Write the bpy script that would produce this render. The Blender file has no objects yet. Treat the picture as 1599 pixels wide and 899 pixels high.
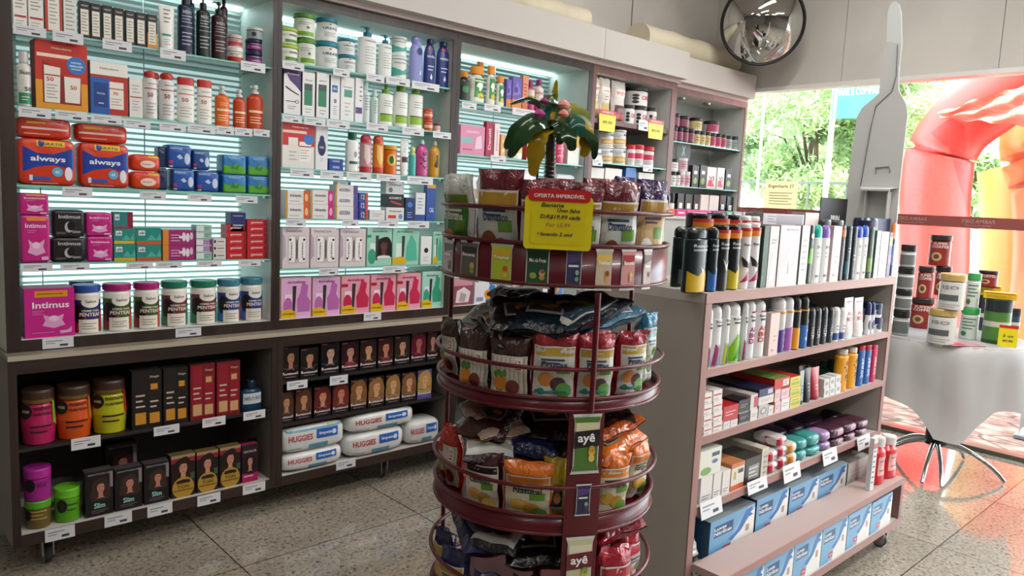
import bpy, math, random
from math import sin, cos, pi, radians as R
from mathutils import Vector, Matrix, noise
# ---------------------------------------------------------------- camera, light, exposure
sc = bpy.context.scene
col = sc.collection
FPX, YAW, PITCH, ROLL, EYE = 1177.1, R(47.07), R(6.72), R(2.69), 1.55
FW = Vector((cos(YAW)*cos(PITCH), sin(YAW)*cos(PITCH), -sin(PITCH)))
_r = Vector((sin(YAW), -cos(YAW), 0)); _u = _r.cross(FW)
RT = cos(ROLL)*_r + sin(ROLL)*_u; UP = -sin(ROLL)*_r + cos(ROLL)*_u
cam = bpy.data.objects.new('camera', bpy.data.cameras.new('camera')); col.objects.link(cam)
cam.matrix_world = Matrix(((RT.x, UP.x, -FW.x, 0), (RT.y, UP.y, -FW.y, 0), (RT.z, UP.z, -FW.z, EYE), (0, 0, 0, 1)))
cam.data.sensor_width = 36; cam.data.lens = FPX/1599*36; cam.data.clip_start = .02; cam.data.clip_end = 300
sc.camera = cam
sc.view_settings.view_transform = 'Standard'; sc.view_settings.look = 'None'
sc.view_settings.gamma = 1; sc.view_settings.use_curve_mapping = False
sc.view_settings.exposure = 0.0
sc.cycles.use_denoising = True
sc.cycles.max_bounces = 7; sc.cycles.transparent_max_bounces = 12; sc.cycles.caustics_reflective = False; sc.cycles.caustics_refractive = False
w = bpy.data.worlds.new('sky'); sc.world = w; w.use_nodes = True
nt = w.node_tree; bg = nt.nodes['Background']; bg.inputs[0].default_value = (.80, .90, 1, 1); bg.inputs[1].default_value = 8.5
sun = bpy.data.objects.new('sun', bpy.data.lights.new('sun', 'SUN')); col.objects.link(sun)
sun.data.energy = 24; sun.data.angle = R(2); sun.data.color = (1, .96, .88)
sun.rotation_euler = Vector((.45, .38, -1)).to_track_quat('-Z', 'Y').to_euler()
CEIL_W = 15          # each ceiling tube light
SHELF_LED = 1.05      # backlight of the wall cases

def px_ray(x, y): return FW*FPX + RT*(x-799.5) - UP*(y-449.5)
def on_y(x, y, Y):
    d = px_ray(x, y); t = Y/d.y; return Vector((0, 0, EYE)) + d*t
def on_x(x, y, X):
    d = px_ray(x, y); t = X/d.x; return Vector((0, 0, EYE)) + d*t
def on_z(x, y, Z):
    d = px_ray(x, y); t = (Z-EYE)/d.z; return Vector((0, 0, EYE)) + d*t
# ---------------------------------------------------------------- materials
_m = {}
def srgb(h):
    c = [int(h[i:i+2], 16)/255 for i in (0, 2, 4)]
    return tuple((v/12.92 if v <= .04045 else ((v+.055)/1.055)**2.4) for v in c) + (1,)
def mat(h, rough=.45, spec=.5, metal=0, coat=0):
    k = (h, rough, spec, metal, coat)
    if k in _m: return _m[k]
    m = bpy.data.materials.new('paint_'+h); m.use_nodes = True
    b = m.node_tree.nodes['Principled BSDF']
    b.inputs['Base Color'].default_value = srgb(h); b.inputs['Roughness'].default_value = rough
    b.inputs['Specular IOR Level'].default_value = spec; b.inputs['Metallic'].default_value = metal
    b.inputs['Coat Weight'].default_value = coat
    _m[k] = m; return m
def noisy(name, c1, c2, scale=4, rough=.5, detail=4, bump=0, stretch=(1, 1, 1), p=(.4, .6), metal=0, coat=0, spec=.5):
    m = bpy.data.materials.new(name); m.use_nodes = True; n = m.node_tree.nodes; l = m.node_tree.links
    b = n['Principled BSDF']; tc = n.new('ShaderNodeTexCoord'); mp = n.new('ShaderNodeMapping'); mp.inputs['Scale'].default_value = stretch
    no = n.new('ShaderNodeTexNoise'); no.inputs['Scale'].default_value = scale; no.inputs['Detail'].default_value = detail
    cr = n.new('ShaderNodeValToRGB'); cr.color_ramp.elements[0].position = p[0]; cr.color_ramp.elements[1].position = p[1]
    cr.color_ramp.elements[0].color = srgb(c1); cr.color_ramp.elements[1].color = srgb(c2)
    l.new(tc.outputs['Object'], mp.inputs[0]); l.new(mp.outputs[0], no.inputs['Vector']); l.new(no.outputs['Fac'], cr.inputs[0]); l.new(cr.outputs[0], b.inputs['Base Color'])
    b.inputs['Roughness'].default_value = rough; b.inputs['Metallic'].default_value = metal; b.inputs['Coat Weight'].default_value = coat
    b.inputs['Specular IOR Level'].default_value = spec
    if bump:
        bu = n.new('ShaderNodeBump'); bu.inputs['Strength'].default_value = bump; bu.inputs['Distance'].default_value = .01
        l.new(no.outputs['Fac'], bu.inputs['Height']); l.new(bu.outputs[0], b.inputs['Normal'])
    return m
def foil(h, rough=.15, sc_=38, amt=.55, h2=None, cr_=.0):
    "shiny crinkled packaging film"
    k = ('foil', h, rough, sc_, amt)
    if k in _m: return _m[k]
    m = bpy.data.materials.new('film_'+h); m.use_nodes = True; n = m.node_tree.nodes; l = m.node_tree.links
    b = n['Principled BSDF']; b.inputs['Base Color'].default_value = srgb(h); b.inputs['Roughness'].default_value = rough
    b.inputs['Specular IOR Level'].default_value = .7
    tc = n.new('ShaderNodeTexCoord'); no = n.new('ShaderNodeTexNoise'); no.inputs['Scale'].default_value = sc_; no.inputs['Detail'].default_value = 3; no.inputs['Distortion'].default_value = 1.2
    bu = n.new('ShaderNodeBump'); bu.inputs['Strength'].default_value = amt; bu.inputs['Distance'].default_value = .012
    l.new(tc.outputs['Object'], no.inputs['Vector']); l.new(no.outputs['Fac'], bu.inputs['Height']); l.new(bu.outputs[0], b.inputs['Normal'])
    _m[k] = m; return m
def emit(name, rgb, s):
    m = bpy.data.materials.new(name); m.use_nodes = True; n = m.node_tree.nodes; n.remove(n['Principled BSDF'])
    e = n.new('ShaderNodeEmission'); e.inputs[0].default_value = (*rgb, 1); e.inputs[1].default_value = s
    m.node_tree.links.new(e.outputs[0], n['Material Output'].inputs[0]); return m
def clear(name, tint, refl=.08, rough=.02):
    m = bpy.data.materials.new(name); m.use_nodes = True; n = m.node_tree.nodes; n.remove(n['Principled BSDF']); l = m.node_tree.links
    t = n.new('ShaderNodeBsdfTransparent'); t.inputs[0].default_value = (*tint, 1); g = n.new('ShaderNodeBsdfGlossy'); g.inputs['Roughness'].default_value = rough
    x = n.new('ShaderNodeMixShader'); f = n.new('ShaderNodeFresnel'); f.inputs[0].default_value = 1.45
    mu = n.new('ShaderNodeMath'); mu.operation = 'MULTIPLY'; mu.inputs[1].default_value = refl*12
    l.new(f.outputs[0], mu.inputs[0]); l.new(mu.outputs[0], x.inputs[0]); l.new(t.outputs[0], x.inputs[1]); l.new(g.outputs[0], x.inputs[2]); l.new(x.outputs[0], n['Material Output'].inputs[0])
    return m
GLASS = clear('clear_glass', (.97, 1, .985), .05)
SHELFGLASS = clear('shelf_glass', (.80, .95, .91), .08)
def lucent(name, c, mixf=.5):
    m = bpy.data.materials.new(name); m.use_nodes = True; n = m.node_tree.nodes; b = n['Principled BSDF']; b.inputs['Base Color'].default_value = srgb(c); b.inputs['Roughness'].default_value = .4
    t = n.new('ShaderNodeBsdfTranslucent'); t.inputs[0].default_value = srgb(c); x = n.new('ShaderNodeMixShader'); x.inputs[0].default_value = mixf; l = m.node_tree.links
    l.new(b.outputs[0], x.inputs[1]); l.new(t.outputs[0], x.inputs[2]); l.new(x.outputs[0], n['Material Output'].inputs[0]); return m
LOUVRE = lucent('louvre_plastic', 'd9e8e4', .55)
PLASTIC = clear('clear_plastic', (.9, .94, .95), .10, .15)
# ---------------------------------------------------------------- mesh builder
_txt = {}
def text_mesh(s):
    if s in _txt: return _txt[s]
    c = bpy.data.curves.new('t', 'FONT'); c.body = s; c.resolution_u = 2; c.offset = .022
    o = bpy.data.objects.new('t', c); col.objects.link(o)
    me = bpy.data.meshes.new_from_object(o.evaluated_get(bpy.context.evaluated_depsgraph_get()))
    vs = [(v.co.x, v.co.y) for v in me.vertices]; fs = [tuple(p.vertices) for p in me.polygons]
    bpy.data.objects.remove(o); bpy.data.curves.remove(c); bpy.data.meshes.remove(me)
    x0 = min(v[0] for v in vs); x1 = max(v[0] for v in vs); y0 = min(v[1] for v in vs); y1 = max(v[1] for v in vs)
    r = ([((x-x0)/(x1-x0)-.5, (y-y0)/(y1-y0)-.5) for x, y in vs], fs); _txt[s] = r; return r
class MB:
    def __init__(s): s.v = []; s.f = []; s.m = []; s.sm = []; s.mats = []
    def mi(s, m):
        if isinstance(m, str): m = mat(m)
        if m not in s.mats: s.mats.append(m)
        return s.mats.index(m)
    def poly(s, pts, m, smooth=False):
        i = len(s.v); s.v += [tuple(p) for p in pts]; s.f.append(tuple(range(i, i+len(pts)))); s.m.append(s.mi(m)); s.sm.append(smooth)
    def grid(s, rows, m, smooth=True, close=False):
        i0 = len(s.v); n = len(rows[0]); k = s.mi(m)
        for r in rows: s.v += [tuple(p) for p in r]
        for a in range(len(rows)-1):
            for b in range(n if close else n-1):
                c = (b+1) % n
                s.f.append((i0+a*n+b, i0+a*n+c, i0+(a+1)*n+c, i0+(a+1)*n+b)); s.m.append(k); s.sm.append(smooth)
    def box(s, x0, y0, z0, x1, y1, z1, m, bev=0, mf=None):
        "mf: material of the -y face"
        if bev:
            b = min(bev, (x1-x0)/3, (y1-y0)/3, (z1-z0)/3)
            def ring(z, e): return [(x0+b-e+ (0), y0-e+b, z), (x1-b+e, y0-e+b, z), (x1-b+e, y1-b+e, z), (x0+b-e, y1-b+e, z)]
            rs = []
            for z, e in ((z0, 0), (z0+b, b), (z1-b, b), (z1, 0)):
                X0, X1, Y0, Y1 = x0+b-e, x1-b+e, y0+b-e, y1-b+e
                c = b*.6
                rs.append([(X0+c, Y0, z), (X1-c, Y0, z), (X1, Y0+c, z), (X1, Y1-c, z), (X1-c, Y1, z), (X0+c, Y1, z), (X0, Y1-c, z), (X0, Y0+c, z)])
            s.grid(rs, m, False, True); s.poly(rs[0][::-1], m); s.poly(rs[-1], m); return
        a = [(x0, y0, z0), (x1, y0, z0), (x1, y1, z0), (x0, y1, z0), (x0, y0, z1), (x1, y0, z1), (x1, y1, z1), (x0, y1, z1)]
        for q in ((3, 2, 1, 0), (4, 5, 6, 7), (1, 2, 6, 5), (2, 3, 7, 6), (3, 0, 4, 7)): s.poly([a[j] for j in q], m)
        s.poly([a[j] for j in (0, 1, 5, 4)], mf or m)
    def lathe(s, prof, m, seg=28, sx=1, sy=1, cx=0, cy=0, smooth=True):
        "prof: list of (r, z[, material from here up])"
        k = 0; cur = m; run = [prof[0]]
        def ring(r, z): return [(cx+sx*r*sin(2*pi*j/seg), cy-sy*r*cos(2*pi*j/seg), z) for j in range(seg)]
        for a, b in zip(prof, prof[1:]):
            if len(a) > 2: cur = a[2]
            s.grid([ring(a[0], a[1]), ring(b[0], b[1])], cur, smooth, True)
        if prof[0][0] > 1e-4: s.poly(ring(*prof[0][:2])[::-1], prof[0][2] if len(prof[0]) > 2 else m)
        if prof[-1][0] > 1e-4: s.poly(ring(*prof[-1][:2]), cur)
    def tube(s, pts, r, m, seg=8, closed=False, cap=True):
        pts = [Vector(p) for p in pts]; n = len(pts); rows = []; up = Vector((0, 0, 1))
        for i, p in enumerate(pts):
            a = pts[i-1] if (i or closed) else p; b = pts[(i+1) % n] if (i < n-1 or closed) else p
            t = (b-a).normalized(); q = up if abs(t.dot(up)) < .95 else Vector((1, 0, 0))
            u = t.cross(q).normalized(); v_ = t.cross(u); rr = r[i] if isinstance(r, (list, tuple)) else r
            rows.append([p+u*(rr*cos(2*pi*j/seg))+v_*(rr*sin(2*pi*j/seg)) for j in range(seg)])
        if closed: rows.append(rows[0])
        s.grid(rows, m, True, True)
        if cap and not closed: s.poly(rows[0], m); s.poly(rows[-1][::-1], m)
    def text(s, t, uc, vc, w, h, m, f, rot=0, ital=0):
        vs, fs = text_mesh(t); i = len(s.v); k = s.mi(m)
        for a, b in vs:
            a2 = a*w+b*h*ital; b2 = b*h
            if rot: a2, b2 = -b2, a2
            s.v.append(f(uc+a2, vc+b2))
        for q in fs: s.f.append(tuple(i+j for j in q)); s.m.append(k); s.sm.append(False)
    def xf(s, M, start=0):
        for i in range(start, len(s.v)): s.v[i] = tuple(M @ Vector(s.v[i]))
    def build(s, name, parent=None, loc=None, rz=0):
        me = bpy.data.meshes.new(name); me.from_pydata(s.v, [], s.f); me.polygons.foreach_set('material_index', s.m); me.polygons.foreach_set('use_smooth', s.sm)
        for m in s.mats: me.materials.append(m)
        me.update(); o = bpy.data.objects.new(name, me); col.objects.link(o)
        if parent: o.parent = parent
        if loc is not None: o.location = loc
        if rz: o.rotation_euler.z = rz
        return o
LABELS = []
def tag(o, label, cat, group=None, kind=None):
    o['label'] = label; o['category'] = cat; LABELS.append((label, group))
    if group: o['group'] = group
    if kind: o['kind'] = kind
    return o
def struct(o): o['kind'] = 'structure'; return o
def empty(name, loc=(0, 0, 0), rz=0):
    o = bpy.data.objects.new(name, None); col.objects.link(o); o.location = loc; o.rotation_euler.z = rz; o.empty_display_size = .05; return o
def part(name, parent, *boxes, m=None):
    b = MB()
    for q in boxes: b.box(*q[:6], q[6] if len(q) > 6 else m)
    return b.build(name, parent)
# ---------------------------------------------------------------- room
rng = random.Random(7)
WALLM = noisy('painted_wall', 'c3bfb8', 'cbc7c0', 2, .6)
WHITE = mat('cfcbc6', .5)
CX = 5.73
def floor_mat():
    m = bpy.data.materials.new('granite_floor'); m.use_nodes = True; n = m.node_tree.nodes; l = m.node_tree.links; b = n['Principled BSDF']
    tc = n.new('ShaderNodeTexCoord')
    n1 = n.new('ShaderNodeTexNoise'); n1.inputs['Scale'].default_value = 58; n1.inputs['Detail'].default_value = 3.5; n1.inputs['Roughness'].default_value = .75; n1.inputs['Distortion'].default_value = .6
    r1 = n.new('ShaderNodeValToRGB'); e = r1.color_ramp.elements
    e[0].position = .30; e[0].color = srgb('1f1c18'); e[1].position = .72; e[1].color = srgb('c9c2b4')
    x = r1.color_ramp.elements.new(.38); x.color = srgb('7a7266'); x = r1.color_ramp.elements.new(.46); x.color = srgb('aaa294')
    n2 = n.new('ShaderNodeTexNoise'); n2.inputs['Scale'].default_value = 1.6; n2.inputs['Detail'].default_value = 3
    r2 = n.new('ShaderNodeValToRGB'); r2.color_ramp.elements[0].color = (.62, .6, .56, 1); r2.color_ramp.elements[1].color = (1, 1, 1, 1); r2.color_ramp.elements[0].position = .3; r2.color_ramp.elements[1].position = .7
    mx = n.new('ShaderNodeMix'); mx.data_type = 'RGBA'; mx.blend_type = 'MULTIPLY'; mx.inputs[0].default_value = .8
    l.new(tc.outputs['Object'], n1.inputs[0]); l.new(tc.outputs['Object'], n2.inputs[0]); l.new(n1.outputs[0], r1.inputs[0]); l.new(n2.outputs[0], r2.inputs[0])
    l.new(r1.outputs[0], mx.inputs[6]); l.new(r2.outputs[0], mx.inputs[7])
    # joints every .885 m
    mp = n.new('ShaderNodeMapping'); mp.inputs['Location'].default_value = (-1.225, -2.865, 0)
    br = n.new('ShaderNodeTexBrick'); br.offset = 0; br.inputs['Scale'].default_value = 1; br.inputs['Brick Width'].default_value = .885; br.inputs['Row Height'].default_value = .885; br.inputs['Mortar Size'].default_value = .003; br.inputs['Mortar Smooth'].default_value = .1
    br.inputs['Color1'].default_value = (1, 1, 1, 1); br.inputs['Color2'].default_value = (.86, .86, .86, 1); br.inputs['Mortar'].default_value = (.12, .1, .09, 1)
    l.new(tc.outputs['Object'], mp.inputs[0]); l.new(mp.outputs[0], br.inputs[0])
    m2 = n.new('ShaderNodeMix'); m2.data_type = 'RGBA'; m2.blend_type = 'MULTIPLY'; m2.inputs[0].default_value = 1
    l.new(mx.outputs[2], m2.inputs[6]); l.new(br.outputs[0], m2.inputs[7]); l.new(m2.outputs[2], b.inputs['Base Color'])
    b.inputs['Roughness'].default_value = .08; b.inputs['Specular IOR Level'].default_value = 1.0; return m
struct(part('floor', None, (-4, -5, -.1, CX, 3.75, 0), m=floor_mat()))
struct(part('ceiling', None, (-4, -5, 3.7, 6.0, 3.95, 3.8), m=mat('cfcdc9', .7)))
struct(part('wall_left', None, (-4, 3.75, 0, 6.0, 3.9, 3.7), m=WALLM))
struct(part('wall_back', None, (-4.15, -5, 0, -4, 3.9, 3.7), m=mat('7d7a74', .7)))
struct(part('wall_right', None, (-4, -5.15, 0, 6.0, -5, 3.7), m=mat('7d7a74', .7)))
hb = MB(); ys = [-5, -2.6, -.4, .55, 1.6, 2.635, 3.51, 3.75]
for a, b_ in zip(ys, ys[1:]): hb.box(CX, a+.002, 2.54, CX+.1, b_-.002, 3.7, WALLM)
hb.box(CX+.008, -5, 2.54, CX+.09, 3.75, 3.7, mat('55524c'))
struct(hb.build('wall_front'))
struct(part('trim_1', None, (CX-.02, -5, 2.51, CX+.12, 3.75, 2.54), m=mat('dcdad6', .4)))
struct(part('trim_2', None, (CX-.01, -5, 0, CX+.11, 3.75, .03), m=mat('6d6a60', .35, metal=.6)))
sb = MB()
for x in (2.1, 3.35, 4.58): sb.box(x, 3.744, 0, x+.006, 3.751, 3.7, mat('77736a'))
struct(sb.build('trim_3'))
for k, (a, b_) in enumerate(((1.0, 3.75), (-1.0, 1.0), (-3.0, -1.0), (-5, -3.0))):
    p = empty('window_%d' % (k+1)); struct(p)
    o = part('pane', p, (CX+.04, a+.012, .03, CX+.05, b_-.012, 2.51), m=GLASS)
    o = part('frame_strip', p, (CX+.03, a-.008, .03, CX+.06, a+.012, 2.51), m=mat('c9d6d2', .3))
bd = MB(); bd.box(CX+.02, -5, 1.50, CX+.032, 3.75, 1.575, mat('8d4a45', .5))
f_ = lambda u, v: (CX+.019, u, v)
for y in [3.3-.42*i for i in range(12)]:
    bd.text('FARMA DIET', y, 1.545, .2, .026, mat('b08a86'), f_); bd.text('farmacia popular', y, 1.518, .16, .012, mat('b08a86'), f_)
tag(bd.build('window_band'), 'dull red adhesive band with reversed lettering across the shopfront glass', 'window band')
# ceiling tube lights
lp = MB()
for i, (x, y, pw) in enumerate(((.4, .9, .5), (3.0, 1.3, 2.0), (.4, -1.6, 1.6), (2.6, -1.6, 4.4), (4.2, -.4, 6.5), (-1.8, -.6, .8), (1.2, 2.2, .5), (4.3, 2.3, 1.2))):
    b = MB(); b.box(-.62, -.08, 0, .62, .08, .06, mat('e8e8e4')); o = b.build('ceiling_light', None, (x, y, 3.64))
    tag(o, 'white ceiling tube light housing above the shop floor', 'ceiling light', 'ceiling tube lights')
    t = MB(); t.tube([(-.6, 0, -.03), (.6, 0, -.03)], .016, emit('tube_glow', (1, .98, .92), 6)); t.build('lamp_tube', o)
    L = bpy.data.lights.new('tube', 'AREA'); L.shape = 'RECTANGLE'; L.size = 1.2; L.size_y = .14; L.energy = CEIL_W*pw; L.color = (1, .975, .94)
    lo = bpy.data.objects.new('tube_lamp', L); col.objects.link(lo); lo.location = (x, y, 3.59)
# ---------------------------------------------------------------- wall display cases
WENGE = noisy('wenge_laminate', '271b17', '382823', 14, .4, stretch=(1, 1, .08))
WENGE_H = noisy('wenge_laminate_rail', '271b17', '382823', 14, .4, stretch=(.08, 1, 1))
WENGE_LIT = noisy('wenge_laminate_lit', '6e453e', '7c5049', 14, .4, stretch=(1, 1, .08))  # wenge again, its window-lit look put into a lighter, redder colour
INNER = mat('d3d6d1', .5); EDGE = mat('86cbb9', .25); GREYB = mat('a7a7a3', .5)
CASES = {}
def led(s): return emit('led_panel', (.72, 1.0, .98), s*SHELF_LED)
def case(x0, x1, yf, shelves, frame, label, slats=True, glow=(), wood=(), top=2.385, name='display_case', lp=.02, rp=.02, back=None):
    p = empty(name, (x0, yf, .885)); tag(p, label, 'display case'); L = lambda *b: [(b[0]-x0, b[1]-yf, b[2]-.885, b[3]-x0, b[4]-yf, b[5]-.885)]
    yb = 3.70
    for a, c in ((x0, x0+lp), (x1-rp, x1)):
        b = MB(); q = L(a, yf+.006, .885, c, yb, top+.045)[0]; b.box(*q, INNER); q = L(a, yf, .885, c, yf+.006, top+.045)[0]; b.box(*q, frame); b.build('side_panel', p)
    b = MB(); b.box(*L(x0+lp, yf+.006, .893, x1-rp, yb, .93)[0], INNER); b.box(*L(x0+lp, yf, .886, x1-rp, yf+.006, .929)[0], frame); b.build('base_panel', p)
    b = MB(); b.box(*L(x0+lp, yf+.006, top, x1-rp, yb, top+.045)[0], INNER); b.box(*L(x0+lp, yf, top, x1-rp, yf+.006, top+.045)[0], frame); b.build('top_panel', p)
    levels = [.93]+sorted(shelves)+[top]
    part('back_panel', p, L(x0+lp, yb-.005, .93, x1-rp, yb, top)[0], m=back or INNER)
    if slats:
        for i, s in enumerate(glow):
            z0, z1 = levels[i]+.01, levels[i+1]-.012
            if s > 0: part('light_panel', p, L(x0+lp+.075, yb-.012, z0, x1-rp-.004, yb-.006, z1)[0], m=led(s))
        b = MB(); z = .945; zt = levels[len(glow)]
        while z < zt-.02:
            q = L(x0+lp+.06, yb-.028, z, x1-rp, yb-.024, z+.0105)[0]
            b.box(*q, LOUVRE); z += .0262
        b.build('louvre_blind', p)
        part('led_strip', p, L(x0+lp+.02, yb-.09, top-.012, x1-rp-.02, yb-.05, top-.002)[0], m=led(6.5))
        b = MB()
        for fx in (.14, .55): b.box(*L(x0+lp+fx, yb-.034, .945, x0+lp+fx+.004, yb-.031, zt)[0], mat('dfe6e2', .3))
        b.build('blind_cord', p)
    for z in shelves:
        b = MB()
        if z in wood: b.box(*L(x0+lp, yf+.012, z-.03, x1-rp, yb-.04, z)[0], mat('6b5450', .5))
        else:
            b.box(*L(x0+lp, yf+.014, z-.008, x1-rp, yb-.04, z)[0], SHELFGLASS); b.box(*L(x0+lp+.001, yf+.012, z-.0078, x1-rp-.001, yf+.014, z-.0002)[0], EDGE)
        b.build('shelf', p)
        for xx in (x0+lp, x1-rp-.012):
            if z not in wood: part('shelf_clip', p, L(xx, yf+.05, z-.018, xx+.012, yf+.075, z-.0085)[0], m=mat('c9c9c9', .25, metal=1))
    return p
case(.511, 1.575, 3.32, (1.222, 1.518, 1.807, 2.09), WENGE, 'backlit wall display case on the far left, with dark brown frame', glow=(1.7, 1.3, 1.05, .6, .22), lp=.047)
case(1.576, 2.604, 3.32, (1.172, 1.41, 1.648, 1.893, 2.131), WENGE, 'backlit wall display case with mint interior, second from the left', glow=(.9, 1.7, 1.3, .85, .6, .25), rp=.03)
case(2.605, 3.712, 3.32, (1.20, 1.49, 1.787, 2.08), WENGE, 'backlit wall display case behind the ornamental palm', glow=(.6, .9, 1., .8, .15), rp=.035, lp=.025)
case(3.713, 4.625, 3.32, (1.24, 1.53, 1.82, 2.10), WENGE_LIT, 'grey-lined wall case holding supplement tubs, right of the palm', slats=False, wood=(2.10,), rp=.06, lp=.035, back=GREYB)
case(4.64, 5.715, 3.39, (1.37, 1.708, 2.038), WENGE_LIT, 'grey-lined wall case nearest the window holding small vitamin bottles', slats=False, rp=.03, back=GREYB)
p5 = bpy.data.objects['display_case.004']
for x in (4.95, 5.3):
    b = MB(); b.lathe([(.03, 0), (.028, -.012), (.018, -.02)], mat('b8b8b4', .3, metal=.8)); b.build('spotlight', p5, (x-4.64, .12, 2.384-.885))
# fascia boxes above the cases
def fascia(x0, x1, yf, label):
    b = MB(); b.box(x0, yf, 2.455, x1, 3.745, 2.64, mat('bcb8b4', .5)); b.box(x0, yf+.06, 2.4305, x1, 3.745, 2.4545, mat('c9bcb6', .5))
    tag(b.build('fascia_box'), label, 'fascia')
fascia(-.4, 3.71, 3.235, 'long white fascia box above the left wall cases'); fascia(3.713, 4.628, 3.235, 'short white fascia box above the supplement case')
fascia(4.63, 5.715, 3.33, 'set-back white fascia box above the vitamin case by the window')
for x0, x1, y, r, lab in ((4.42, 5.66, 3.55, .105, 'thick cream paper roll lying on the fascia near the mirror'), (2.85, 3.78, 3.5, .085, 'cream paper roll lying on the long fascia at the top edge')):
    b = MB(); n = 10
    b.tube([(x0+(x1-x0)*i/n, y+.012*sin(i*1.7), 2.641+r) for i in range(n+1)], [r*(1+.03*sin(i*2.3)) for i in range(n+1)], noisy('cream_paper', 'cfc5ac', 'd9cfb8', 3, .6), 28)
    b.tube([(x1-.002, y, 2.641+r), (x1+.006, y, 2.641+r)], r*.3, mat('9b8f78'), 16)
    tag(b.build('paper_roll'), lab, 'paper roll')
# wheeled base cabinets under the cases
def caster(p, x, y, z, r=.043, m='5a5a58'):
    b = MB(); b.box(-.045, -.035, -.004, .045, .035, 0, mat('b9b9b5', .3, metal=.9)); b.box(-.021, -.015, -(z-r)-.008, -.016, .02, -.004, mat('b9b9b5', .3, metal=.9)); b.box(.016, -.015, -(z-r)-.008, .021, .02, -.004, mat('b9b9b5', .3, metal=.9))
    c = b.build('caster', p, (x, y, z)); k = MB(); rows = []
    for dx, rr in ((-.013, r*.86), (-.010, r), (.010, r), (.013, r*.86)): rows.append([(dx, rr*cos(2*pi*j/20)+.012, rr*sin(2*pi*j/20)-(z-r)) for j in range(20)])
    k.grid(rows, mat('2e2e2e', .5), True, True); k.poly(rows[0], mat('8d8d88', .4)); k.poly(rows[-1][::-1], mat('8d8d88', .4)); k.build('wheel', c)
INLO = mat('66615c', .6)
def lower(x0, x1, yf, shelves, label, back=INLO, inner=mat('7d7873', .55), cast=(.13, .80)):
    p = empty('base_cabinet', (x0, yf, .0)); tag(p, label, 'base cabinet'); L = lambda *b: (b[0]-x0, b[1]-yf, b[2], b[3]-x0, b[4]-yf, b[5]); yb = 3.73
    for a, c, e in ((x0, x0+.028, .026), (x1-.028, x1, .026)):
        b = MB(); b.box(*L(a, yf+.006, .14, c, yb, .866), inner); b.box(*L(a, yf, .14, c, yf+.006, .866), WENGE); b.build('side_panel', p)
    b = MB(); b.box(*L(x0, yf-.004, .868, x1, yb, .885), noisy('beige_top', '8a8271', '978e7c', 6, .35)); b.box(*L(x0, yf-.006, .867, x1, yf-.004, .886), mat('b3aa98', .4)); b.build('worktop', p)
    b = MB(); b.box(*L(x0+.028, yf, .815, x1-.028, yf+.02, .866), WENGE_H); b.build('top_rail', p)
    b = MB(); b.box(*L(x0+.028, yf+.006, .14, x1-.028, yb, .186), mat('c4c0ba', .5)); b.box(*L(x0+.028, yf, .14, x1-.028, yf+.006, .185), WENGE_H); b.build('bottom_panel', p)
    part('back_panel', p, L(x0+.028, yb-.012, .187, x1-.028, yb, .866), m=back)
    for z in shelves: part('shelf', p, L(x0+.028, yf+.012, z-.012, x1-.028, yb-.013, z), m=mat('2c2724', .35))
    for x in (x0+q for q in cast):
        for y in (yf+.12, yb-.1): caster(p, x-x0, y-yf, .14)
    return p
lower(.50, 1.555, 3.25, (.522,), 'dark wheeled base cabinet on the far left, holding hair masks and dyes', cast=(.135,))
lower(1.556, 2.60, 3.25, (.436, .643), 'dark wheeled base cabinet holding hair dyes above wipe packs', back=mat('2a2523', .6), cast=(.677,))
lower(2.601, 3.70, 3.25, (.5,), 'dark wheeled base cabinet behind the snack rack')
lower(3.701, 4.63, 3.25, (.5,), 'dark wheeled base cabinet below the supplement tubs')
lower(4.64, 5.70, 3.32, (.5,), 'dark wheeled base cabinet below the vitamin bottles')
# ---------------------------------------------------------------- gondola in the middle of the shop
PINK = noisy('pinkish_wood', '9a716b', 'a98079', 10, .45, stretch=(.1, 1, 1)); PINKV = noisy('pinkish_wood_upright', '93706a', 'a17a74', 10, .45, stretch=(1, 1, .1))
GREY = mat('b3b0a9', .5); GIN = mat('c4bfb8', .5)
GX0, GX1, GY, GYB = 2.145, 3.745, 1.365, 1.80
g = empty('gondola_shelf', (GX0, GY, 0)); tag(g, 'freestanding grey and pinkish wood gondola on wheels in the middle of the shop', 'gondola')
G = lambda *b: (b[0]-GX0, b[1]-GY, b[2], b[3]-GX0, b[4]-GY, b[5])
def edged(name, box, body, edge, e=.006):
    x0, y0, z0, x1, y1, z1 = G(*box); b = MB(); b.box(x0, y0+e, z0, x1, y1, z1, body); b.box(x0, y0, z0, x1, y0+e, z1, edge); return b.build(name, g)
edged('end_panel', (GX0, GY, .10, GX0+.036, GYB, 1.236), GREY, PINKV); edged('end_panel', (GX1-.034, GY, .328, GX1, GYB, 1.236), GREY, PINKV)
edged('top_panel', (GX0, GY, 1.237, GX1, GYB, 1.272), mat('cfccc5', .4), PINK)
part('back_panel', g, G(GX0+.036, GYB-.015, .14, GX1-.034, GYB, 1.236), m=mat('8f8983', .6))
for z in (1.01, .775, .525): edged('shelf', (GX0+.036, GY, z-.026, GX1-.034, GYB-.015, z), GIN, PINK)
edged('bottom_shelf', (GX0+.036, GY, .262, GX1-.034, GYB-.015, .288), GIN, PINK)
TY = 1.235
b = MB()
def tb(x0, y0, z0, x1, y1, z1, m): b.box(*G(x0, y0, z0, x1, y1, z1), m)
tb(GX0+.037, TY, .302, GX1, GY-.002, .327, mat('b09c96', .45)); tb(GX0+.037, TY-.004, .302, GX1, TY, .3275, PINK)
tb(GX0+.037, TY, .10, GX1, GYB-.02, .13, GIN); tb(GX0+.037, TY-.004, .10, GX1, TY, .132, PINK)
tb(GX1-.03, TY-.002, .132, GX1, GY-.002, .302, PINKV)
b.build('front_tier', g)
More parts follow.
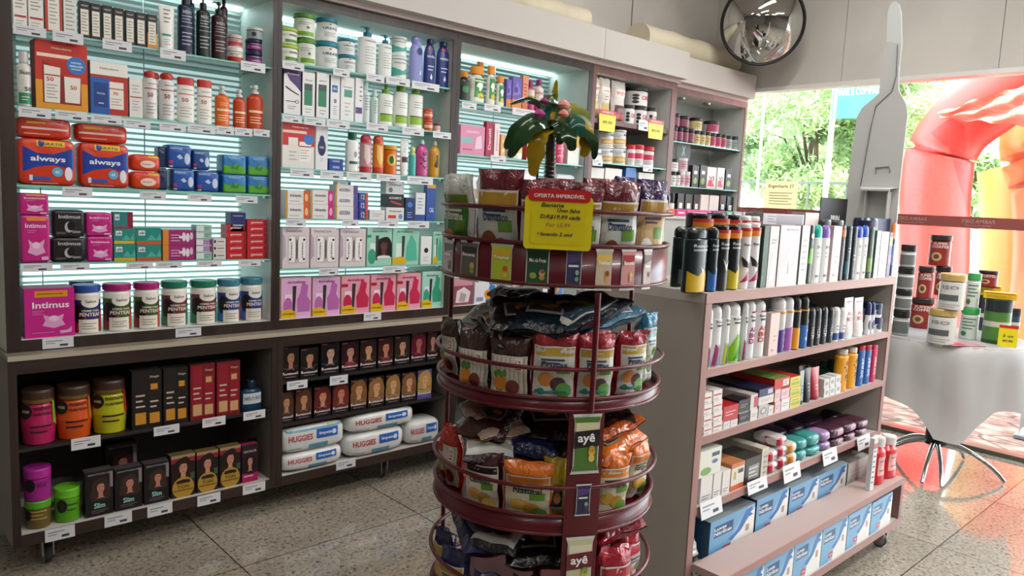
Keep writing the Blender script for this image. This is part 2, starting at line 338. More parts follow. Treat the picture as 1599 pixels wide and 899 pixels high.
part('end_panel', g, G(GX1-.03, GY, .131, GX1, GYB, .327), m=GREY)
for x in (GX0+.13, 2.95, GX1-.1):
    for y in (TY+.035, GYB-.09): caster(g, x-GX0, y-GY, .10, .034)
# light counter behind the gondola
cn = empty('white_counter', (2.95, 2.2, 0)); tag(cn, 'pale grey counter standing between the gondola and the wall cases', 'counter')
part('side_panel', cn, (0, 0, .1, .02, .3, 1.49), m=GREY); part('side_panel', cn, (1.33, 0, .1, 1.35, .3, 1.49), m=GREY); part('front_panel', cn, (.02, 0, .1, 1.33, .018, 1.49), m=mat('b9bbb6', .5)); part('worktop', cn, (-.005, -.008, 1.491, 1.355, .31, 1.505), m=mat('cfccc5', .4))
part('plinth', cn, (.03, .03, 0, 1.32, .27, .1), m=mat('55504c'))
# ---------------------------------------------------------------- mirror
mc = Vector((5.30, 3.075, 2.945)); nrm = Vector((-.80, -.56, -.22)).normalized()
mr = empty('convex_mirror', mc); mr.rotation_mode = 'QUATERNION'; mr.rotation_quaternion = nrm.to_track_quat('Z', 'Y'); tag(mr, 'round convex security mirror with black rim high by the window corner', 'mirror')
b = MB(); rows = []
for i in range(17):
    a = i/16*R(50); rows.append([(.385*sin(a)*cos(2*pi*j/48), .385*sin(a)*sin(2*pi*j/48), .385*(cos(a)-cos(R(50)))) for j in range(48)])
b.grid(rows, mat('c2c2c0', .03, metal=1), True, True); b.build('mirror_dome', mr)
b = MB(); b.tube([(.298*cos(2*pi*j/48), .298*sin(2*pi*j/48), 0) for j in range(48)], .0115, mat('17181a', .35), 10, True); b.lathe([(.298, -.012), (.29, -.03), (.05, -.05)], mat('1c1d1f'), 40); b.build('rim', mr)
b = MB(); b.tube([(0, 0, -.05), (0, 0, -.2)], .012, mat('888', .3) if 0 else mat('888888', .3)); b.build('bracket', mr)
# ---------------------------------------------------------------- cardboard bottle stand
st = empty('cardboard_display', (4.22, 1.69, 0)); tag(st, 'tall grey cardboard bottle-shaped display seen from its back', 'cardboard display')
CARD = mat('bcbdbb', .6); CARD2 = mat('a9aaa8', .6)
def outline(px, y0=1.69, X=4.22):
    return [(lambda q: (q.y-y0, q.z))(on_x(a, c, X)) for a, c in px]
def slab(pts, x, th, m, b):
    n = len(pts); b.poly([(x, u, v) for u, v in pts], m); b.poly([(x+th, u, v) for u, v in reversed(pts)], m)
    for i in range(n):
        u, v = pts[i]; s, t = pts[(i+1) % n]; b.poly([(x, u, v), (x, s, t), (x+th, s, t), (x+th, u, v)], m)
body = outline([(1382, 66), (1376, 106), (1372, 146), (1358, 158), (1346, 168), (1338, 182), (1330, 235), (1322, 300), (1318, 345)])+[(.13, .0), (-.14, .0)]+outline([(1400, 345), (1404, 295), (1417, 178), (1415, 163), (1408, 150), (1403, 140), (1403, 112), (1408, 68)])
b = MB(); slab(body, 0, .012, CARD, b); b.build('body_panel', st)
neck = outline([(1385, 66), (1385, 40), (1386, 16), (1391, 6), (1397, 2), (1403, 6), (1407, 20), (1408, 68)])
b = MB(); slab(neck, .001, .01, mat('c3c8c6', .5), b); b.build('neck_panel', st)
fl = outline([(1398, 68), (1404, 68), (1400, 120), (1393, 146), (1368, 168), (1362, 200), (1344, 290), (1340, 340), (1337, 340), (1341, 290), (1358, 200), (1364, 166), (1390, 144), (1396, 120)])
q = outline([(1345, 292), (1403, 292)])
b = MB(); y0, y1, z = q[1][0], q[0][0], q[0][1]
b.poly([(0, y0, z), (0, y1, z), (-.06, y1-.02, z-.01), (-.06, y0+.02, z-.01)], CARD); b.box(-.06, y0+.02, z-.02, -.055, y1-.02, z-.01, CARD)
b.box(-.05, y0+.03, z-.62, -.002, y0+.035, z-.02, CARD2); b.box(-.05, y1-.05, z-.62, -.002, y1-.045, z-.02, CARD2); b.build('tray', st)
fold = outline([(1402, 70), (1400, 118), (1393, 143), (1368, 166), (1360, 200), (1344, 290)])
b = MB(); b.tube([(-.003, u, v) for u, v in fold], .003, mat('6c6d6c', .7), 5); b.build('fold_seam', st)
b = MB(); s1 = outline([(1368, 272), (1368, 262), (1389, 260), (1390, 270)]); b.tube([(-.004, u, v) for u, v in s1], .003, mat('6c6d6c', .7), 5); b.build('slot', st)
b = MB(); b.poly([(.012, .02, .02), (.012, .02, 1.5), (.35, .02, .02)], CARD2); b.build('strut', st)
# ---------------------------------------------------------------- draped table
TC = Vector((5.08, 1.52)); TZ = .85
tb_ = empty('round_table', (TC.x, TC.y, 0)); tag(tb_, 'round pedestal table with curved chrome feet under a grey cloth', 'table')
b = MB(); b.lathe([(.02, TZ-.025), (.43, TZ-.025), (.43, TZ-.003), (0, TZ-.003)], mat('c8c6c0'), 40); b.build('tabletop', tb_)
b = MB(); b.lathe([(.03, .17), (.03, TZ-.026)], mat('9c9c9a', .25, metal=1)); b.lathe([(.062, .16), (.055, .40)], mat('2d2826', .5), 18); b.build('column', tb_)
for a in (-155, -80, -10, 60, 130, 190):
    pts = []
    for i in range(11):
        s = i/10; r = .04+.34*s; pts.append((r*cos(R(a)), r*sin(R(a)), .012+.17*cos(s*pi/2)**.8 if s < 1 else .012))
    b = MB(); b.tube(pts, [.016-.005*i/10 for i in range(11)], mat('b4b8b6', .15, metal=1), 8); b.build('leg', tb_)
cl = MB(); rows = []; nA = 144
for i in range(24):
    row = []
    for j in range(nA):
        a = 2*pi*j/nA; ca = a-R(203); sq = .80/max(abs(cos(ca+pi/4)), abs(sin(ca+pi/4)))
        sq = min(sq, 1.0); total = sq; s = total*i/23
        if s <= .43: rr, z = s, TZ+.0
        else:
            d = s-.43; e = min(1, d/.09); rr = .43+.018*e+.018*min(1, d/.3)*sin(7*ca+.6)*1.6+.006*sin(17*ca)*min(1, d/.2); z = TZ-d*.97
        row.append((rr*cos(a), rr*sin(a), z))
    rows.append(row)
cl.grid(rows, lucent('grey_cloth', 'cbcacb', .35), True, True)
o = cl.build('tablecloth', None, (TC.x, TC.y, 0)); tag(o, 'light grey cloth draped over the round table', 'tablecloth')
# ---------------------------------------------------------------- outside
def paving():
    m = noisy('stone_paving', '7d5c50', 'a98d7e', 6, .8); n = m.node_tree.nodes; l = m.node_tree.links; b = n['Principled BSDF']
    vo = n.new('ShaderNodeTexVoronoi'); vo.feature = 'DISTANCE_TO_EDGE'; vo.inputs['Scale'].default_value = 6.5
    tc = n.new('ShaderNodeTexCoord'); mp = n.new('ShaderNodeMapping'); mp.inputs['Scale'].default_value = (1, .5, 1)
    cr = n.new('ShaderNodeValToRGB'); cr.color_ramp.elements[0].position = .02; cr.color_ramp.elements[1].position = .08; cr.color_ramp.elements[0].color = (.3, .26, .24, 1)
    mx = n.new('ShaderNodeMix'); mx.data_type = 'RGBA'; mx.blend_type = 'MULTIPLY'; mx.inputs[0].default_value = 1
    src = b.inputs['Base Color'].links[0].from_socket
    l.new(tc.outputs['Object'], mp.inputs[0]); l.new(mp.outputs[0], vo.inputs[0]); l.new(vo.outputs[0], cr.inputs[0]); l.new(src, mx.inputs[6]); l.new(cr.outputs[0], mx.inputs[7]); l.new(mx.outputs[2], b.inputs['Base Color']); return m
o = part('paving', None, (CX+.12, -6, -.12, 9.6, 9, -.01), m=paving()); o['kind'] = 'structure'
o = part('street', None, (9.6, -25, -.14, 90, 60, -.03), m=noisy('asphalt', 'a5a29c', 'b5b2ac', 3, .8)); o['kind'] = 'structure'
# inflatable arches
def path_x(px, X): return [on_x(a, c, X) for a, c in px]
def smooth_path(pts, n=8):
    out = []; P = [pts[0]]+pts+[pts[-1]]
    for i in range(1, len(P)-2):
        for k in range(n):
            t = k/n; a, b, c, d = P[i-1], P[i], P[i+1], P[i+2]
            out.append(.5*((2*b)+(c-a)*t+(2*a-5*b+4*c-d)*t*t+(3*b-a-3*c+d)*t**3))
    out.append(pts[-1]); return out
RED = mat('ea3630', .4); ORG = mat('ec7440', .4); YEL = mat('eea95c', .4)
A = path_x([(1458, 420), (1460, 300)], 8.5); p0 = A[0].copy(); p0.z = 0.02
leg2 = Vector((8.5, -2.6, 0.02))
pts = smooth_path([Vector((8.5, A[0].y, -.01)), Vector((8.5, A[0].y, .9)), A[1], on_x(1476, 226, 8.5), on_x(1545, 160, 8.5), Vector((8.5, 1.2, 3.55)), Vector((8.5, -.2, 3.7)), Vector((8.5, -1.4, 3.4)), Vector((8.5, -2.4, 2.5)), Vector((8.5, -2.6, 1.2)), Vector((8.5, -2.6, -.01))])
a1 = empty('inflatable_arch', (0, 0, 0)); tag(a1, 'big red inflatable arch standing outside the shopfront', 'inflatable arch')
b = MB(); b.tube(pts, .325, RED, 28); b.build('air_tube', a1)
bn = MB(); rows = []
c1, c2, c3, c4 = on_x(1462, 176, 8.1), on_x(1640, 118, 8.1), on_x(1640, 200, 8.1), on_x(1470, 184, 8.1)
for i in range(9):
    s = i/8; L_ = c1.lerp(c4, s); R_ = c2.lerp(c3, s); rows.append([L_.lerp(R_, t/30)+Vector((.035*sin(s*13+t*.35)*min(1, t/4), 0, .012*sin(t*.8+s*5))) for t in range(31)])
bn.grid(rows, mat('f06a58', .6)); bn.build('cloth_banner', a1)
a2 = empty('inflatable_arch', (0, 0, 0)); tag(a2, 'yellow and orange inflatable arch behind the red one', 'inflatable arch')
q = [on_x(1596, 420, 10.2), on_x(1592, 262, 10.2)]
pts = smooth_path([Vector((10.2, q[0].y, -.02)), Vector((10.2, q[0].y, .9)), q[1], on_x(1560, 205, 10.2), on_x(1518, 160, 10.2), Vector((10.2, 3.6, 3.9)), Vector((10.2, 4.6, 3.9)), Vector((10.2, 5.9, 3.0)), Vector((10.2, 6.1, 1.5)), Vector((10.2, 6.1, -.02))])
b = MB(); b.tube(pts[:17], .42, YEL, 24); b.build('air_tube', a2)
q2 = [on_x(1650, 420, 9.6), on_x(1648, 300, 9.6), on_x(1630, 215, 9.6), on_x(1672, 110, 9.6)]
b = MB(); b.tube(smooth_path([Vector((9.6, q2[0].y, -.01))]+q2), .40, ORG, 24); b.build('side_tube', a2)
# blue sign on posts
b = MB(); SX = 8.25; s0, s1 = on_x(1303, 134, SX), on_x(1374, 182, SX)
b.box(SX, s1.y, s1.z, SX+.04, s0.y, s0.z, mat('2f93a8', .4)); f_ = lambda u, v: (SX-.002, u, v)
b.text('PARE E COMPRE', (s0.y+s1.y)/2, (s0.z+s1.z)/2+.1, -.45, .07, mat('ffffff'), f_); sg = b.build('street_sign'); tag(sg, 'light blue street sign board seen through the window', 'sign')
b = MB()
for yy in (s0.y+.03,): b.tube([(SX+.05, yy, -.01), (SX+.05, yy, s0.z)], .012, mat('e8e8e8', .4))
b.build('post', sg)
for X, xx, zt in ((7.2, 1186, 2.9), (8.15, 1296, 3.1)):
    q = on_x(xx, 250, X); b = MB(); b.tube([(X, q.y, -.01), (X, q.y, zt)], .014, mat('e6efe8', .4)); b.lathe([(.06, -.01), (.06, .01), (.02, .015)], mat('d0d8d2'), cx=X, cy=q.y)
    tag(b.build('white_post'), 'slim white post outside, %s' % ('close to the vitamin case' if X == 7.2 else 'beside the blue sign'), 'post')
PAPER = bpy.data.materials.new('thin_paper'); PAPER.use_nodes = True; _n = PAPER.node_tree.nodes; _t = _n.new('ShaderNodeBsdfTranslucent'); _t.inputs[0].default_value = srgb('faf4da'); _x = _n.new('ShaderNodeMixShader'); _x.inputs[0].default_value = .5
_n['Principled BSDF'].inputs['Base Color'].default_value = srgb('f6eed0'); PAPER.node_tree.links.new(_n['Principled BSDF'].outputs[0], _x.inputs[1]); PAPER.node_tree.links.new(_t.outputs[0], _x.inputs[2]); PAPER.node_tree.links.new(_x.outputs[0], _n['Material Output'].inputs[0])
# paper notice and garden wall
b = MB(); b.box(0, -.14, 0, .003, .14, .23, PAPER); f_ = lambda u, v: (-.001, u, v)
b.text('Engenharia 27', 0, .185, -.22, .034, mat('8d8250'), f_)
for i in range(5): b.poly([(-.001, y, .13-.022*i+z) for y, z in ((.1, 0), (-.1+.03*(i % 2), 0), (-.1+.03*(i % 2), .006), (.1, .006))], mat('b5a874'))
q = on_x(1217, 327, CX+.055); tag(b.build('paper_notice', None, (CX+.052, q.y, q.z)), 'cream paper notice taped on the outside of the window', 'notice')
o = part('garden_wall', None, (13.5, 3.6, -.02, 13.7, 13, 1.35), (13.45, 3.6, 1.35, 13.75, 13, 1.42), m=mat('e8e8e2', .7)); tag(o, 'low white garden wall behind the trees outside', 'wall')
pl = MB(); pl.box(7.6, 3.55, -.01, 8.1, 4.75, .8, mat('e4e6e2', .6), .02); tag(pl.build('planter_wall'), 'white planter block outside behind the paper notice', 'planter')
# trees
def leafy(n_, a, b_):
    m = noisy(n_, a, b_, 3, .5); n = m.node_tree.nodes; t = n.new('ShaderNodeBsdfTranslucent'); t.inputs[0].default_value = srgb('c6d8a8'); x = n.new('ShaderNodeMixShader'); x.inputs[0].default_value = .45
    m.node_tree.links.new(n['Principled BSDF'].outputs[0], x.inputs[1]); m.node_tree.links.new(t.outputs[0], x.inputs[2]); m.node_tree.links.new(x.outputs[0], n['Material Output'].inputs[0]); return m
LEAF = [leafy('leaf_green', '86a86a', 'adc890'), leafy('leaf_dark', '6a9060', '8fb27c')]
def tree(loc, h, rad, n, label, seed, name='garden_tree', crown=(1, 1, 1), leaf=.09):
    r = random.Random(seed); t = MB()
    t.tube([(0, 0, -.02), (.04*h, .02, h*.3), (.0, -.03*h, h*.62), (.02, 0, h*.9)], [.05*h/3, .04*h/3, .028*h/3, .01], mat('5d5244', .8), 8)
    for i in range(9):
        a = r.uniform(0, 6.28); z = h*r.uniform(.35, .7); d = rad*r.uniform(.5, .9)
        t.tube([(0, 0, z), (d*.5*cos(a), d*.5*sin(a), z+.16*h), (d*cos(a), d*sin(a), z+.2*h)], [.016*h/3+.008, .012, .005], mat('5d5244', .8), 6)
    root = empty(name, loc); tag(root, label, 'tree'); t.build('trunk', root)
    f = MB(); cl_ = [(Vector((r.gauss(0, .42)*rad*crown[0], r.gauss(0, .42)*rad*crown[1], h*.68+r.gauss(0, .18)*h*crown[2])), r.uniform(.18, .4)*rad) for _ in range(34)]
    for i in range(n):
        c, rr = r.choice(cl_); d = Vector((r.gauss(0, 1), r.gauss(0, 1), r.gauss(0, .7))); d = d.normalized()*rr*r.uniform(.3, 1); p = c+d
        u = Vector((r.gauss(0, 1), r.gauss(0, 1), r.gauss(-.4, .6))).normalized(); v = u.cross(Vector((r.gauss(0, 1), r.gauss(0, 1), r.gauss(0, 1)))).normalized(); s = leaf*r.uniform(.6, 1.3)
        k = LEAF[i % 2]; w_ = s*.28
        f.poly([p-u*s, p-u*s*.2+v*w_, p+u*s, p-u*s*.2-v*w_], k)
    f.build('foliage', root); return root
tree((9.6, 4.75, 0), 3.6, 1.15, 22000, 'feathery green tree seen through the window beside the vitamin case', 3, leaf=.06)
tree((9.9, 3.95, 0), 3.9, .9, 17000, 'green tree seen through the window left of the cardboard display', 5, leaf=.055)
tree((12.4, 5.6, 0), 4.4, 1.5, 8000, 'taller tree rising further back outside the window', 9, leaf=.13)
q = on_x(1515, 290, 19); tree((19, q.y, 0), 3.6, 1.1, 4500, 'distant tree showing between the red and yellow arches', 11, leaf=.16)
q = on_x(1330, 250, 26); tree((26, q.y, 0), 6.5, 2.5, 6000, 'far background tree beyond the street', 15, leaf=.3)
tree((7.6, 5.5, 0), 1.5, .5, 2600, 'low leafy shrub outside beside the slim white post', 21, name='shrub', leaf=.08)
# plants' dark railing
b = MB()
for i in range(9): b.box(8.45+.0, 3.7+i*.22, 0, 8.47, 3.72+i*.22, 1.9, mat('3d4a44'))
for z in (1.1, 1.88): b.box(8.44, 3.7, z, 8.48, 5.5, z+.03, mat('3d4a44'))
tag(b.build('iron_railing'), 'dark iron railing with uprights among the outside greenery', 'railing')
# parked car
q = on_x(1500, 372, 30); c = empty('parked_car', (30, q.y, -.03)); tag(c, 'grey parked car across the street between the arches', 'car')
pr_ = [(-2.1, .25), (2.1, .25), (2.1, .75), (1.3, .92), (.7, 1.42), (-1.0, 1.45), (-1.7, .95), (-2.1, .85)]
b = MB(); W_ = .85
b.poly([(-W_, y, z) for y, z in pr_], '8b8f92'); b.poly([(W_, y, z) for y, z in reversed(pr_)], '8b8f92')
for i in range(len(pr_)):
    (y, z), (y2, z2) = pr_[i], pr_[(i+1) % len(pr_)]; b.poly([(-W_, y, z), (-W_, y2, z2), (W_, y2, z2), (W_, y, z)], '9a9ea0')
b.build('body', c); b = MB(); b.poly([(-W_-.01, y, z) for y, z in ((-1.45, .95), (1.1, .95), (.62, 1.35), (-.95, 1.38))], '1d2326'); b.build('window', c)
for y in (-1.35, 1.3):
    b = MB(); rows = [[(x, y+.32*cos(2*pi*j/18), .32+.32*sin(2*pi*j/18)) for j in range(18)] for x in (-.9, -.68)]
    b.grid(rows, '1b1b1b', True, True); b.poly(rows[0], '55585a'); b.build('wheel', c)
q = on_z(1590, 675, .0)
b = MB(); b.box(0, -.5, -.01, .5, .4, .03, mat('9fb6bc', .4), .01); tag(b.build('pale_plate', None, (6.35, 1.0, 0)), 'pale blue plate on the paving outside the door', 'ramp')  # stand-in plate for an unidentified pale shape beside the door glass
# ---------------------------------------------------------------- snack rack
RKM = mat('5a0f1c', .32, .45, 0, .15)
CD = R(44); RC = Vector((1.8*cos(CD), 1.8*sin(CD), 0)); RR = .265
rk = empty('snack_rack', RC); tag(rk, 'round wine-red tiered metal rack loaded with bagged snacks', 'display rack')
_cd = Vector((-cos(CD), -sin(CD), 0)); _sd = Vector((sin(CD), -cos(CD), 0))   # towards camera, to the right
def rdir(a): return _cd*cos(a)+_sd*sin(a)
def ang(px, z=None, r=RR, back=False):
    "angle around the rack for the picture column px"
    best, ba = 1e9, 0
    for k in range(-95, 96):
        a = R(k); p = RC+rdir(a)*r; p.z = z or 1.1; d = p-Vector((0, 0, EYE)); x = 799.5+FPX*d.dot(RT)/d.dot(FW)
        if abs(x-px) < best: best, ba = abs(x-px), a
    return ba
def ring(b, z, r, t, m): b.tube([(r*cos(2*pi*j/72), r*sin(2*pi*j/72), z) for j in range(72)], t, m, 8, True)
def drum(b, z0, z1, r, m, th=.003, a0=0, a1=2*pi, n=72):
    R0 = [[(q*cos(a0+(a1-a0)*j/n), q*sin(a0+(a1-a0)*j/n), z) for j in range(n+1)] for q, z in ((r, z0), (r, z1), (r-th, z1), (r-th, z0), (r, z0))]
    b.grid(R0, m)
def tray(z, z0, z1, rings, name='basket'):
    b = MB(); b.lathe([(.012, z-.004), (RR-.003, z-.004), (RR-.003, z), (.012, z)], RKM, 64, smooth=False); drum(b, z0, z1, RR, RKM); ring(b, z1, RR, .0045, RKM); ring(b, z0, RR, .004, RKM)
    o = b.build('basket', rk)
    for q in rings:
        b = MB(); ring(b, q, RR+.004, .0048, RKM); b.build('guard_ring', o)
    return o
T1 = tray(1.378, 1.379, 1.462, (1.532,)); T2 = tray(1.126, 1.116, 1.142, (1.205,)); T3 = tray(.856, .846, .886, (.950,)); T4 = tray(.585, .572, .612, (.71,)); T5 = tray(.30, .285, .33, (.42,))
b = MB(); b.lathe([(.24, .0), (.24, .02), (.03, .04)], RKM, 40); b.build('foot', rk)
b = MB(); b.tube([(0, 0, .04), (0, 0, 1.46)], .011, RKM); b.build('centre_pole', rk)
for k, (a, zt) in enumerate(((20, 1.367), (131, 1.535), (-112, 1.535))):
    d = rdir(R(a))*(RR+.012); b = MB(); b.tube([(d.x, d.y, 1.117 if k == 0 else .02), (d.x, d.y, zt)], .006, RKM); b.build('post', rk)
# picture stickers and the wide panel on the front post
def sticker(b, f, w, h, bg, top, fruit, txt=None, rim='cfcfcf'):
    "pack-shaped printed picture centred on f(0,0)"
    def P(pts, m, k): b.poly([f(u*w/2*k if 0 else u*w/2, v*h/2, e_) for u, v in pts], m)
    e_ = .0015; sh = lambda k: [(-k, -k), (-.86*k, -.78*k), (-.86*k, .78*k), (-k, k), (k, k), (.86*k, .78*k), (.86*k, -.78*k), (k, -k)]
    P(sh(1), mat(rim, .3), 1); e_ = .002; P(sh(.9), mat(bg, .3), 1); e_ = .0025
    P([(-.76, .25), (.76, .45), (.76, .72), (-.76, .72)], mat(top, .3), 1)
    e_ = .003; r = random.Random(len(b.v))
    for c in fruit:
        cx, cy, q = r.uniform(-.45, .45), r.uniform(-.6, -.1), r.uniform(.14, .26)
        P([(cx+q*cos(t*pi/5), cy+q*.6*sin(t*pi/5)) for t in range(10)], mat(c, .3), 1)
    if txt: b.text(txt, 0, h*.17, w*.62, h*.09, mat('ffffff', .3), lambda u, v: f(u, v, .0035))
    else: P([(-.6, .1), (.5, .1), (.5, .2), (-.6, .2)], mat('f0f0ea', .3), 1)
def on_drum(a, z, r=RR):
    def f(u, v, e=.002): p = rdir(a+u/r)*(r+e); return (p.x, p.y, z+v)
    return f
for x0, x1, bg, top, fr, tx in ((690, 710, 'b9a9a2', '4a2a24', ['8a5a4a', '3a2018'], None), (718, 748, '5f5a55', '2d2624', ['b9a23a', '8aa040', 'c9b070'], 'Banana'), (764, 801, 'b9cf3a', 'e3b93a', ['e08a2a', 'e8c25a', 'd9583a'], 'Tropical'),
    (818, 859, '2e5a40', '1d4030', ['e0c050', 'c9924a', '7a4a8a', 'a0b050'], 'Mix da Fruta'), (880, 911, '3c3f66', '5a4a80', ['2a2a3a', '7fa080', 'a8c0b0'], None), (928, 958, 'c9b9a0', 'e2c060', ['d08030', 'e0a050', '803a20'], 'Tradicional'), (969, 992, 'c98a8a', 'a02a3a', ['d9c060', 'e0a080'], 'Banana'), (1003, 1017, 'b5a5a0', '4a2a2a', ['603030'], None)):
    a = ang((x0+x1)/2, 1.41); wA = abs(ang(x1, 1.41)-ang(x0, 1.41))*RR
    b = MB(); sticker(b, on_drum(a, 1.414), max(.03, min(wA, .07)), .086, bg, top, fr, tx); b.build('pack_picture', T1)
pa = R(19)
b = MB(); drum_pts = lambda z0, z1, w_: [(-w_, z0), (w_, z0), (w_, z1), (-w_, z1)]
for z0, z1, w_ in ((.80, 1.116, .040), (.612, .80, .040), (.33, .572, .038)):
    f = on_drum(pa, 0, RR+.006); rows = [[f(-w_+2*w_*i/4, z, .0) for i in range(5)] for z in (z0, z1)]
    b.grid(rows, RKM); rows2 = [[f(-w_+2*w_*i/4, z, -.002) for i in range(5)] for z in (z1, z0)]; b.grid(rows2, RKM)
pn = b.build('front_panel', rk)
for z, h, bg, top, fr, tx, band in ((1.047, .130, '4f7a35', 'd9d2b0', ['d8b040', 'e0c060', 'b58a30'], None, '1c1c1a'), (.778, .130, 'c9c8a0', 'e3ddc0', ['d8b040', '3a2a4a', '6a9a40'], None, '6a1f2a'), (.925, .070, '2f2f50', '5a4080', ['90b0a0', '404050'], None, None)):
    f = on_drum(pa, z, RR+.008); w_ = .066 if band else .036
    b = MB(); sticker(b, f, w_, h, bg, top, fr, tx)
    if band:
        b.poly([f(u, v, .004) for u, v in ((-.028, -.008), (.028, -.004), (.028, .032), (-.028, .028))], mat(band, .3))
        b.text('ayê', -.002, .012, .038, .024, mat('ffffff', .3), lambda u, v: f(u, v, .005))
    b.build('pack_picture', pn)
# ---- snack bags
def bag(w, h, d, film, lab, label, cat='snack bag', name='snack_bag', top=None, seed=0, group=None, mtop=None):
    "pillow pouch standing upright, front towards -y; lab(b, f) prints on it"
    b = MB(); nx, nz = 13, 17; rg = random.Random(seed); ph = [rg.uniform(0, 6) for _ in range(4)]
    def th(s, t):   # s,t in -1..1
        e = max(0, 1-abs(s)**3.2)*max(0, 1-abs((t+.12)/.98 if t < 0 else t/.92)**4) if abs(t) < .95 else 0
        e = max(0, 1-abs(s)**3.2)*max(0, 1-abs(t)**5)
        return d/2*(e**.55)+.0012
    def wav(s, t): return .004*sin(5*s+ph[0])*t*t+.003*sin(7*t+ph[1])+(.007*sin(6*s+ph[2])*max(0, t-.6)*2.5)
    def edge(t): return 1-.05*(1-abs(t)**6)+.012*sin(9*t+ph[3])
    def P(s, t, side): return (s*w/2*edge(t), side*th(s, t)+wav(s, t), h/2+t*h/2)
    for side in (-1, 1):
        rows = [[P(-1+2*i/(nx-1), -1+2*k/(nz-1), side) for i in range(nx)] for k in range(nz)]
        if side > 0: rows = [r_[::-1] for r_ in rows]
        k0 = int(nz*.72) if mtop else nz-1
        b.grid(rows[:k0+1], film)
        if mtop: b.grid(rows[k0:], mtop)
    def f(u, v, e=.0012):   # u in -1..1, v in 0..1
        x, y, z = P(u, v*2-1, -1); return (x, y-e, z)
    lab(b, f)
    o = b.build(name)
    if label: tag(o, label, cat, group)
    return o
def L_rect(b, f, u0, v0, u1, v1, m, e=.0012, n=5):
    n = 8; e += .0012
    m = mat(m, .3) if isinstance(m, str) else m
    for i in range(n):
        for j in range(n):
            a, c = u0+(u1-u0)*i/n, u0+(u1-u0)*(i+1)/n; p, q = v0+(v1-v0)*j/n, v0+(v1-v0)*(j+1)/n
            b.poly([f(a, p, e), f(c, p, e), f(c, q, e), f(a, q, e)], m)
def L_blob(b, f, cu, cv, ru, rv, m, e=.0022):
    e += .0012; P = [[f(cu+k*ru*cos(t*pi/6), cv+k*rv*sin(t*pi/6), e) for t in range(12)] for k in (.01, .5, 1)]; b.grid(P, mat(m, .3), False, True)
def lab_plain(c1, c2, fruit, txt=None, tcol='20406a', seal=None):
    def g_(b, f):
        L_rect(b, f, -.90, .06, .90, .82, 'd9d8d2'); L_rect(b, f, -.85, .08, .85, .80, c1, .0016)
        L_rect(b, f, -.85, .69, .85, .80, c2, .0020); L_rect(b, f, -.85, .08, .85, .15, 'e4e2da', .0020)
        L_rect(b, f, -.6, .63, .45, .655, tcol, .0024); L_rect(b, f, -.5, .595, .25, .61, tcol, .0024)
        L_rect(b, f, .1, .45, .72, .56, '5f8f2e', .0026)
        for i, c in enumerate(fruit): L_blob(b, f, (-.35, .2, .45, -.1)[i % 4], (.36, .30, .22, .24)[i % 4], .36, .10, c, .0028+.0003*i)
        if txt: b.text(txt, 0, 0, 1.15, .075, mat(tcol, .3), lambda u, v: f(u, .585+v, .0045))
        if seal: L_blob(b, f, -.55, .2, .16, .04, seal, .004); L_rect(b, f, -.8, .175, .6, .205, seal, .0036)
    return g_
def lab_none(b, f):
    L_rect(b, f, -.55, .25, .6, .62, '8f8d88', .0016); L_rect(b, f, -.48, .29, .52, .58, '2f2a2c', .0020); L_blob(b, f, .1, .42, .3, .08, 'a8783a', .0028)
def lab_stripe(fr):
    def g_(b, f):
        L_rect(b, f, -.92, .04, .92, .72, 'dedacb')
        for i in range(8): L_rect(b, f, -.85+.23*i, .06, -.85+.23*i+.05, .70, 'a9a493', .0016)
        for i, c in enumerate(fr): L_blob(b, f, -.40+.62*i, .27-.05*(i % 2), .36, .12, c, .0026+.0003*i)
        for i in range(4): L_blob(b, f, -.62+.16*i, .42+.03*(i % 2), .10, .06, '4f8a2e', .0034)
        L_rect(b, f, .32, .50, .72, .70, 'efece6', .003); b.text('12', 0, 0, .26, .10, mat('b82a28'), lambda u, v: f(.52+u, .61+v, .0045)); L_rect(b, f, .36, .52, .68, .54, 'b82a28', .0036)
    return g_
def put_bag(px, z, o, r=None, tilt=6, yaw=0):
    a = ang(px, z+.08, (r or RR-.035)); d = rdir(a); r = r or RR-.035
    o.location = RC+d*r+Vector((0, 0, z)); d = rdir(a*.62); o.rotation_euler = (R(tilt), 0, math.atan2(d.y, d.x)+pi/2+R(yaw)); return o
# real rotation: front (-y) must face outward along d
WF = foil('d5dad5'); MF = foil('6b2530'); PF = foil('3c2352'); CRF = foil('9d2433'); BKF = foil('1b1a1c', .18); NVF = foil('1d2350', .2); ORF = foil('d9701f'); CLF = foil('c9cec9', .12, 30, .8); TLF = foil('2a7fa0'); DGF = foil('23262b', .2); YLF = foil('d9c21a', .25); BRF = foil('3e2420', .2); SVF = foil('8b8f92', .15, 30, .8); GRF = foil('4b4e52', .2)
G1 = 'snack bags standing in the top basket'
def B(px, z, w, h, d, film, lab, label, tilt=6, yaw=0, r=None, grp=None, mtop=None, seed=[0]):
    seed[0] += 1; w *= 1.13 if r is None or r > .2 else 1; o = bag(w, h, d, film, lab, label, seed=seed[0], group=grp, mtop=mtop); return put_bag(px, z, o, r, tilt, yaw)
gw = lab_plain('3f7a3c', '6f8a2e', ['c96a2a', 'a8501e', '2f6a35'], 'Banana', 'e8e8d8')
gm = lab_plain('bfc4c2', 'b08a30', ['7a4a2a', '8a5a30', '3f6a52'], 'Damasco', '33405a', '2f7a6a')
B(697, 1.379, 0.075, 0.223, .035, WF, gw, 'white and green snack bag at the left end of the top basket', r=.222, grp=G1)
B(727, 1.379, 0.079, 0.223, .035, WF, gw, 'white and green snack bag next to the big wine-red bag', r=.222, grp=G1)
B(783, 1.379, 0.092, 0.233, .04, MF, gm, 'wine-red snack bag with grey label left of the yellow sign', r=.225, grp=G1)
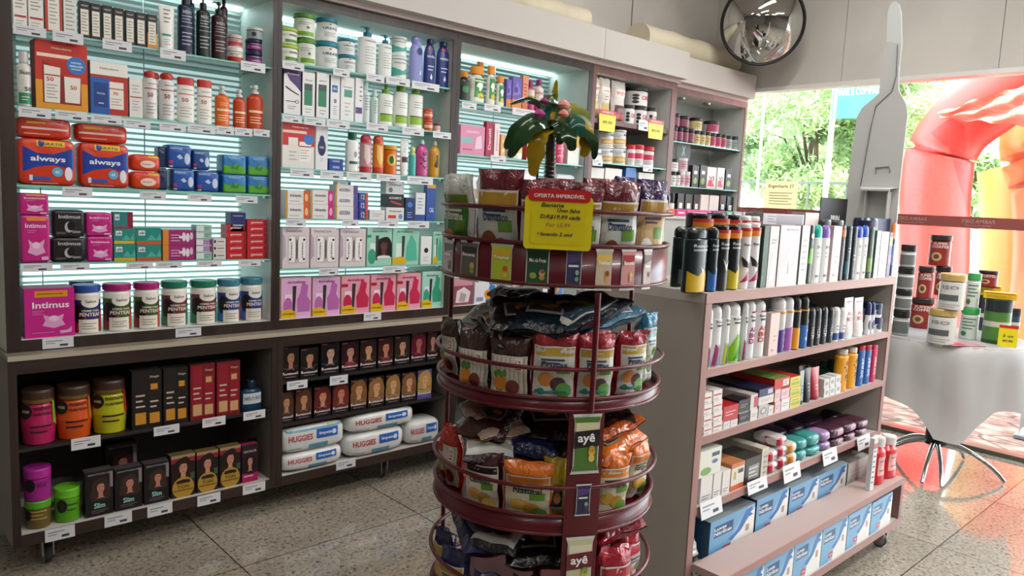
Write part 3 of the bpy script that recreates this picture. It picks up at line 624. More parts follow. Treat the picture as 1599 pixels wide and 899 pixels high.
B(845, 1.379, 0.088, 0.213, .04, MF, gm, 'wine-red snack bag mostly hidden behind the yellow sign, left half', r=.222, grp=G1)
B(900, 1.379, 0.088, 0.213, .04, MF, gm, 'wine-red snack bag half hidden by the right edge of the yellow sign', r=.222, grp=G1)
B(955, 1.379, 0.086, 0.218, .04, MF, gm, 'wine-red snack bag standing right of the yellow sign', r=.222, grp=G1)
B(1000, 1.379, 0.083, 0.228, .04, PF, lab_plain('c9a878', 'b08a4a', ['e8e8e0', '8a6a9a'], None, '4a3a6a'), 'purple snack bag at the right end of the top basket', r=.222, grp=G1)
B(1020, 1.379, 0.066, 0.208, .035, PF, lab_plain('8a7a3a', '5a4a6a', ['d8c040', 'e0e0d0']), 'purple and yellow snack bag wrapping round the right side', r=.215, grp=G1)
for i, (px, f_, r_, h_, lb) in enumerate(((715, CLF, .13, .235, 'clear crumpled bag in the second ring behind the green bags'), (800, MF, .15, .215, 'wine-red bag standing behind the first wine-red one'), (862, MF, .145, .22, 'wine-red bag with folded top just behind the yellow sign'), (925, MF, .14, .225, 'wine-red bag in the second ring right of the palm trunk'), (980, PF, .14, .235, 'crumpled purple bag top rising at the right rear'), (752, CLF, .15, .222, 'clear crumpled bag behind the left wine-red bag'))):
    B(px, 1.379, .085, h_, .05, f_, lab_none, lb, tilt=3, r=r_, grp='second ring of bags in the top basket')
# tier 2
G2 = 'snack bags standing in the second basket'
sm = lab_stripe(['d98a2a', '7a3a30'])
B(700, 1.127, .066, .135, .035, BRF, sm, 'brown and cream striped snack bag at the left end of the second basket', r=.226, grp=G2)
B(746, 1.127, .074, .135, .035, BRF, sm, 'brown and cream striped snack bag, middle of the three', r=.228, grp=G2)
B(799, 1.127, .080, .135, .035, BRF, sm, 'brown and cream striped snack bag beside the crimson ones', r=.228, grp=G2)
rl = lab_plain('c6c8c2', 'b5953a', ['c9803a', '4a3038', '5f9a4a'], 'Frutas', '33405a', '2f7a6a')
B(864, 1.127, .088, .155, .045, CRF, rl, 'crimson snack bag with pale label in the middle of the second basket', r=.225, grp=G2)
B(925, 1.127, .078, .15, .045, CRF, rl, 'crimson snack bag behind the thin rack post', r=.225, grp=G2)
B(978, 1.127, .07, .15, .045, CRF, rl, 'crimson snack bag with bright glint at the right', r=.222, grp=G2)
B(1006, 1.127, .055, .175, .04, TLF, lab_plain('b9c9b9', '6fa0b0', ['a0a050', '505a3a']), 'blue foil snack bag at the right end of the second basket', r=.215, grp=G2)
def lie(x, y_px, z, w, h, d, film, lab, label, yaw, pitch=-75, roll=0, grp=None, depth=None):
    "bag lying on the pile; position from its picture point at height z"
    p = on_z(x, y_px, z) if depth is None else None
    if p is None or (p.xy-RC.xy).length > .2:
        v = (on_z(x, y_px, z).xy-RC.xy) if z < EYE-.05 else Vector((0, 0)); v = v.normalized()*min(v.length, .17 if depth is None else depth) if v.length > 0 else v; p = Vector((RC.x+v.x, RC.y+v.y, z))
    seed = int(x*7+y_px); o = bag(w, h, d, film, lab, label, seed=seed, group=grp)
    M = Matrix.Translation(p) @ Matrix.Rotation(CD-pi/2+R(yaw), 4, 'Z') @ Matrix.Rotation(R(pitch), 4, 'X') @ Matrix.Rotation(R(roll), 4, 'Y') @ Matrix.Translation((0, 0, -h/2)); o.matrix_world = M; return o
GP2 = 'bags piled loose in the second basket'
bl = lab_plain('b8b8ae', '8a7030', ['a8742a', '5a3020'])
for a in ((735, 525, 1.263, .13, .17, .04, DGF, bl, 'grey-black crinkled bag lying at the left of the second basket', 30), (770, 505, 1.293, .14, .17, .045, BKF, lab_none, 'shiny black bag lying at the left rear of the second basket', 10),
    (850, 505, 1.303, .15, .19, .045, foil('14222b', .2), lab_none, 'dark navy bag heaped in the centre of the second basket', -10), (860, 520, 1.280, .13, .16, .04, BRF, bl, 'shiny brown-black bag with grey label atop the crimson bags', -15),
    (780, 528, 1.261, .075, .15, .04, CRF, lab_none, 'crimson bag lying crosswise above the striped bags', 75), (930, 500, 1.308, .15, .2, .05, foil('1a2430', .2), lab_plain('3d5060', '5a6a70', ['c9c9bd', '2a2a2a']), 'large dark blue bag at the right rear of the second basket', -50),
    (975, 505, 1.293, .11, .16, .04, foil('4f7f9a', .2), lab_plain('b9c4bd', '6a8a9a', ['2a2a2a', '7a8a4a', 'c9b070']), 'blue and silver foil bag drooping at the right', -60), (952, 530, 1.268, .11, .10, .05, CRF, lab_none, 'crimson bag lying flat behind the thin post', 20),
    (700, 540, 1.246, .10, .13, .04, BRF, sm, 'brown striped bag lying against the left guard ring', 60), (815, 470, 1.278, .15, .18, .06, BRF, lab_none, 'dark brown bag at the very back of the second basket', 40), (765, 485, 1.258, .14, .18, .06, CLF, lab_none, 'clear crumpled bag under the black bags', -30),
    (900, 535, 1.218, .16, .18, .06, BKF, lab_none, 'black bag buried under the crimson bag', 25)):
    lie(*a, grp=GP2)
# tier 3
G3 = 'snack bags standing in the third basket'
wb = lab_plain('d6d2c2', '2a2020', ['cfa04a', 'b98a3a', 'e0c070'], 'Castanha', '24242a', None); ob = lab_plain('c9c2a8', 'd07a28', ['c9a040', 'b58a2a', '5a8a3a'], 'Natural', '25302a')
B(694, .857, .062, .12, .035, foil('b8302a'), sm, 'red-topped striped snack bag at the left end of the third basket', r=.224, grp=G3)
B(713, .857, .06, .15, .035, foil('c22a22'), sm, 'bright red and white snack bag left of the cashew bag', r=.215, grp=G3)
B(759, .857, .08, .145, .04, foil('452024'), wb, 'dark wine bag of cashews with cream label', r=.227, grp=G3)
B(827, .857, .098, .14, .045, ORF, ob, 'orange banana chip bag left of the rack panel', r=.225, grp=G3)
B(866, .857, .05, .145, .035, foil('b9a01e'), lab_none, 'yellow bag squeezed beside the rack panel', r=.21, grp=G3)
B(948, .857, .082, .15, .045, ORF, ob, 'orange banana chip bag right of the rack panel', r=.222, grp=G3)
B(985, .857, .07, .145, .04, ORF, ob, 'orange banana chip bag at the right end of the third basket', r=.215, grp=G3)
GP3 = 'bags piled loose in the third basket'
for a in ((720, 665, 1.048, .13, .16, .04, foil('b59a8a', .2), lab_none, 'clear and red bag at the top left of the third basket', 30), (715, 690, 1.013, .10, .16, .045, CLF, lab_stripe(['c98a3a', '8a2a28']), 'white striped bag lying on the left side of the third basket', 50),
    (765, 690, 1.003, .12, .15, .04, foil('301a20', .2), bl, 'dark wine bag lying above the cashew bag', 5), (830, 685, 1.008, .14, .14, .05, NVF, lab_none, 'navy blue bag lying above the orange bag', -10),
    (850, 655, 1.038, .16, .18, .05, foil('1c1210', .25), lab_none, 'very dark bag in the shadow at the back of the third basket', 20), (950, 695, 1.003, .11, .16, .05, ORF, lab_none, 'glossy orange bag folded over the right side', -40),
    (975, 675, 1.038, .12, .15, .045, foil('c65f28'), lab_none, 'orange-red bag at the top right of the third basket', -60), (1000, 665, 1.053, .09, .11, .03, foil('4a2c22', .3), lab_none, 'brown bag corner sticking out on the right', -85), (770, 655, 1.048, .12, .15, .04, BRF, lab_none, 'brown bag at the back left of the third basket', -20),
    (905, 690, 0.988, .14, .16, .06, BRF, lab_none, 'brown bag behind the rack panel in the third basket', 10)):
    lie(*a, grp=GP3)
# tier 4
G4 = 'snack bags standing in the fourth basket'
nb = lab_plain('c9c6ba', 'b08a30', ['cfa04a', 'd9b860'], 'Castanha', '30303a')
B(680, .586, .06, .15, .04, NVF, nb, 'navy snack bag at the left end of the fourth basket', r=.222, grp=G4)
B(716, .586, .075, .155, .04, NVF, nb, 'navy snack bag with cream label, second in the fourth basket', r=.226, grp=G4)
B(772, .586, .085, .14, .04, NVF, nb, 'navy snack bag in the middle of the fourth basket', r=.228, grp=G4)
B(832, .586, .085, .15, .04, BKF, nb, 'black snack bag left of the lower panel', r=.226, grp=G4)
B(945, .586, .085, .20, .06, foil('a81c34', .15), lab_plain('c9b0a8', 'b02a3a', ['a06040']), 'glossy magenta-red bag right of the lower panel', r=.215, grp=G4)
B(985, .586, .08, .19, .06, foil('a81c34', .15), lab_plain('c9b0a8', 'b02a3a', ['a06040']), 'glossy magenta-red bag at the right end of the fourth basket', r=.20, grp=G4)
GP4 = 'bags piled loose in the fourth basket'
for a in ((725, 835, 0.783, .15, .17, .06, NVF, lab_none, 'navy bag lying on the left of the fourth basket', 20), (740, 815, 0.808, .12, .17, .04, GRF, lab_none, 'grey bag lying at the back of the fourth basket', 40), (775, 835, 0.798, .12, .16, .04, DGF, bl, 'black bag with silver-edged label on top of the navy ones', -20),
    (835, 850, 0.763, .15, .15, .05, BKF, lab_none, 'black bag lying in the centre of the fourth basket', 10), (960, 815, 0.818, .14, .17, .06, foil('b02038', .15), lab_none, 'magenta-red bag heaped at the top right of the fourth basket', -40), (695, 805, 0.818, .10, .14, .04, YLF, lab_none, 'bright yellow bag poking out at the left', 60),
    (990, 835, 0.788, .12, .17, .05, foil('8e1a30', .15), lab_none, 'dark crimson bag leaning over the right side', -70), (800, 800, 0.798, .1, .12, .04, YLF, lab_none, 'small yellow bag in the shade at the centre', 0), (900, 850, 0.758, .14, .15, .05, BRF, lab_none, 'brown bag behind the lower panel', 10)):
    lie(*a, grp=GP4)
# yellow offer sign
sg = MB(); f = lambda u, v: (u, -.0015, v)
def rr_(x0, z0, x1, z1, r, m, y=-.001, th=None):
    pts = []
    for cx, cz, a0 in ((x1-r, z0+r, -90), (x1-r, z1-r, 0), (x0+r, z1-r, 90), (x0+r, z0+r, 180)):
        for k in range(5): t = R(a0+k*22.5); pts.append((cx+r*cos(t), cz+r*sin(t)))
    if th:
        sg.poly([(a, y, c) for a, c in pts], m); sg.poly([(a, y+th, c) for a, c in reversed(pts)], m)
        for i in range(len(pts)): (a, c), (a2, c2) = pts[i], pts[(i+1) % len(pts)]; sg.poly([(a, y, c), (a, y+th, c), (a2, y+th, c2), (a2, y, c2)], m)
    else: sg.poly([(a, y, c) for a, c in pts], m)
YS = mat('e3d21c', .35); RS = mat('c4242c', .35); INK = mat('2a2c33', .5)
rr_(-.068, -.062, .068, .045, .008, YS, -.001, .003); rr_(-.062, .034, .062, .058, .008, RS, -.0025, .002); rr_(-.055, -.052, .055, .03, .006, mat('ddcb18', .35), -.0016)
sg.text('OFERTA IMPERDÍVEL', 0, .046, .102, .0095, mat('f4e9e4'), lambda u, v: (u, -.004, v))
for t, u, v, w_, h_, c in (('Banana', -.012, .027, .045, .008, INK), ('Uvan Salva', .02, .017, .046, .008, INK), ('D:R$19,99 cada', .004, .003, .08, .0095, INK), ('Por 15,99', 0, -.013, .048, .009, mat('a8803a')), ('• levando 2 und', -.006, -.031, .07, .0075, INK)):
    sg.text(t, u, v, w_, h_, c, lambda u, v: (u, -.003, v), ital=.25)
o = sg.build('offer_sign'); a = ang(873, 1.5, RR+.02); d = rdir(a); o.location = RC+d*(RR+.017)+Vector((0, 0, 1.515)); o.rotation_euler.z = math.atan2(d.y, d.x)+pi/2
tag(o, 'yellow offer sign with red header hanging on the top basket', 'price sign')
# ornamental palm
pm = empty('ornamental_palm', RC-_sd*.02+Vector((0, 0, 1.462))); tag(pm, 'glossy painted ornamental palm tree standing on top of the snack rack', 'ornament')
TRK = noisy('dark_bark', '1c1a16', '3a3226', 12, .3, bump=.4)
b = MB(); b.tube([(0, 0, 0), (.004, 0, .12), (-.002, 0, .22), (.004, 0, .275)], [.015, .013, .012, .009], TRK, 12)
for i in range(23): b.lathe([(.0142-.00015*i, .02+.0102*i), (.0155-.00015*i, .023+.0102*i), (.0140-.00015*i, .027+.0102*i)], TRK, 12)
b.build('trunk', pm)
S = _sd; 
b = MB(); b.tube([S*-.022+_cd*.02, S*-.03+Vector((0, 0, .1))+_cd*.02, S*-.028+Vector((0, 0, .17))+_cd*.02, S*-.012+Vector((0, 0, .2))+_cd*.01], .003, TRK, 6); b.build('side_stem', pm)
def leafmat():
    m = noisy('painted_leaf', '0f2f20', 'b08c14', 9, .16, p=(.50, .66), detail=1.5); return m
LFM = leafmat(); LFD = noisy('painted_leaf_dark', '0c2219', '2f5a2a', 8, .14, p=(.4, .75)); LFY = noisy('painted_leaf_yellow', '55781f', 'c9a012', 8, .2, p=(.3, .6)); LFT = noisy('painted_leaf_teal', '1d5a48', 'a8a020', 9, .2, p=(.45, .7))
def leaf(base, pts, wd, m, nm='leaf'):
    "curved blade along picture-space offsets (right, up, toward camera)"
    wd *= .78; P = smooth_path([Vector(base)]+[S*a*.70+Vector((0, 0, cz+(c-cz)*.66))+_cd*e*.7 for a, c, e in pts], 6); n = len(P); rows = []
    for i, p in enumerate(P):
        t = i/(n-1); wv = wd*(sin(pi*min(1, t*.92+.06))**.7)*(1+.12*sin(t*22)); tg = (P[min(n-1, i+1)]-P[max(0, i-1)]).normalized(); sd = tg.cross(_cd*.8+Vector((0, 0, .6))).normalized()
        rows.append([p+sd*wv*s-Vector((0, 0, 1))*abs(s)*wv*.35 for s in (-1, -.5, 0, .5, 1)])
    b = MB(); b.grid(rows, m); b.grid([[q-_cd*.0015 for q in r_][::-1] for r_ in rows], m); b.build(nm, pm)
cz = .262; ctr = Vector((0, 0, cz-.0))
C0 = (0, 0, cz)
for pts, wd, m in (([(-.06, cz+.03, .03), (-.12, cz-.02, .05), (-.15, cz-.09, .05)], .024, LFD), ([(-.05, cz+.005, .07), (-.10, cz-.05, .09), (-.135, cz-.12, .09)], .026, LFD), ([(-.04, cz-.03, .06), (-.05, cz-.10, .07), (-.055, cz-.18, .06)], .028, LFY),
    ([(-.03, cz+.07, -.05), (-.09, cz+.10, -.06), (-.15, cz+.08, -.06)], .013, LFD), ([(-.01, cz+.05, -.02), (-.006, cz+.10, -.02), (.0, cz+.115, .0)], .034, LFT), ([(.0, cz+.08, -.03), (.002, cz+.12, -.03), (.006, cz+.165, -.03)], .011, LFY), ([(.05, cz+.07, -.02), (.10, cz+.05, -.02), (.125, cz-.02, -.01)], .026, LFT),
    ([(.05, cz+.03, .05), (.085, cz+.01, .07), (.10, cz-.04, .07)], .024, LFT), ([(.10, cz+.02, -.01), (.12, cz-.05, -.01), (.105, cz-.10, -.01)], .024, LFY), ([(.03, cz-.0, .08), (.06, cz-.04, .10), (.07, cz-.09, .10)], .024, LFD), ([(.08, cz+.0, .0), (.14, cz-.04, .0), (.145, cz-.11, .0)], .017, LFD), ([(.02, cz+.01, .08), (.03, cz-.03, .1), (.025, cz-.07, .1)], .02, LFD)):
    leaf(C0, pts, wd, m)
for (a, c, e), r_, cc in (((-.042, cz+.03, .07), .018, 'b03a86'), ((.035, cz+.065, .06), .02, 'd98a80'), ((.035, cz+.03, .10), .017, 'd07a6a'), ((-.03, cz+.08, .03), .014, '8a2a6a')):
    b = MB(); p = S*a*.7+Vector((0, 0, cz+(c-cz)*.66))+_cd*e*.7; r_ *= .75; b.lathe([(.001, r_*.9), (r_*.7, r_*.5), (r_, 0), (r_*.7, -r_*.4), (.001, -r_*.5)], mat(cc, .25), 14, 1.3, .8, p.x, p.y)
    for i in range(len(b.v)): x, y, z = b.v[i]; b.v[i] = (x, y, z+p.z)
    b.build('blossom', pm)
# ---------------------------------------------------------------- products: shapes
def flatmap(w, d, h): return lambda u, v, e=.0004: ((u-.5)*w, -d/2-e, v*h)
def cylmap(rf, h, sy=1, span=2.7):
    def f(u, v, e=.0004):
        r = rf(v)+e; a = (u-.5)*span; return (r*sin(a), -r*sy*cos(a), v*h)
    return f
def softmap(w, d, h, n=5):
    def f(u, v, e=.0006):
        s, t = (u-.5)*2, (v-.5)*2; k = max(0, 1-min(1, abs(s))**n-min(1, abs(t))**n)**(1/n); return ((u-.5)*w, -d/2*k-e, v*h)
    return f
def clip(pts, ax, v, keep):
    out = []
    for i in range(len(pts)):
        a, c = pts[i], pts[(i+1) % len(pts)]; ia, ic = (a[ax]-v)*keep >= 0, (c[ax]-v)*keep >= 0
        if ia: out.append(a)
        if ia != ic: t = (v-a[ax])/(c[ax]-a[ax]); out.append((a[0]+(c[0]-a[0])*t, a[1]+(c[1]-a[1])*t))
    return out
def drape(b, pts, f, e, m, curved):
    if not curved: b.poly([f(u, v, e) for u, v in pts], m); return
    NU, NV = 14, (9 if curved == 2 else 1); us = [q[0] for q in pts]; vs = [q[1] for q in pts]
    for i in range(max(0, int(min(us)*NU)), min(NU, int(max(us)*NU)+1)):
        s1 = clip(clip(pts, 0, i/NU, 1), 0, (i+1)/NU, -1)
        if len(s1) < 3: continue
        for j in range(NV):
            s2 = clip(clip(s1, 1, j/NV, 1), 1, (j+1)/NV, -1) if NV > 1 else s1
            if len(s2) > 2: b.poly([f(u, v, e) for u, v in s2], m)
def decal(b, f, dl, curved=False, rough=.35):
    e = .0010 if curved else .0004
    for q in dl:
        k = q[0]; e += .00012
        if k == 'r':
            _, u0, v0, u1, v1, c = q; drape(b, [(u0, v0), (u1, v0), (u1, v1), (u0, v1)], f, e, mat(c, rough), curved)
        elif k == 'e': _, u, v, ru, rv, c = q; drape(b, [(u+ru*cos(t*pi/9), v+rv*sin(t*pi/9)) for t in range(18)], f, e, mat(c, rough), curved)
        elif k == 'p': drape(b, q[2], f, e, mat(q[1], rough), curved)
        elif k == 't': _, t, u, v, w_, h_, c = q; b.text(t, u, v, w_, h_, mat(c, rough), lambda a, c2, e=e: f(a, c2, e))
        elif k == 'v': _, t, u, v, w_, h_, c = q; b.text(t, u, v, w_, h_, mat(c, rough), lambda a, c2, e=e: f(a, c2, e), rot=1)
        elif k == 'l':   # small print lines
            _, u0, v0, u1, v1, c, n = q
            for i in range(n):
                vv = v1-(v1-v0)*(i+.5)/n; hh = (v1-v0)/n*.3; uu = u1-(u1-u0)*(.28 if i % 2 else .05)
                drape(b, [(u0, vv-hh/2), (uu, vv-hh/2), (uu, vv+hh/2), (u0, vv+hh/2)], f, e, mat(c, rough), curved)
        elif k == 'f':   # printed portrait of a woman's head, hair and shoulders
            _, u, v, s, skin, hair = q[:6]; cl = q[6] if len(q) > 6 else hair
            P = lambda pts, c, de: b.poly([f(min(1, max(0, u+s*a*1.45)), v+s*c2*.88, e+de) for a, c2 in pts], mat(c, rough))
            wv = [(1.12+.08*sin(5*t)) for t in range(20)]
            P([(.40*wv[t]*cos(t*pi/10), .03+.46*wv[t]*sin(t*pi/10)) for t in range(20)], hair, 0)
            P([(-.47, -.05), (.47, -.05), (.56, -.42), (.42, -.58), (.2, -.6), (-.25, -.6), (-.46, -.56), (-.55, -.4)], hair, .0001)
            P([(-.1, -.1), (.1, -.1), (.12, -.42), (.34, -.56), (-.34, -.56), (-.12, -.42)], skin, .0002)
            P([(.19*cos(t*pi/8), .05+.27*sin(t*pi/8)) for t in range(16)], skin, .0003)
            P([(-.2, .12), (-.22, .34), (0, .42), (.22, .32), (.1, .24), (-.08, .25)], hair, .0004)
            for sg_ in (-1, 1): P([(sg_*.085-.045, .09), (sg_*.085+.045, .09), (sg_*.085+.035, .115), (sg_*.085-.035, .115)], '2a1a18', .0005)
            P([(-.07, -.09), (.07, -.09), (.04, -.12), (-.04, -.12)], 'a03a40', .0005); P([(-.015, -.02), (.02, -.02), (.01, .07)], 'a8705c', .0005)
            P([(-.36, -.62), (.36, -.62), (.3, -.5), (0, -.46), (-.3, -.5)], cl, .0006)
def p_box(w, d, h, c, dl, o, name):
    b = MB(); s = mat(o.get('side', c), o.get('rough', .4)); m = mat(c, o.get('rough', .4))
    b.box(-w/2, -d/2, 0, w/2, d/2, h, s, mf=m)
    if 'top' in o: b.poly([(-w/2, -d/2, h+.0003), (w/2, -d/2, h+.0003), (w/2, d/2, h+.0003), (-w/2, d/2, h+.0003)], o['top'])
    b.poly([(-w/2+.001, -d/2-.0001, h-.0012), (w/2-.001, -d/2-.0001, h-.0012), (w/2-.001, -d/2-.0001, h-.0004), (-w/2+.001, -d/2-.0001, h-.0004)], s)
    decal(b, flatmap(w, d, h), dl); r = b.build(name)
    return r
def p_soft(w, d, h, c, dl, o, name):
    b = MB(); n = o.get('n', 5); m = foil(c, .28, 22, .25) if isinstance(c, str) else c; N = 14
    def sp(a): return math.copysign(abs(sin(a))**(2/n), sin(a)), math.copysign(abs(cos(a))**(2/n), cos(a))
    rows = []
    for i in range(N+1):
        sa, ca = sp(-pi/2+pi*i/N); ca = abs(ca); rows.append([(w/2*ca*sp(2*pi*j/28)[0], -d/2*ca*sp(2*pi*j/28)[1], h/2+h/2*sa) for j in range(28)])
    b.grid(rows, m, True, True)
    if o.get('fin'):
        fm = foil(o['fin'], .25, 30, .4)
        for s in (-1, 1): b.poly([(s*w/2*.97, -.001, h*.12), (s*(w/2+.004), -.001, h*.08), (s*(w/2+.004), -.001, h*.92), (s*w/2*.97, -.001, h*.88)], fm)
    decal(b, softmap(w, d, h, n), dl, 2, .3); return b.build(name)
def p_jar(w, d, h, c, dl, o, name):
    r = w/2; lf = o.get('lidf', .17); lc = o.get('lid', 'ffffff'); z = h*(1-lf); b = MB(); rm = .9; bl = o.get('belly', 0)
    prof = [(r*.9, 0), (r*.97, h*.015), (r*.97*(1+bl*0), h*.06), (r*.97+bl*r, z*.5), (r*.97, z*.93), (r*.86, z*.985), (r*.8, z)]
    b.lathe(prof, mat(c, o.get('rough', .3)), 28)
    if 'shoulder' in o: b.lathe([(r*.972, z*.86), (r*.975, z*.93), (r*.866, z*.987)], mat(o['shoulder'], .3), 24)
    rf = lambda v: r*.972+bl*r*max(0, 1-abs(v*h/z*2-1)**1.5)
    decal(b, cylmap(rf, h), dl, True); ob = b.build(name)
    L = MB(); L.lathe([(r*.93, 0), (r, .001), (r, (h-z)*.82), (r*.95, (h-z)*.98), (r*.5, h-z)], mat(lc, .35), 24)
    L.lathe([(r*.5, h-z), (0, h-z+.0001)], mat(lc, .35), 24)
    if 'band' in o: L.lathe([(r*1.004, .001), (r*1.004, (h-z)*.3)], mat(o['band'], .3, metal=.6), 24)
    lo = L.build('lid', ob, (0, 0, z+.0003)); lo['label'] = o.get('lidlab', 'screw lid'); return ob
def bprof(h, r, nk, sh): return [(r*.86, 0), (r*.97, h*.01), (r, h*.04), (r, h*sh), (r*.93, h*(sh+(1-sh)*.35)), (r*.7, h*(sh+(1-sh)*.7)), (nk, h*.985), (nk, h)]
def p_bottle(w, d, h, c, dl, o, name):
    cf = o.get('capf', .15); z = h*(1-cf); sy = min(1, d/w); r = w/2; nk = r*o.get('neck', .45); sh = o.get('sh', .82); b = MB()
    pr = bprof(z, r, nk, sh)
    if o.get('waist'): pr = [(r*.86, 0), (r, z*.03), (r*.98, z*.2), (r*.84, z*.5), (r*.95, z*.75), (r*.9, z*.86), (r*.6, z*.95), (nk, z)]
    b.lathe(pr, mat(c, o.get('rough', .3)), 28, 1, sy)
    zz = [q[1]/h for q in pr]; rr = [q[0] for q in pr]
    def rf(v):
        for i in range(len(zz)-1):
            if zz[i] <= v <= zz[i+1]: return rr[i]+(rr[i+1]-rr[i])*(v-zz[i])/max(1e-6, zz[i+1]-zz[i])
        return r
    decal(b, cylmap(rf, h, sy), dl, 2); ob = b.build(name); L = MB(); cw = r*o.get('capw', .6); cc = mat(o.get('cap', 'ffffff'), .3); H = h-z; cs = o.get('capshape', 'flat'); csy = 1 if cw < r*.8 else sy
    if cs == 'flat': L.lathe([(cw, 0), (cw, H*.85), (cw*.9, H), (0, H)], cc, 20, 1, csy)
    elif cs == 'dome': L.lathe([(cw, 0), (cw, H*.45), (cw*.93, H*.68), (cw*.72, H*.88), (cw*.4, H*.98), (0, H)], cc, 20, 1, csy)
    elif cs == 'taper': L.lathe([(cw, 0), (cw*.8, H*.6), (cw*.5, H), (0, H)], cc, 20, 1, csy)
    elif cs == 'pump':
        L.lathe([(cw, 0), (cw, H*.35), (cw*.9, H*.4), (cw*.32, H*.42), (cw*.32, H*.72), (cw*.62, H*.74), (cw*.62, H*.97), (0, H)], cc, 14)
        s = o.get('dir', -1); L.tube([(0, 0, H*.86), (s*r*.75, -r*.2, H*.88), (s*r*.95, -r*.25, H*.76)], [H*.09, H*.07, H*.05], cc, 8)
    elif cs == 'spray': L.lathe([(cw, 0), (cw, H*.3), (cw*.5, H*.4), (cw*.5, H*.6), (cw*.8, H*.65), (cw*.75, H), (0, H)], cc, 14); L.box(-cw*1.1, -.003, H*.7, 0, .003, H*.9, cc)
    L.build('pump' if cs == 'pump' else ('sprayer' if cs == 'spray' else 'cap'), ob, (0, 0, z+.0002)); return ob
def p_tube(w, d, h, c, dl, o, name):
    cf = o.get('capf', .1); z = h*cf; b = MB(); r = w/2; m = mat(c, .3); rows = []
    for i in range(9):
        t = i/8; sx = r*(.88+.12*t); sy = max(.0012, d/2*(1-t)**.8); rows.append([(sx*sin(2*pi*j/22), -sy*cos(2*pi*j/22), z+(h-z)*t) for j in range(22)])
    b.grid(rows, m, True, True); b.poly(rows[0][::-1], m)
    def f(u, v, e=.0006):
        t = max(0, (v*h-z)/(h-z)); sx = r*(.88+.12*t); sy = max(.0012, d/2*(1-t)**.8); s = (u-.5)*2*.97; return (sx*s, -sy*max(0, 1-s*s)**.5-e, v*h)
    decal(b, f, dl, 2); ob = b.build(name); L = MB(); L.lathe([(r*.72, 0), (r*.75, z*.1), (r*.78, z*.99), (r*.3, z*.995)], mat(o.get('cap', 'f2f2f2'), .35), 18, 1, min(1, d/w*1.25)); L.build('cap', ob); return ob
def p_bag(w, d, h, c, dl, o, name):
    def lab(b, f):
        g_ = lambda u, v, e=.001: f((u-.5)*1.9, v, e+.0006); decal(b, g_, dl, 2)
    return bag(w, h, d, foil(c), lab, None, name=name, seed=int(w*1e5) % 97)
KIND = dict(box=p_box, soft=p_soft, jar=p_jar, bottle=p_bottle, tube=p_tube, bag=p_bag)
ORD = ['first', 'second', 'third', 'fourth', 'fifth', 'sixth', 'seventh', 'eighth', 'ninth', 'tenth', 'eleventh', 'twelfth', 'thirteenth', 'fourteenth', 'fifteenth', 'sixteenth']
def finish(items, place, group):
    by = {}
    for it in items: by.setdefault(it[1], []).append(it)
    for desc, L in by.items():
        cols = []
        for it in sorted(L, key=lambda q: q[4]):
            if cols and abs(cols[-1][0][4]-it[4]) < .022: cols[-1].append(it)
            else: cols.append([it])
        for k, c in enumerate(cols):
            c.sort(key=lambda q: q[5])
            for j, it in enumerate(c):
                lb = desc
                if len(c) > 1: lb += ', '+(('bottom', 'top') if len(c) == 2 else ('bottom', 'middle', 'top') if len(c) == 3 else ['bottom']+['%s up' % x for x in ORD[1:len(c)-1]]+['top'])[j]+' one'
                if len(cols) > 1: lb += ', '+ORD[k]+' from left'
                lb += ', '+place; tag(it[0], lb, it[3], group)
def row(place, group, Y, z, items, jitter=.0, st=None):
    "items: (x0, x1, ytop, style[, options]); options on=index of the item it stands on, dY=set back, bot=z of its base"
    out = []; info = []
    for it in items:
        x0, x1, yt, sty = it[:4]; op = dict(it[4]) if len(it) > 4 else {}; S = ST[sty]; s = dict(S[4]); s.update(op)
        Yf = Y+s.get('dY', 0); zb = z
        if 'on' in s: zb = info[s['on']][1]+.0006; Yf = max(Yf, info[s['on']][2])
        if 'bot' in s: zb = s['bot']
        xm = (x0+x1)/2; zt = on_y(xm, yt, Yf).z; zm = (zt+zb)/2
        # picture row of mid height at this column
        y = yt
        for _ in range(4):
            q = on_y(xm, y, Yf); y += (q.z-zm)*FPX/ (q-Vector((0, 0, EYE))).length
        a, c = on_y(x0, y, Yf).x, on_y(x1, y, Yf).x; w_ = abs(c-a)-.0016; h_ = max(.006, zt-zb)
        if s.get('hmax'): h_ = min(h_, s['hmax'])
        d_ = s.get('d') or ({'box': min(.11, max(.028, w_*.5)), 'soft': .07, 'jar': w_, 'tube': w_*.55}.get(S[0], w_*s.get('flat', 1)))
        if S[0] in ('jar',): d_ = w_
        if S[0] == 'bottle': d_ = min(d_, w_)
        o = KIND[S[0]](w_, d_, h_, s.get('c', S[1]), s.get('dl', S[2]), s, S[3][1]); o.location = ((a+c)/2, Yf+d_/2+.0005, zb+.0003)
        o.rotation_euler.z = R(s.get('rot', -14 if S[0] == 'jar' else 0))
        out.append((o, s.get('desc', S[3][0]), None, S[3][2], (a+c)/2, zb)); info.append(((a+c)/2, zb+h_+.0003, Yf))
    finish(out, place, group); return info
ST = {}
def sty(key, kind, c, dl, desc, name, cat, **o): ST[key] = (kind, c, dl, (desc, name, cat), o)
W_ = 'f2f1ec'
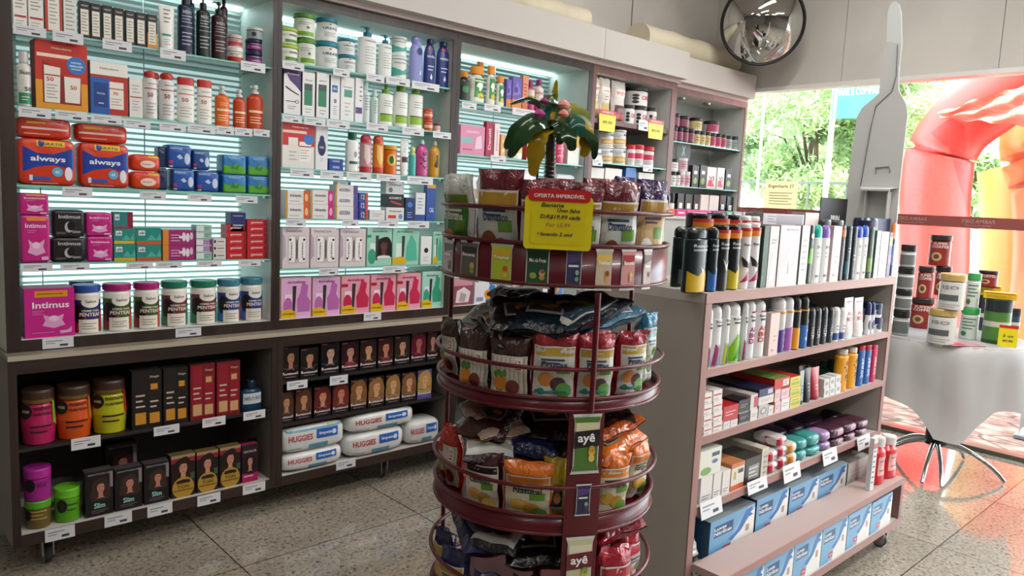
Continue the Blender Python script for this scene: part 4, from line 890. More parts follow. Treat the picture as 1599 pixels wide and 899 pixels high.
# ---- left case
sty('wred', 'box', 'e9e6de', [('l', .15, .45, .85, .95, '8a8a86', 6), ('r', .08, .25, .95, .30, 'b3243c'), ('l', .15, .06, .8, .2, 'b0b0aa', 2)], 'white skincare box with a dark red stripe', 'skincare_box', 'box')
sty('wfr', 'box', 'c4392f', [('r', .17, .06, .85, 1, 'e9e6dc'), ('l', .25, .2, .75, .92, '9a9a94', 8)], 'cream skincare box in a red frame', 'skincare_box', 'box', side='2a2422')
sty('wpl', 'box', 'dfe1dc', [('l', .15, .1, .85, .95, '9a9a96', 9)], 'plain pale grey skincare box', 'skincare_box', 'box')
def blk(foot): return [('r', .10, .08, .86, .78, 'e4e0d2'), ('t', 'VICHY', .5, .88, .7, .05, 'cfc9bc'), ('l', .2, .15, .78, .72, '8d8a80', 7)]+([('r', 0, 0, 1, .09, foot)] if foot else [])
sty('blk', 'box', '1a1717', blk('40141c'), 'black-topped serum box with cream label', 'serum_box', 'box', side='141212')
sty('blkp', 'box', '1a1717', blk('c0706a'), 'black-topped serum box with pink foot', 'serum_box', 'box', side='141212')
sty('blko', 'box', '1a1717', blk(None)+[('r', 0, 0, 1, .12, 'e08a2a'), ('r', .0, .1, .12, .45, 'e0a050'), ('r', .86, .1, 1, .45, 'e0a050')], 'black-topped serum box with orange foot', 'serum_box', 'box', side='141212')
sty('wtube', 'tube', 'e9e9e4', [('l', .3, .6, .75, .95, '6a6a6a', 4), ('r', .15, .33, .75, .38, '2a9a8a'), ('l', .25, .12, .7, .28, 'a5a5a0', 3)], 'tall white tube with a teal stripe', 'lotion_tube', 'tube', capf=.05)
def pumpl(c): return [('t', 'MEN', .5, .62, .4, .05, c), ('l', .25, .45, .8, .58, c, 3), ('l', .25, .12, .8, .34, c, 4), ('r', .2, .40, .85, .41, c)]
sty('pnav', 'bottle', '16233f', pumpl('aab4c4'), 'navy shampoo pump bottle', 'pump_bottle', 'pump bottle', cap='14161a', capshape='pump', capf=.26, sh=.93, capw=.5, flat=.7)
sty('pblk', 'bottle', '10201c', pumpl('a5b0aa'), 'black-green shampoo pump bottle', 'pump_bottle', 'pump bottle', cap='101214', capshape='pump', capf=.26, sh=.93, capw=.5, flat=.7)
sty('pmar', 'bottle', '2c1118', pumpl('b0a0a4'), 'dark maroon shampoo pump bottle', 'pump_bottle', 'pump bottle', cap='14161a', capshape='pump', capf=.22, sh=.93, capw=.5, flat=.7)
sty('jpk', 'jar', 'd9b8b4', [('r', .1, .1, .9, .4, 'c03a48'), ('l', .2, .45, .8, .6, '8a4a50', 2)], 'small pink-labelled cream jar', 'cream_jar', 'jar', lid='cfc4c0', lidf=.3)
sty('jrd', 'jar', 'e6e2da', [('r', .05, .05, .95, .35, 'b8322e'), ('l', .2, .42, .8, .6, '8a8a80', 2)], 'small white cream jar with red foot', 'cream_jar', 'jar', lid='e9e6df', lidf=.3)
sty('jgr', 'jar', '9aa6a4', [('e', .4, .4, .1, .2, '2a3a50')], 'small grey cream jar', 'cream_jar', 'jar', lid='d5d9d6', lidf=.25)
sty('jpu', 'jar', '2a2350', [('r', .1, .08, .95, .45, '8a2a7a'), ('l', .3, .5, .9, .62, 'd0c8e0', 1), ('t', 'NIVEA', .6, .3, .5, .12, 'e0c0e0')], 'small purple cream jar', 'cream_jar', 'jar', lid='221c40', lidf=.3)
A1 = 'left case top shelf'
row(A1, 'skincare on the left case top shelf', 3.345, 2.09, [(20, 42, -22, 'wred'), (44, 68, -18, 'wred'), (70, 97, -12, 'wfr'), (99, 120, -10, 'wpl'),
 (124, 141, 2, 'blk'), (142, 158, 6, 'blk'), (160, 176, 9, 'blkp'), (178, 194, 13, 'blkp'), (196, 211, 17, 'blk'), (213, 228, 20, 'blk'), (230, 246, 23, 'blko'), (249, 275, 8, 'wtube'),
 (280, 305, -22, 'pnav'), (309, 331, -12, 'pblk'), (333, 357, 2, 'pmar'), (359, 384, 73, 'jrd'), (359, 383, 54, 'jpk', dict(on=15)), (389, 414, 79, 'jpu'), (389, 414, 61, 'jpu', dict(on=17)), (391, 416, 43, 'jgr', dict(on=18)),
 (292, 306, -30, 'pnav', dict(dY=.1, desc='second navy pump bottle standing behind')), (345, 357, -18, 'pmar', dict(dY=.1, desc='dark pump bottle standing behind the maroon one'))])
GB = [('r', 0, 0, 1, .42, 'e39a26'), ('r', .13, .09, .87, .72, '8c1f1c'), ('p', 'b8281f', [(.13, .72), (.87, .72), (.87, .5), (.6, .45), (.35, .62), (.13, .7)]), ('t', 'Helioderm', .5, .9, .38, .03, 'e9c9a8'), ('r', .03, .76, .70, .81, 'f0dcc8'),
 ('p', 'ece8de', [(.16, .1), (.45, .1), (.47, .62), (.16, .64)]), ('p', 'ece8de', [(.55, .12), (.84, .12), (.86, .5), (.54, .5)]), ('r', .54, .5, .86, .53, 'c43a2c'), ('t', '50', .27, .44, .14, .06, 'b8443a'), ('l', .2, .15, .42, .38, 'a5a09a', 5), ('t', '50', .72, .35, .13, .06, 'c4602a'), ('r', .17, .49, .46, .51, 'b8443a'),
 ('e', .78, .68, .19, .13, '2f78c4'), ('t', 'NOVA', .78, .72, .2, .03, 'dfe9f4'), ('t', 'EMBALAGEM', .78, .67, .26, .028, 'dfe9f4'), ('t', 'MESMA', .78, .625, .2, .025, 'dfe9f4')]
sty('gift', 'box', 'c42f22', GB, 'orange and red sunscreen gift box with blue roundel', 'gift_box', 'box', side='a8281e')
sty('gift2', 'box', 'c42f22', [('r', 0, 0, .5, .72, '2a5fae'), ('r', .5, 0, 1, .72, 'b83028'), ('r', 0, .72, 1, 1, 'eceae4'), ('r', 0, .7, 1, .75, 'b5322c'), ('t', 'Helioderm', .5, .88, .5, .04, '7a7a78'), ('r', .09, .14, .45, .6, '1c3f86'), ('p', 'ebe7dd', [(.5, .12), (.88, .12), (.88, .64), (.5, .64)]), ('r', .5, .5, .88, .52, 'b8443a'), ('t', '70', .66, .42, .14, .06, 'b8443a'), ('l', .54, .18, .84, .34, 'a5a09a', 3), ('t', 'Antes', .27, .4, .22, .05, 'a8bcd8'), ('r', .2, .2, .34, .22, 'cdd8e8')],
    'blue, white and red sunscreen gift box', 'gift_box', 'box', side='8c2a26')
SL = [('r', .1, .62, .9, .64, 'b8443a'), ('t', '50', .42, .5, .28, .09, 'a84a40'), ('l', .2, .1, .75, .36, 'b5b2aa', 4), ('l', .3, .7, .8, .76, '9a9a94', 1)]
sty('spr', 'bottle', 'e3e2e0', SL, 'white sunscreen spray can with red cap', 'sunscreen_spray', 'spray can', cap='c8342e', capshape='dome', capf=.13, capw=.86, sh=.93)
sty('srb', 'bottle', 'ebe9e2', SL, 'white sunscreen bottle with broad red cap', 'sunscreen_bottle', 'bottle', cap='c22f2a', capf=.17, capw=.97, sh=.99, neck=.9, flat=.45)
sty('sun', 'bottle', 'dcdbd6', [('r', .1, .05, .9, .25, '2f8a5a'), ('t', '50', .65, .32, .4, .08, '3a4a44'), ('t', 'Sun', .5, .62, .6, .07, '5a5a55'), ('l', .3, .1, .7, .2, 'dfe9e0', 2)], 'tall white spray can with green foot', 'sunscreen_spray', 'spray can', cap='cfcfca', capf=.2, capw=.7, sh=.9)
sty('wslim', 'box', 'e6e4df', [('r', .05, .5, .95, .53, 'b8443a'), ('l', .2, .15, .8, .45, 'a8a5a0', 4), ('l', .2, .6, .8, .85, 'b5b2aa', 3)], 'slim white sunscreen carton', 'sunscreen_box', 'box')
sty('osp', 'bottle', 'e2691e', [('l', .2, .12, .8, .3, 'f6d8a8', 3), ('r', .15, .38, .85, .43, 'f2d9b0'), ('l', .3, .5, .8, .6, 'f6c890', 2)], 'orange tanning oil bottle with clear sprayer', 'tanning_oil', 'bottle', cap='d8dcd8', capshape='spray', capf=.2, capw=.5, sh=.86, flat=.6)
sty('osd', 'bottle', 'c8441c', [('l', .2, .12, .8, .3, 'f6d8a8', 3), ('r', .15, .38, .85, .43, 'f2d9b0')], 'dark orange tanning oil bottle with clear sprayer', 'tanning_oil', 'bottle', cap='d8dcd8', capshape='spray', capf=.2, capw=.5, sh=.86, flat=.6)
row('left case second shelf', 'sun care on the left case second shelf', 3.345, 1.807, [(28, 51, 80, 'sun'), (55, 137, 66, 'gift'), (141, 200, 98, 'gift2'), (202, 223, 122, 'wslim'), (226, 249, 110, 'spr'), (252, 276, 113, 'spr'), (278, 306, 121, 'srb'), (309, 333, 125, 'srb'),
 (338, 361, 134, 'osp'), (366, 386, 140, 'osd'), (388, 414, 133, 'osd'), (238, 252, 113, 'spr', dict(dY=.12, desc='sunscreen spray can half hidden behind the others'))])
AL = [('p', '1f3f9a', [(.06, .82), (.3, .69), (.6, .68), (.96, .83), (.96, .36), (.6, .45), (.3, .40), (.06, .28)]), ('t', 'always', .5, .56, .62, .15, 'f4f2f4'), ('r', .3, .84, .8, .96, 'e3c21e'), ('t', 'GRÁTIS', .58, .9, .36, .07, '1c1c28'), ('e', .38, .9, .055, .07, '1f3f9a'), ('e', .66, .3, .1, .1, '5fb0d8'), ('e', .86, .27, .07, .15, 'e8e4ec'), ('r', .16, .1, .22, .22, 'ddd8e0'), ('r', .22, .12, .55, .19, '2a5fb0'), ('t', '4X', .66, .3, .09, .06, 'f2f2f2'), ('l', .2, .02, .7, .08, 'eec8b8', 1)]
sty('alw', 'soft', 'd6391a', AL, 'big red-orange sanitary pad pack with blue swoosh', 'sanitary_pad_pack', 'sanitary pads', n=9, d=.12)
sty('alw2', 'soft', 'cc3318', [('r', .06, .42, .92, .52, 'e9c9c0'), ('l', .1, .1, .6, .3, 'e89a80', 1), ('r', .15, .68, .5, .8, 'd8a02a')], 'red-orange pad pack lying sideways on a big one', 'sanitary_pad_pack', 'sanitary pads', n=6, d=.11)
sty('alo', 'soft', 'd9421c', [('e', .55, .42, .26, .22, 'eed8c8'), ('t', 'Sempre', .5, .42, .3, .14, 'b05a48'), ('r', .55, .8, .95, .93, 'e0a82a')], 'small orange pad pack with cream oval', 'sanitary_pad_pack', 'sanitary pads', n=5, d=.08)
BL = [('t', 'Intimus', .35, .84, .5, .1, 'a8c0e4'), ('p', 'b8cce8', [(.35, .5), (.5, .6), (.62, .45), (.5, .38)]), ('e', .8, .42, .12, .24, 'c9d6ea'), ('r', .04, .2, .2, .32, 'c43a6a'), ('r', .04, .05, .2, .12, 'e8e8f0')]
sty('blu', 'soft', '1f54a8', BL, 'bright blue butterfly-print pad pack', 'sanitary_pad_pack', 'sanitary pads', n=8, d=.09)
sty('blg', 'soft', '2a78b8', [('p', '58a82e', [(.03, .05), (.97, .05), (.97, .35), (.6, .55), (.3, .4), (.03, .5)]), ('t', 'Intimus', .5, .85, .5, .09, 'b0d4ec'), ('p', '2f7a2a', [(.3, .3), (.45, .6), (.5, .35), (.7, .55), (.62, .25)])], 'blue-green leaf-print pad pack', 'sanitary_pad_pack', 'sanitary pads', n=12, d=.08)
row('left case third shelf', 'sanitary pads on the left case third shelf', 3.345, 1.518, [(30, 119, 217, 'alw'), (28, 113, 184, 'alw2', dict(on=0)), (124, 203, 224, 'alw'), (118, 201, 194, 'alw2', dict(on=2)), (205, 253, 268, 'alo'), (205, 252, 241, 'alo', dict(on=4)),
 (269, 305, 264, 'blu'), (262, 300, 226, 'blu', dict(on=6)), (307, 343, 267, 'blu'), (301, 329, 234, 'blu', dict(on=8, c='1c4a8e')), (348, 385, 273, 'blg'), (348, 385, 242, 'blg', dict(on=10)), (387, 421, 275, 'blg'), (387, 421, 244, 'blg', dict(on=12)),
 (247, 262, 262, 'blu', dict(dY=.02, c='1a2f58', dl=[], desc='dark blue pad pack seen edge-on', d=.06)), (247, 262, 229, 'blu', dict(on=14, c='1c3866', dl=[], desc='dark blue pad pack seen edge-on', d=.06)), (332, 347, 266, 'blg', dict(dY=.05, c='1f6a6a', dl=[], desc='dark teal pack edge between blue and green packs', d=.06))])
IN = [('t', 'Intimus', .5, .78, .72, .09, 'f4d8ea'), ('l', .2, .62, .55, .7, 'd88ab8', 2), ('p', 'e0a8cc', [(.22, .5), (.38, .42), (.62, .42), (.8, .5), (.74, .34), (.82, .22), (.5, .15), (.2, .22), (.28, .34)]), ('e', .5, .37, .14, .07, 'f0c8e0'), ('r', .68, .06, .92, .13, 'dfb8d4')]
sty('inp', 'soft', 'c41a80', IN, 'magenta pad pack', 'sanitary_pad_pack', 'sanitary pads', n=13, d=.09)
sty('inpy', 'soft', 'c41a80', IN+[('r', .2, .88, .85, .96, 'e08a2a')], 'magenta pad pack with orange strip', 'sanitary_pad_pack', 'sanitary pads', n=13, d=.09)
sty('ink', 'soft', '161318', [('t', 'Intimus', .52, .76, .68, .14, 'c4bfc4'), ('e', .5, .38, .14, .2, 'b4afb4'), ('e', .56, .42, .12, .17, '161318'), ('r', .6, .16, .85, .24, '8f8a90'), ('r', .1, .12, .4, .2, '5a545a')], 'black night pad pack with moon print', 'sanitary_pad_pack', 'sanitary pads', n=10, d=.09)
sty('ob', 'box', '1f8a80', [('r', 0, 0, 1, .2, 'd8b020'), ('r', .08, .55, .38, .85, 'e8eee8'), ('t', 'ob', .23, .7, .24, .2, '1c2a4a'), ('p', '55b0a0', [(.4, .25), (.6, .6), (.8, .3), (.95, .7), (1, .25)])], 'teal tampon box with yellow foot', 'tampon_box', 'tampon box')
sty('obo', 'box', '1f8a80', [('r', 0, 0, 1, .2, 'd2542a'), ('r', .08, .55, .34, .85, 'e8eee8'), ('t', 'ob', .21, .7, .2, .2, '1c2a4a'), ('p', '55b0a0', [(.4, .25), (.6, .6), (.8, .3), (.95, .7), (1, .25)])], 'teal tampon box with orange foot', 'tampon_box', 'tampon box')
sty('obr', 'box', '2a7f80', [('r', .72, 0, 1, 1, '8a1a3a'), ('r', 0, 0, .8, .12, 'a83048'), ('r', .06, .5, .3, .85, 'e8eee8'), ('t', 'ob', .18, .67, .2, .2, '1c2a4a')], 'teal tampon box with dark red end', 'tampon_box', 'tampon box')
sty('tam', 'box', 'a02670', [('r', 0, 0, .18, 1, 'd88a2a'), ('l', .25, .2, .55, .75, 'e0b8d0', 3), ('e', .66, .55, .06, .3, 'e8e0ea'), ('e', .78, .5, .06, .3, 'e8e0ea'), ('e', .9, .6, .05, .25, 'd8c8dc'), ('r', .5, .45, .62, .6, 'ece4ee')], 'magenta applicator tampon box', 'tampon_box', 'tampon box')
sty('slt', 'box', '9fc4b8', [('r', .02, .1, .5, .9, 'd8e4de'), ('l', .5, .2, .95, .8, '2a6a60', 2)], 'flat teal and white test box', 'test_box', 'box', d=.06)
sty('slp', 'box', 'b8a8c4', [('r', .02, .1, .45, .9, 'e4dfe8'), ('l', .45, .2, .95, .8, '6a2a7a', 2), ('r', .86, .1, 1, .9, '8a2a6a')], 'flat lilac and white test box', 'test_box', 'box', d=.06)
sty('wsl', 'box', 'ddd8d4', [('r', .05, .3, .2, .7, '2a2430'), ('l', .3, .3, .9, .7, '6a6068', 1)], 'flat white box with black square', 'ointment_box', 'box', d=.06)
sty('red', 'box', 'c4202c', [('t', 'gestest', .48, .5, .6, .4, 'f0d0cc'), ('r', .86, .1, .97, .9, '8f1a22')], 'flat red carton', 'test_box', 'box', d=.07)
sty('nav', 'box', '2c2f6a', [('l', .15, .3, .85, .7, 'b0b4d8', 1)], 'flat navy carton', 'test_box', 'box', d=.06)
it = [(33, 79, 336, 'inpy'), (31, 77, 302, 'inpy', dict(on=0)), (81, 134, 371, 'ink'), (82, 133, 328, 'ink', dict(on=2)), (136, 177, 369, 'inp'), (134, 176, 332, 'inp', dict(on=4)), (178, 212, 381, 'ob'), (178, 210, 357, 'ob', dict(on=6)), (177, 208, 331, 'obr', dict(on=7)), (213, 252, 382, 'obo'), (213, 252, 356, 'obo', dict(on=9)), (254, 304, 383, 'tam'), (254, 304, 359, 'tam', dict(on=11))]
for k in range(5): it.append((306, 331, 394-10.6*k, ('slt', 'slp', 'slp', 'slt', 'slt')[k], dict(on=12+k) if k else {}))
for k in range(3): it.append((333, 353, 393-10.5*k, 'wsl', dict(on=17+k) if k else {}))
for k in range(5): it.append((354, 384, 393-10.5*k, 'red', dict(on=20+k) if k else {}))
for k in range(6): it.append((386, 417, 392-9.8*k, 'red', dict(on=25+k) if k else {}))
it += [(360, 384, 342.5, 'nav', dict(on=24)), (360, 384, 332, 'nav', dict(on=31)), (338, 358, 343, 'slt', dict(on=19, dY=.01, desc='flat teal box sliding on the white ones', hmax=.03))]
row('left case fourth shelf', 'hygiene packs on the left case fourth shelf', 3.345, 1.222, it)
def salon(c1, c2, c3): return [('r', 0, .03, 1, .70, c1), ('p', c2, [(.0, .3), (.3, .6), (.5, .3), (.6, .1), (.1, .05)]), ('e', .27, .42, .2, .2, '181214'), ('r', .28, .03, .84, .30, 'e9e4d8'), ('t', 'PENTEAR', .62, .40, .62, .075, 'f2e0dc'), ('t', 'CREME PARA', .62, .48, .5, .04, 'e0e8d0'), ('e', .62, .66, .26, .12, 'efece4'), ('t', 'Salon', .62, .67, .3, .06, '3a3a38'), ('l', .36, .08, .78, .24, '9a958a', 3), ('p', c3, [(.84, .05), (1, .05), (1, .5), (.88, .45)])]
def salj(key, lid, c1, c2, c3, desc): sty(key, 'jar', 'ece9e2', salon(c1, c2, c3), desc, 'hair_cream_jar', 'hair cream jar', lid=lid, lidf=.14, shoulder='efece6')
salj('sb', '2a50a8', '1d2a6a', 'c42a30', 'b8282c', 'big hair cream jar with royal blue lid'); salj('sm', 'a81a70', '3f5a28', '8a1a30', 'd8502a', 'big hair cream jar with magenta lid'); salj('sg', '14785a', '702a3a', '1f7a58', '2a8a60', 'big hair cream jar with green lid'); salj('ss', '3f7f98', '1f3f8a', '2a6ab0', 'c43a2a', 'big hair cream jar with steel blue lid')
sty('ibig', 'box', 'c41a86', [('r', .2, .82, .86, .95, 'dc9020'), ('l', .24, .85, .8, .92, '8a5a10', 1), ('t', 'Intimus', .52, .66, .74, .13, 'f4e0ee'), ('l', .15, .46, .4, .56, 'd88abc', 3), ('p', 'dfa0cc', [(.36, .46), (.5, .42), (.64, .42), (.78, .46), (.74, .34), (.8, .24), (.57, .18), (.34, .24), (.4, .34)]), ('e', .57, .38, .1, .06, 'f0c8e0'), ('p', 'd8a8cc', [(.68, .12), (.85, .13), (.94, .2), (.92, .08), (.7, .06)]), ('l', .14, .07, .6, .13, 'd070b0', 1)], 'large magenta pad box with orange strip', 'sanitary_pad_box', 'sanitary pads', side='8f1460', d=.12, top='a8186e')
row('left case base shelf', 'jars on the left case base shelf', 3.345, .93, [(38, 117, 450, 'ibig'), (118, 163, 446, 'sb'), (166, 211, 444, 'sm'), (214, 255, 442, 'sm'), (258, 299, 440, 'sg'), (304, 345, 439, 'sg'), (346, 381, 437, 'ss'), (382, 416, 435, 'ss'),
 (112, 152, 440, 'sb', dict(dY=.15, desc='big hair cream jar with dark blue lid standing behind', lid='1a2f60'))])
# ---- second case
sty('jl', 'jar', 'e4e6de', [('r', .35, .1, .9, .28, '5a8a28'), ('l', .1, .45, .5, .6, 'a0a8a0', 2), ('r', .5, .5, .85, .6, '6a7a60')], 'white cream tub with lime lid', 'cream_tub', 'tub', lid='a5c23e', lidf=.2)
sty('jg', 'jar', 'e4e8e0', [('r', .2, .08, .8, .25, '78a82a'), ('l', .2, .5, .7, .66, '9aa89a', 2), ('e', .55, .42, .06, .06, '6a7a60')], 'white cream tub with green lid', 'cream_tub', 'tub', lid='4d9028', lidf=.17)
sty('jt', 'jar', 'e6eae8', [('t', 'UREAVE', .6, .55, .6, .1, '3f5f6a'), ('l', .35, .2, .8, .4, '9aa8a8', 3), ('e', .55, .72, .05, .03, 'c05a3a')], 'white cream tub with teal blue lid', 'cream_tub', 'tub', lid='1f7f98', lidf=.17)
sty('pw', 'bottle', 'e8ebe9', [('t', 'UREAVE', .55, .7, .5, .035, '7a6a60'), ('l', .3, .2, .75, .6, 'b0b8b8', 7)], 'white body lotion bottle with teal pump', 'lotion_bottle', 'lotion bottle', cap='176f86', capshape='pump', capf=.2, sh=.95, capw=.45, flat=.6)
sty('jw', 'jar', 'e9ece9', [('p', '4fb0a0', [(.1, .15), (.9, .3), (.95, .6), (.6, .4), (.1, .55)]), ('l', .2, .65, .8, .8, '8fb0a8', 1)], 'white and sea-green cream tub', 'cream_tub', 'tub', lid='e4e9e6', lidf=.12)
NV = [('l', .3, .3, .75, .45, 'c8d0e8', 2), ('t', 'NIVEA', .5, .62, .55, .05, 'e0e4f4'), ('p', 'e8ecf4', [(.45, .16), (.55, .12), (.6, .18), (.52, .26)])]
sty('nl', 'bottle', '8a92cc', [('e', .6, .68, .2, .08, '1f2f7a'), ('p', 'dfe2f4', [(.6, .2), (.7, .3), (.72, .18)])], 'lilac body lotion bottle', 'lotion_bottle', 'lotion bottle', cap='7a80ba', capshape='dome', capf=.12, capw=.8, sh=.78, neck=.8, flat=.5)
sty('nn', 'bottle', '1c2f78', NV+[('r', .3, .78, .6, .84, 'b83048')], 'navy body lotion bottle', 'lotion_bottle', 'lotion bottle', cap='1a2350', capf=.1, capw=.55, sh=.74, neck=.52, flat=.5)
C2 = 'second case top shelf'
row(C2, 'body creams on the second case top shelf', 3.345, 2.131, [(441, 471, 69, 'jl'), (441, 470, 43, 'jl', dict(on=0)), (471, 499, 60, 'jg'), (467, 499, 21, 'jg', dict(on=2)), (502, 534, 65, 'jt'), (502, 534, 28, 'jt', dict(on=4)), (536, 561, 86, 'jt', dict(desc='smaller white tub with teal blue lid')), (535, 560, 60, 'jt', dict(on=6, desc='smaller white tub with teal blue lid')),
 (564, 592, 41, 'pw'), (595, 615, 54, 'pw', dict(desc='smaller white lotion bottle with teal pump')), (617, 641, 88, 'jw'), (617, 641, 57, 'jw', dict(on=10)), (643, 663, 56, 'nl'), (665, 682, 61, 'nn'), (685, 704, 65, 'nn')])
sty('bxp', 'box', 'e6e4e6', [('p', '4a2f6a', [(0, 1), (1, 1), (1, .5), (.7, .62), (.35, .72), (.15, .86), (0, .84)]), ('t', 'Rosacea', .55, .86, .7, .04, 'cfc0dc'), ('p', '2a2430', [(.1, .56), (.5, .48), (.9, .42), (.9, .44), (.5, .51), (.1, .6)]), ('r', .1, .27, .7, .285, '2a2430'), ('e', .78, .28, .12, .035, '2a2430'), ('e', .78, .28, .08, .023, 'e6e4e6'), ('l', .25, .1, .75, .2, 'a09aa4', 2)], 'white box with purple top and line drawing', 'skincare_box', 'box', side='2c1f3c')
sty('bxg', 'box', 'e8eae8', [('r', .15, .25, .8, .72, '2f7f5a'), ('r', .15, .6, .8, .74, '3f4f50'), ('t', 'VICHY', .5, .82, .6, .04, '7a8a88'), ('l', .25, .06, .8, .2, 'a0a8a4', 2)], 'white box with green panel', 'skincare_box', 'box', side='3a4a48')
sty('bxb', 'box', 'e8eaec', [('r', .15, .62, .75, .78, '2f6aa8'), ('t', 'CB12', .45, .7, .4, .05, 'e8eef4'), ('e', .5, .42, .16, .05, '7f8a90'), ('l', .3, .1, .7, .32, '9aa0a4', 5)], 'white box with blue square', 'skincare_box', 'box', side='2f5f98')
sty('bxt', 'box', 'e9ebe9', [('r', .25, .55, .85, .72, '4f9a8a'), ('t', 'Dermotivin', .5, .78, .7, .04, '8a9894'), ('l', .3, .1, .75, .45, 'b8bcc0', 4)], 'white box with pale teal label', 'skincare_box', 'box')
sty('bxv', 'box', 'e9eaec', [('r', .05, .2, .9, .34, '54407a'), ('l', .55, .45, .9, .85, '6a6a78', 4)], 'white box with violet band', 'skincare_box', 'box')
sty('btc', 'bottle', 'd3e0dc', [('l', .3, .3, .75, .7, '7fa49a', 6)], 'pale translucent bottle', 'skincare_bottle', 'bottle', cap='c9e4de', capf=.18, sh=.85)
GP = [('r', .1, .1, .9, .26, '8fb82e'), ('r', .1, .26, .9, .29, '5a6a3a'), ('l', .3, .45, .8, .62, 'a0a8a0', 3)]
sty('gp', 'bottle', 'e8ebe5', GP, 'white liquid soap bottle with lime pump', 'soap_bottle', 'soap bottle', cap='79b028', capshape='pump', capf=.22, sh=.96, capw=.5, flat=.6)
sty('gc', 'bottle', 'e8ebe5', GP, 'white shampoo bottle with lime cap', 'soap_bottle', 'soap bottle', cap='79a830', capf=.13, sh=.96, capw=.6, flat=.6)
sty('oj', 'jar', 'd4572e', [('r', .1, .25, .9, .5, 'f0c0a8'), ('l', .2, .6, .8, .75, 'f0d0c0', 1)], 'small orange-red tub', 'cream_jar', 'jar', lid='c8482a', lidf=.25)
C2b = 'second case second shelf'
row(C2b, 'cartons and bottles on the second case second shelf', 3.345, 1.893, [(443, 470, 105, 'bxp'), (472, 492, 113, 'bxg'), (494, 514, 114, 'bxg'), (516, 531, 118, 'bxb'), (532, 553, 121, 'bxt'), (555, 567, 122, 'bxv'), (568, 580, 128, 'btc'), (582, 593, 140, 'btc'), (595, 617, 131, 'gp'), (619, 640, 134, 'gc'), (642, 664, 131, 'gp'), (666, 679, 186, 'oj'), (666, 679, 170, 'oj', dict(on=11)), (681, 690, 193, 'oj', dict(c='e8e0dc', lid='8a2a2a', desc='tiny white jar with dark red lid'))])
sty('gft3', 'box', 'e4e2dc', [('r', 0, .5, 1, 1, 'c8302c'), ('r', 0, .78, .75, .84, 'ecd8d0'), ('t', 'Helioderm', .55, .92, .5, .04, 'f0d0c8'), ('p', 'e8e4dc', [(.18, .5), (.48, .5), (.48, .68), (.18, .68)]), ('r', .52, .14, .9, .6, 'f0eee8'), ('r', .52, .48, .9, .51, 'b8443a'), ('l', .56, .2, .84, .44, 'b0aaa4', 4), ('e', .82, .66, .16, .12, '2f78c4'), ('l', .2, .15, .45, .4, 'b8b4ae', 3)], 'red and white sunscreen gift box with blue roundel', 'gift_box', 'box')
sty('nvb', 'box', 'e6e6ea', [('e', .5, .52, .34, .2, '1a2254'), ('e', .5, .7, .2, .1, '1a2254'), ('t', 'NIVEA', .5, .52, .4, .05, 'c8cce8'), ('l', .4, .18, .7, .28, '9fb8d8', 2)], 'white carton printed with a navy bottle', 'lotion_box', 'box')
sty('soap', 'box', '1c3f94', [('t', 'NIVEA', .5, .5, .5, .4, 'c0cce8')], 'small blue soap box', 'soap_box', 'soap box', d=.05)
sty('wgc', 'bottle', 'e9ebe8', [('e', .6, .45, .1, .08, '8a9490'), ('r', .25, .2, .75, .27, '33504a')], 'white shampoo bottle with dark green cap', 'shampoo_bottle', 'shampoo bottle', cap='155a40', capf=.17, capw=.62, sh=.92, flat=.6)
sty('cap1', 'bottle', 'b88a90', [('r', .0, .02, 1, .16, 'b0202c'), ('p', 'dcc8c0', [(.3, .75), (.6, .7), (.75, .35), (.5, .2), (.3, .4)])], 'rose and silver capsule-shaped bottle', 'shampoo_bottle', 'shampoo bottle', cap='b8283a', capshape='dome', capf=.22, capw=.92, sh=.95, neck=.9, flat=.6)
sty('cap2', 'bottle', 'd87a1e', [('r', .0, .02, 1, .16, 'c4302a'), ('p', 'e8c070', [(.3, .75), (.6, .7), (.75, .35), (.5, .2), (.3, .4)])], 'orange capsule-shaped bottle', 'shampoo_bottle', 'shampoo bottle', cap='c8482a', capshape='dome', capf=.22, capw=.92, sh=.95, neck=.9, flat=.6)
sty('ojar', 'jar', 'dd6a1c', [('e', .5, .5, .22, .2, 'e8c850'), ('e', .5, .5, .12, .14, '3a6a3a')], 'orange hair mask jar with yellow lid', 'hair_cream_jar', 'hair cream jar', lid='d8a838', lidf=.15)
sty('wt2', 'tube', 'e2e6e4', [('r', .1, .35, .9, .5, '3c2238'), ('l', .3, .6, .7, .75, 'a0a8a8', 2)], 'white tube with dark purple band', 'lotion_tube', 'tube', capf=.14)
sty('teal', 'bottle', '4fb8ae', [('r', .1, .75, .9, .85, 'd8c850')], 'aqua bottle with yellow neck', 'shampoo_bottle', 'shampoo bottle', cap='cfe0a0', capf=.15, capw=.7)
sty('pnk', 'bottle', 'c4488a', [('v', 'kids', .5, .42, .5, .5, '3a1430')], 'hot pink children\'s shampoo bottle', 'shampoo_bottle', 'shampoo bottle', cap='b8d8d0', capshape='taper', capf=.12, capw=.4, sh=.72, neck=.3, flat=.65)
sty('gld', 'bottle', 'c8942a', [('p', '3a1c14', [(.35, .3), (.5, .5), (.45, .6), (.6, .62), (.65, .3), (.55, .25)])], 'golden children\'s shampoo bottle', 'shampoo_bottle', 'shampoo bottle', cap='d0d8c0', capshape='taper', capf=.12, capw=.4, sh=.72, neck=.3, flat=.65)
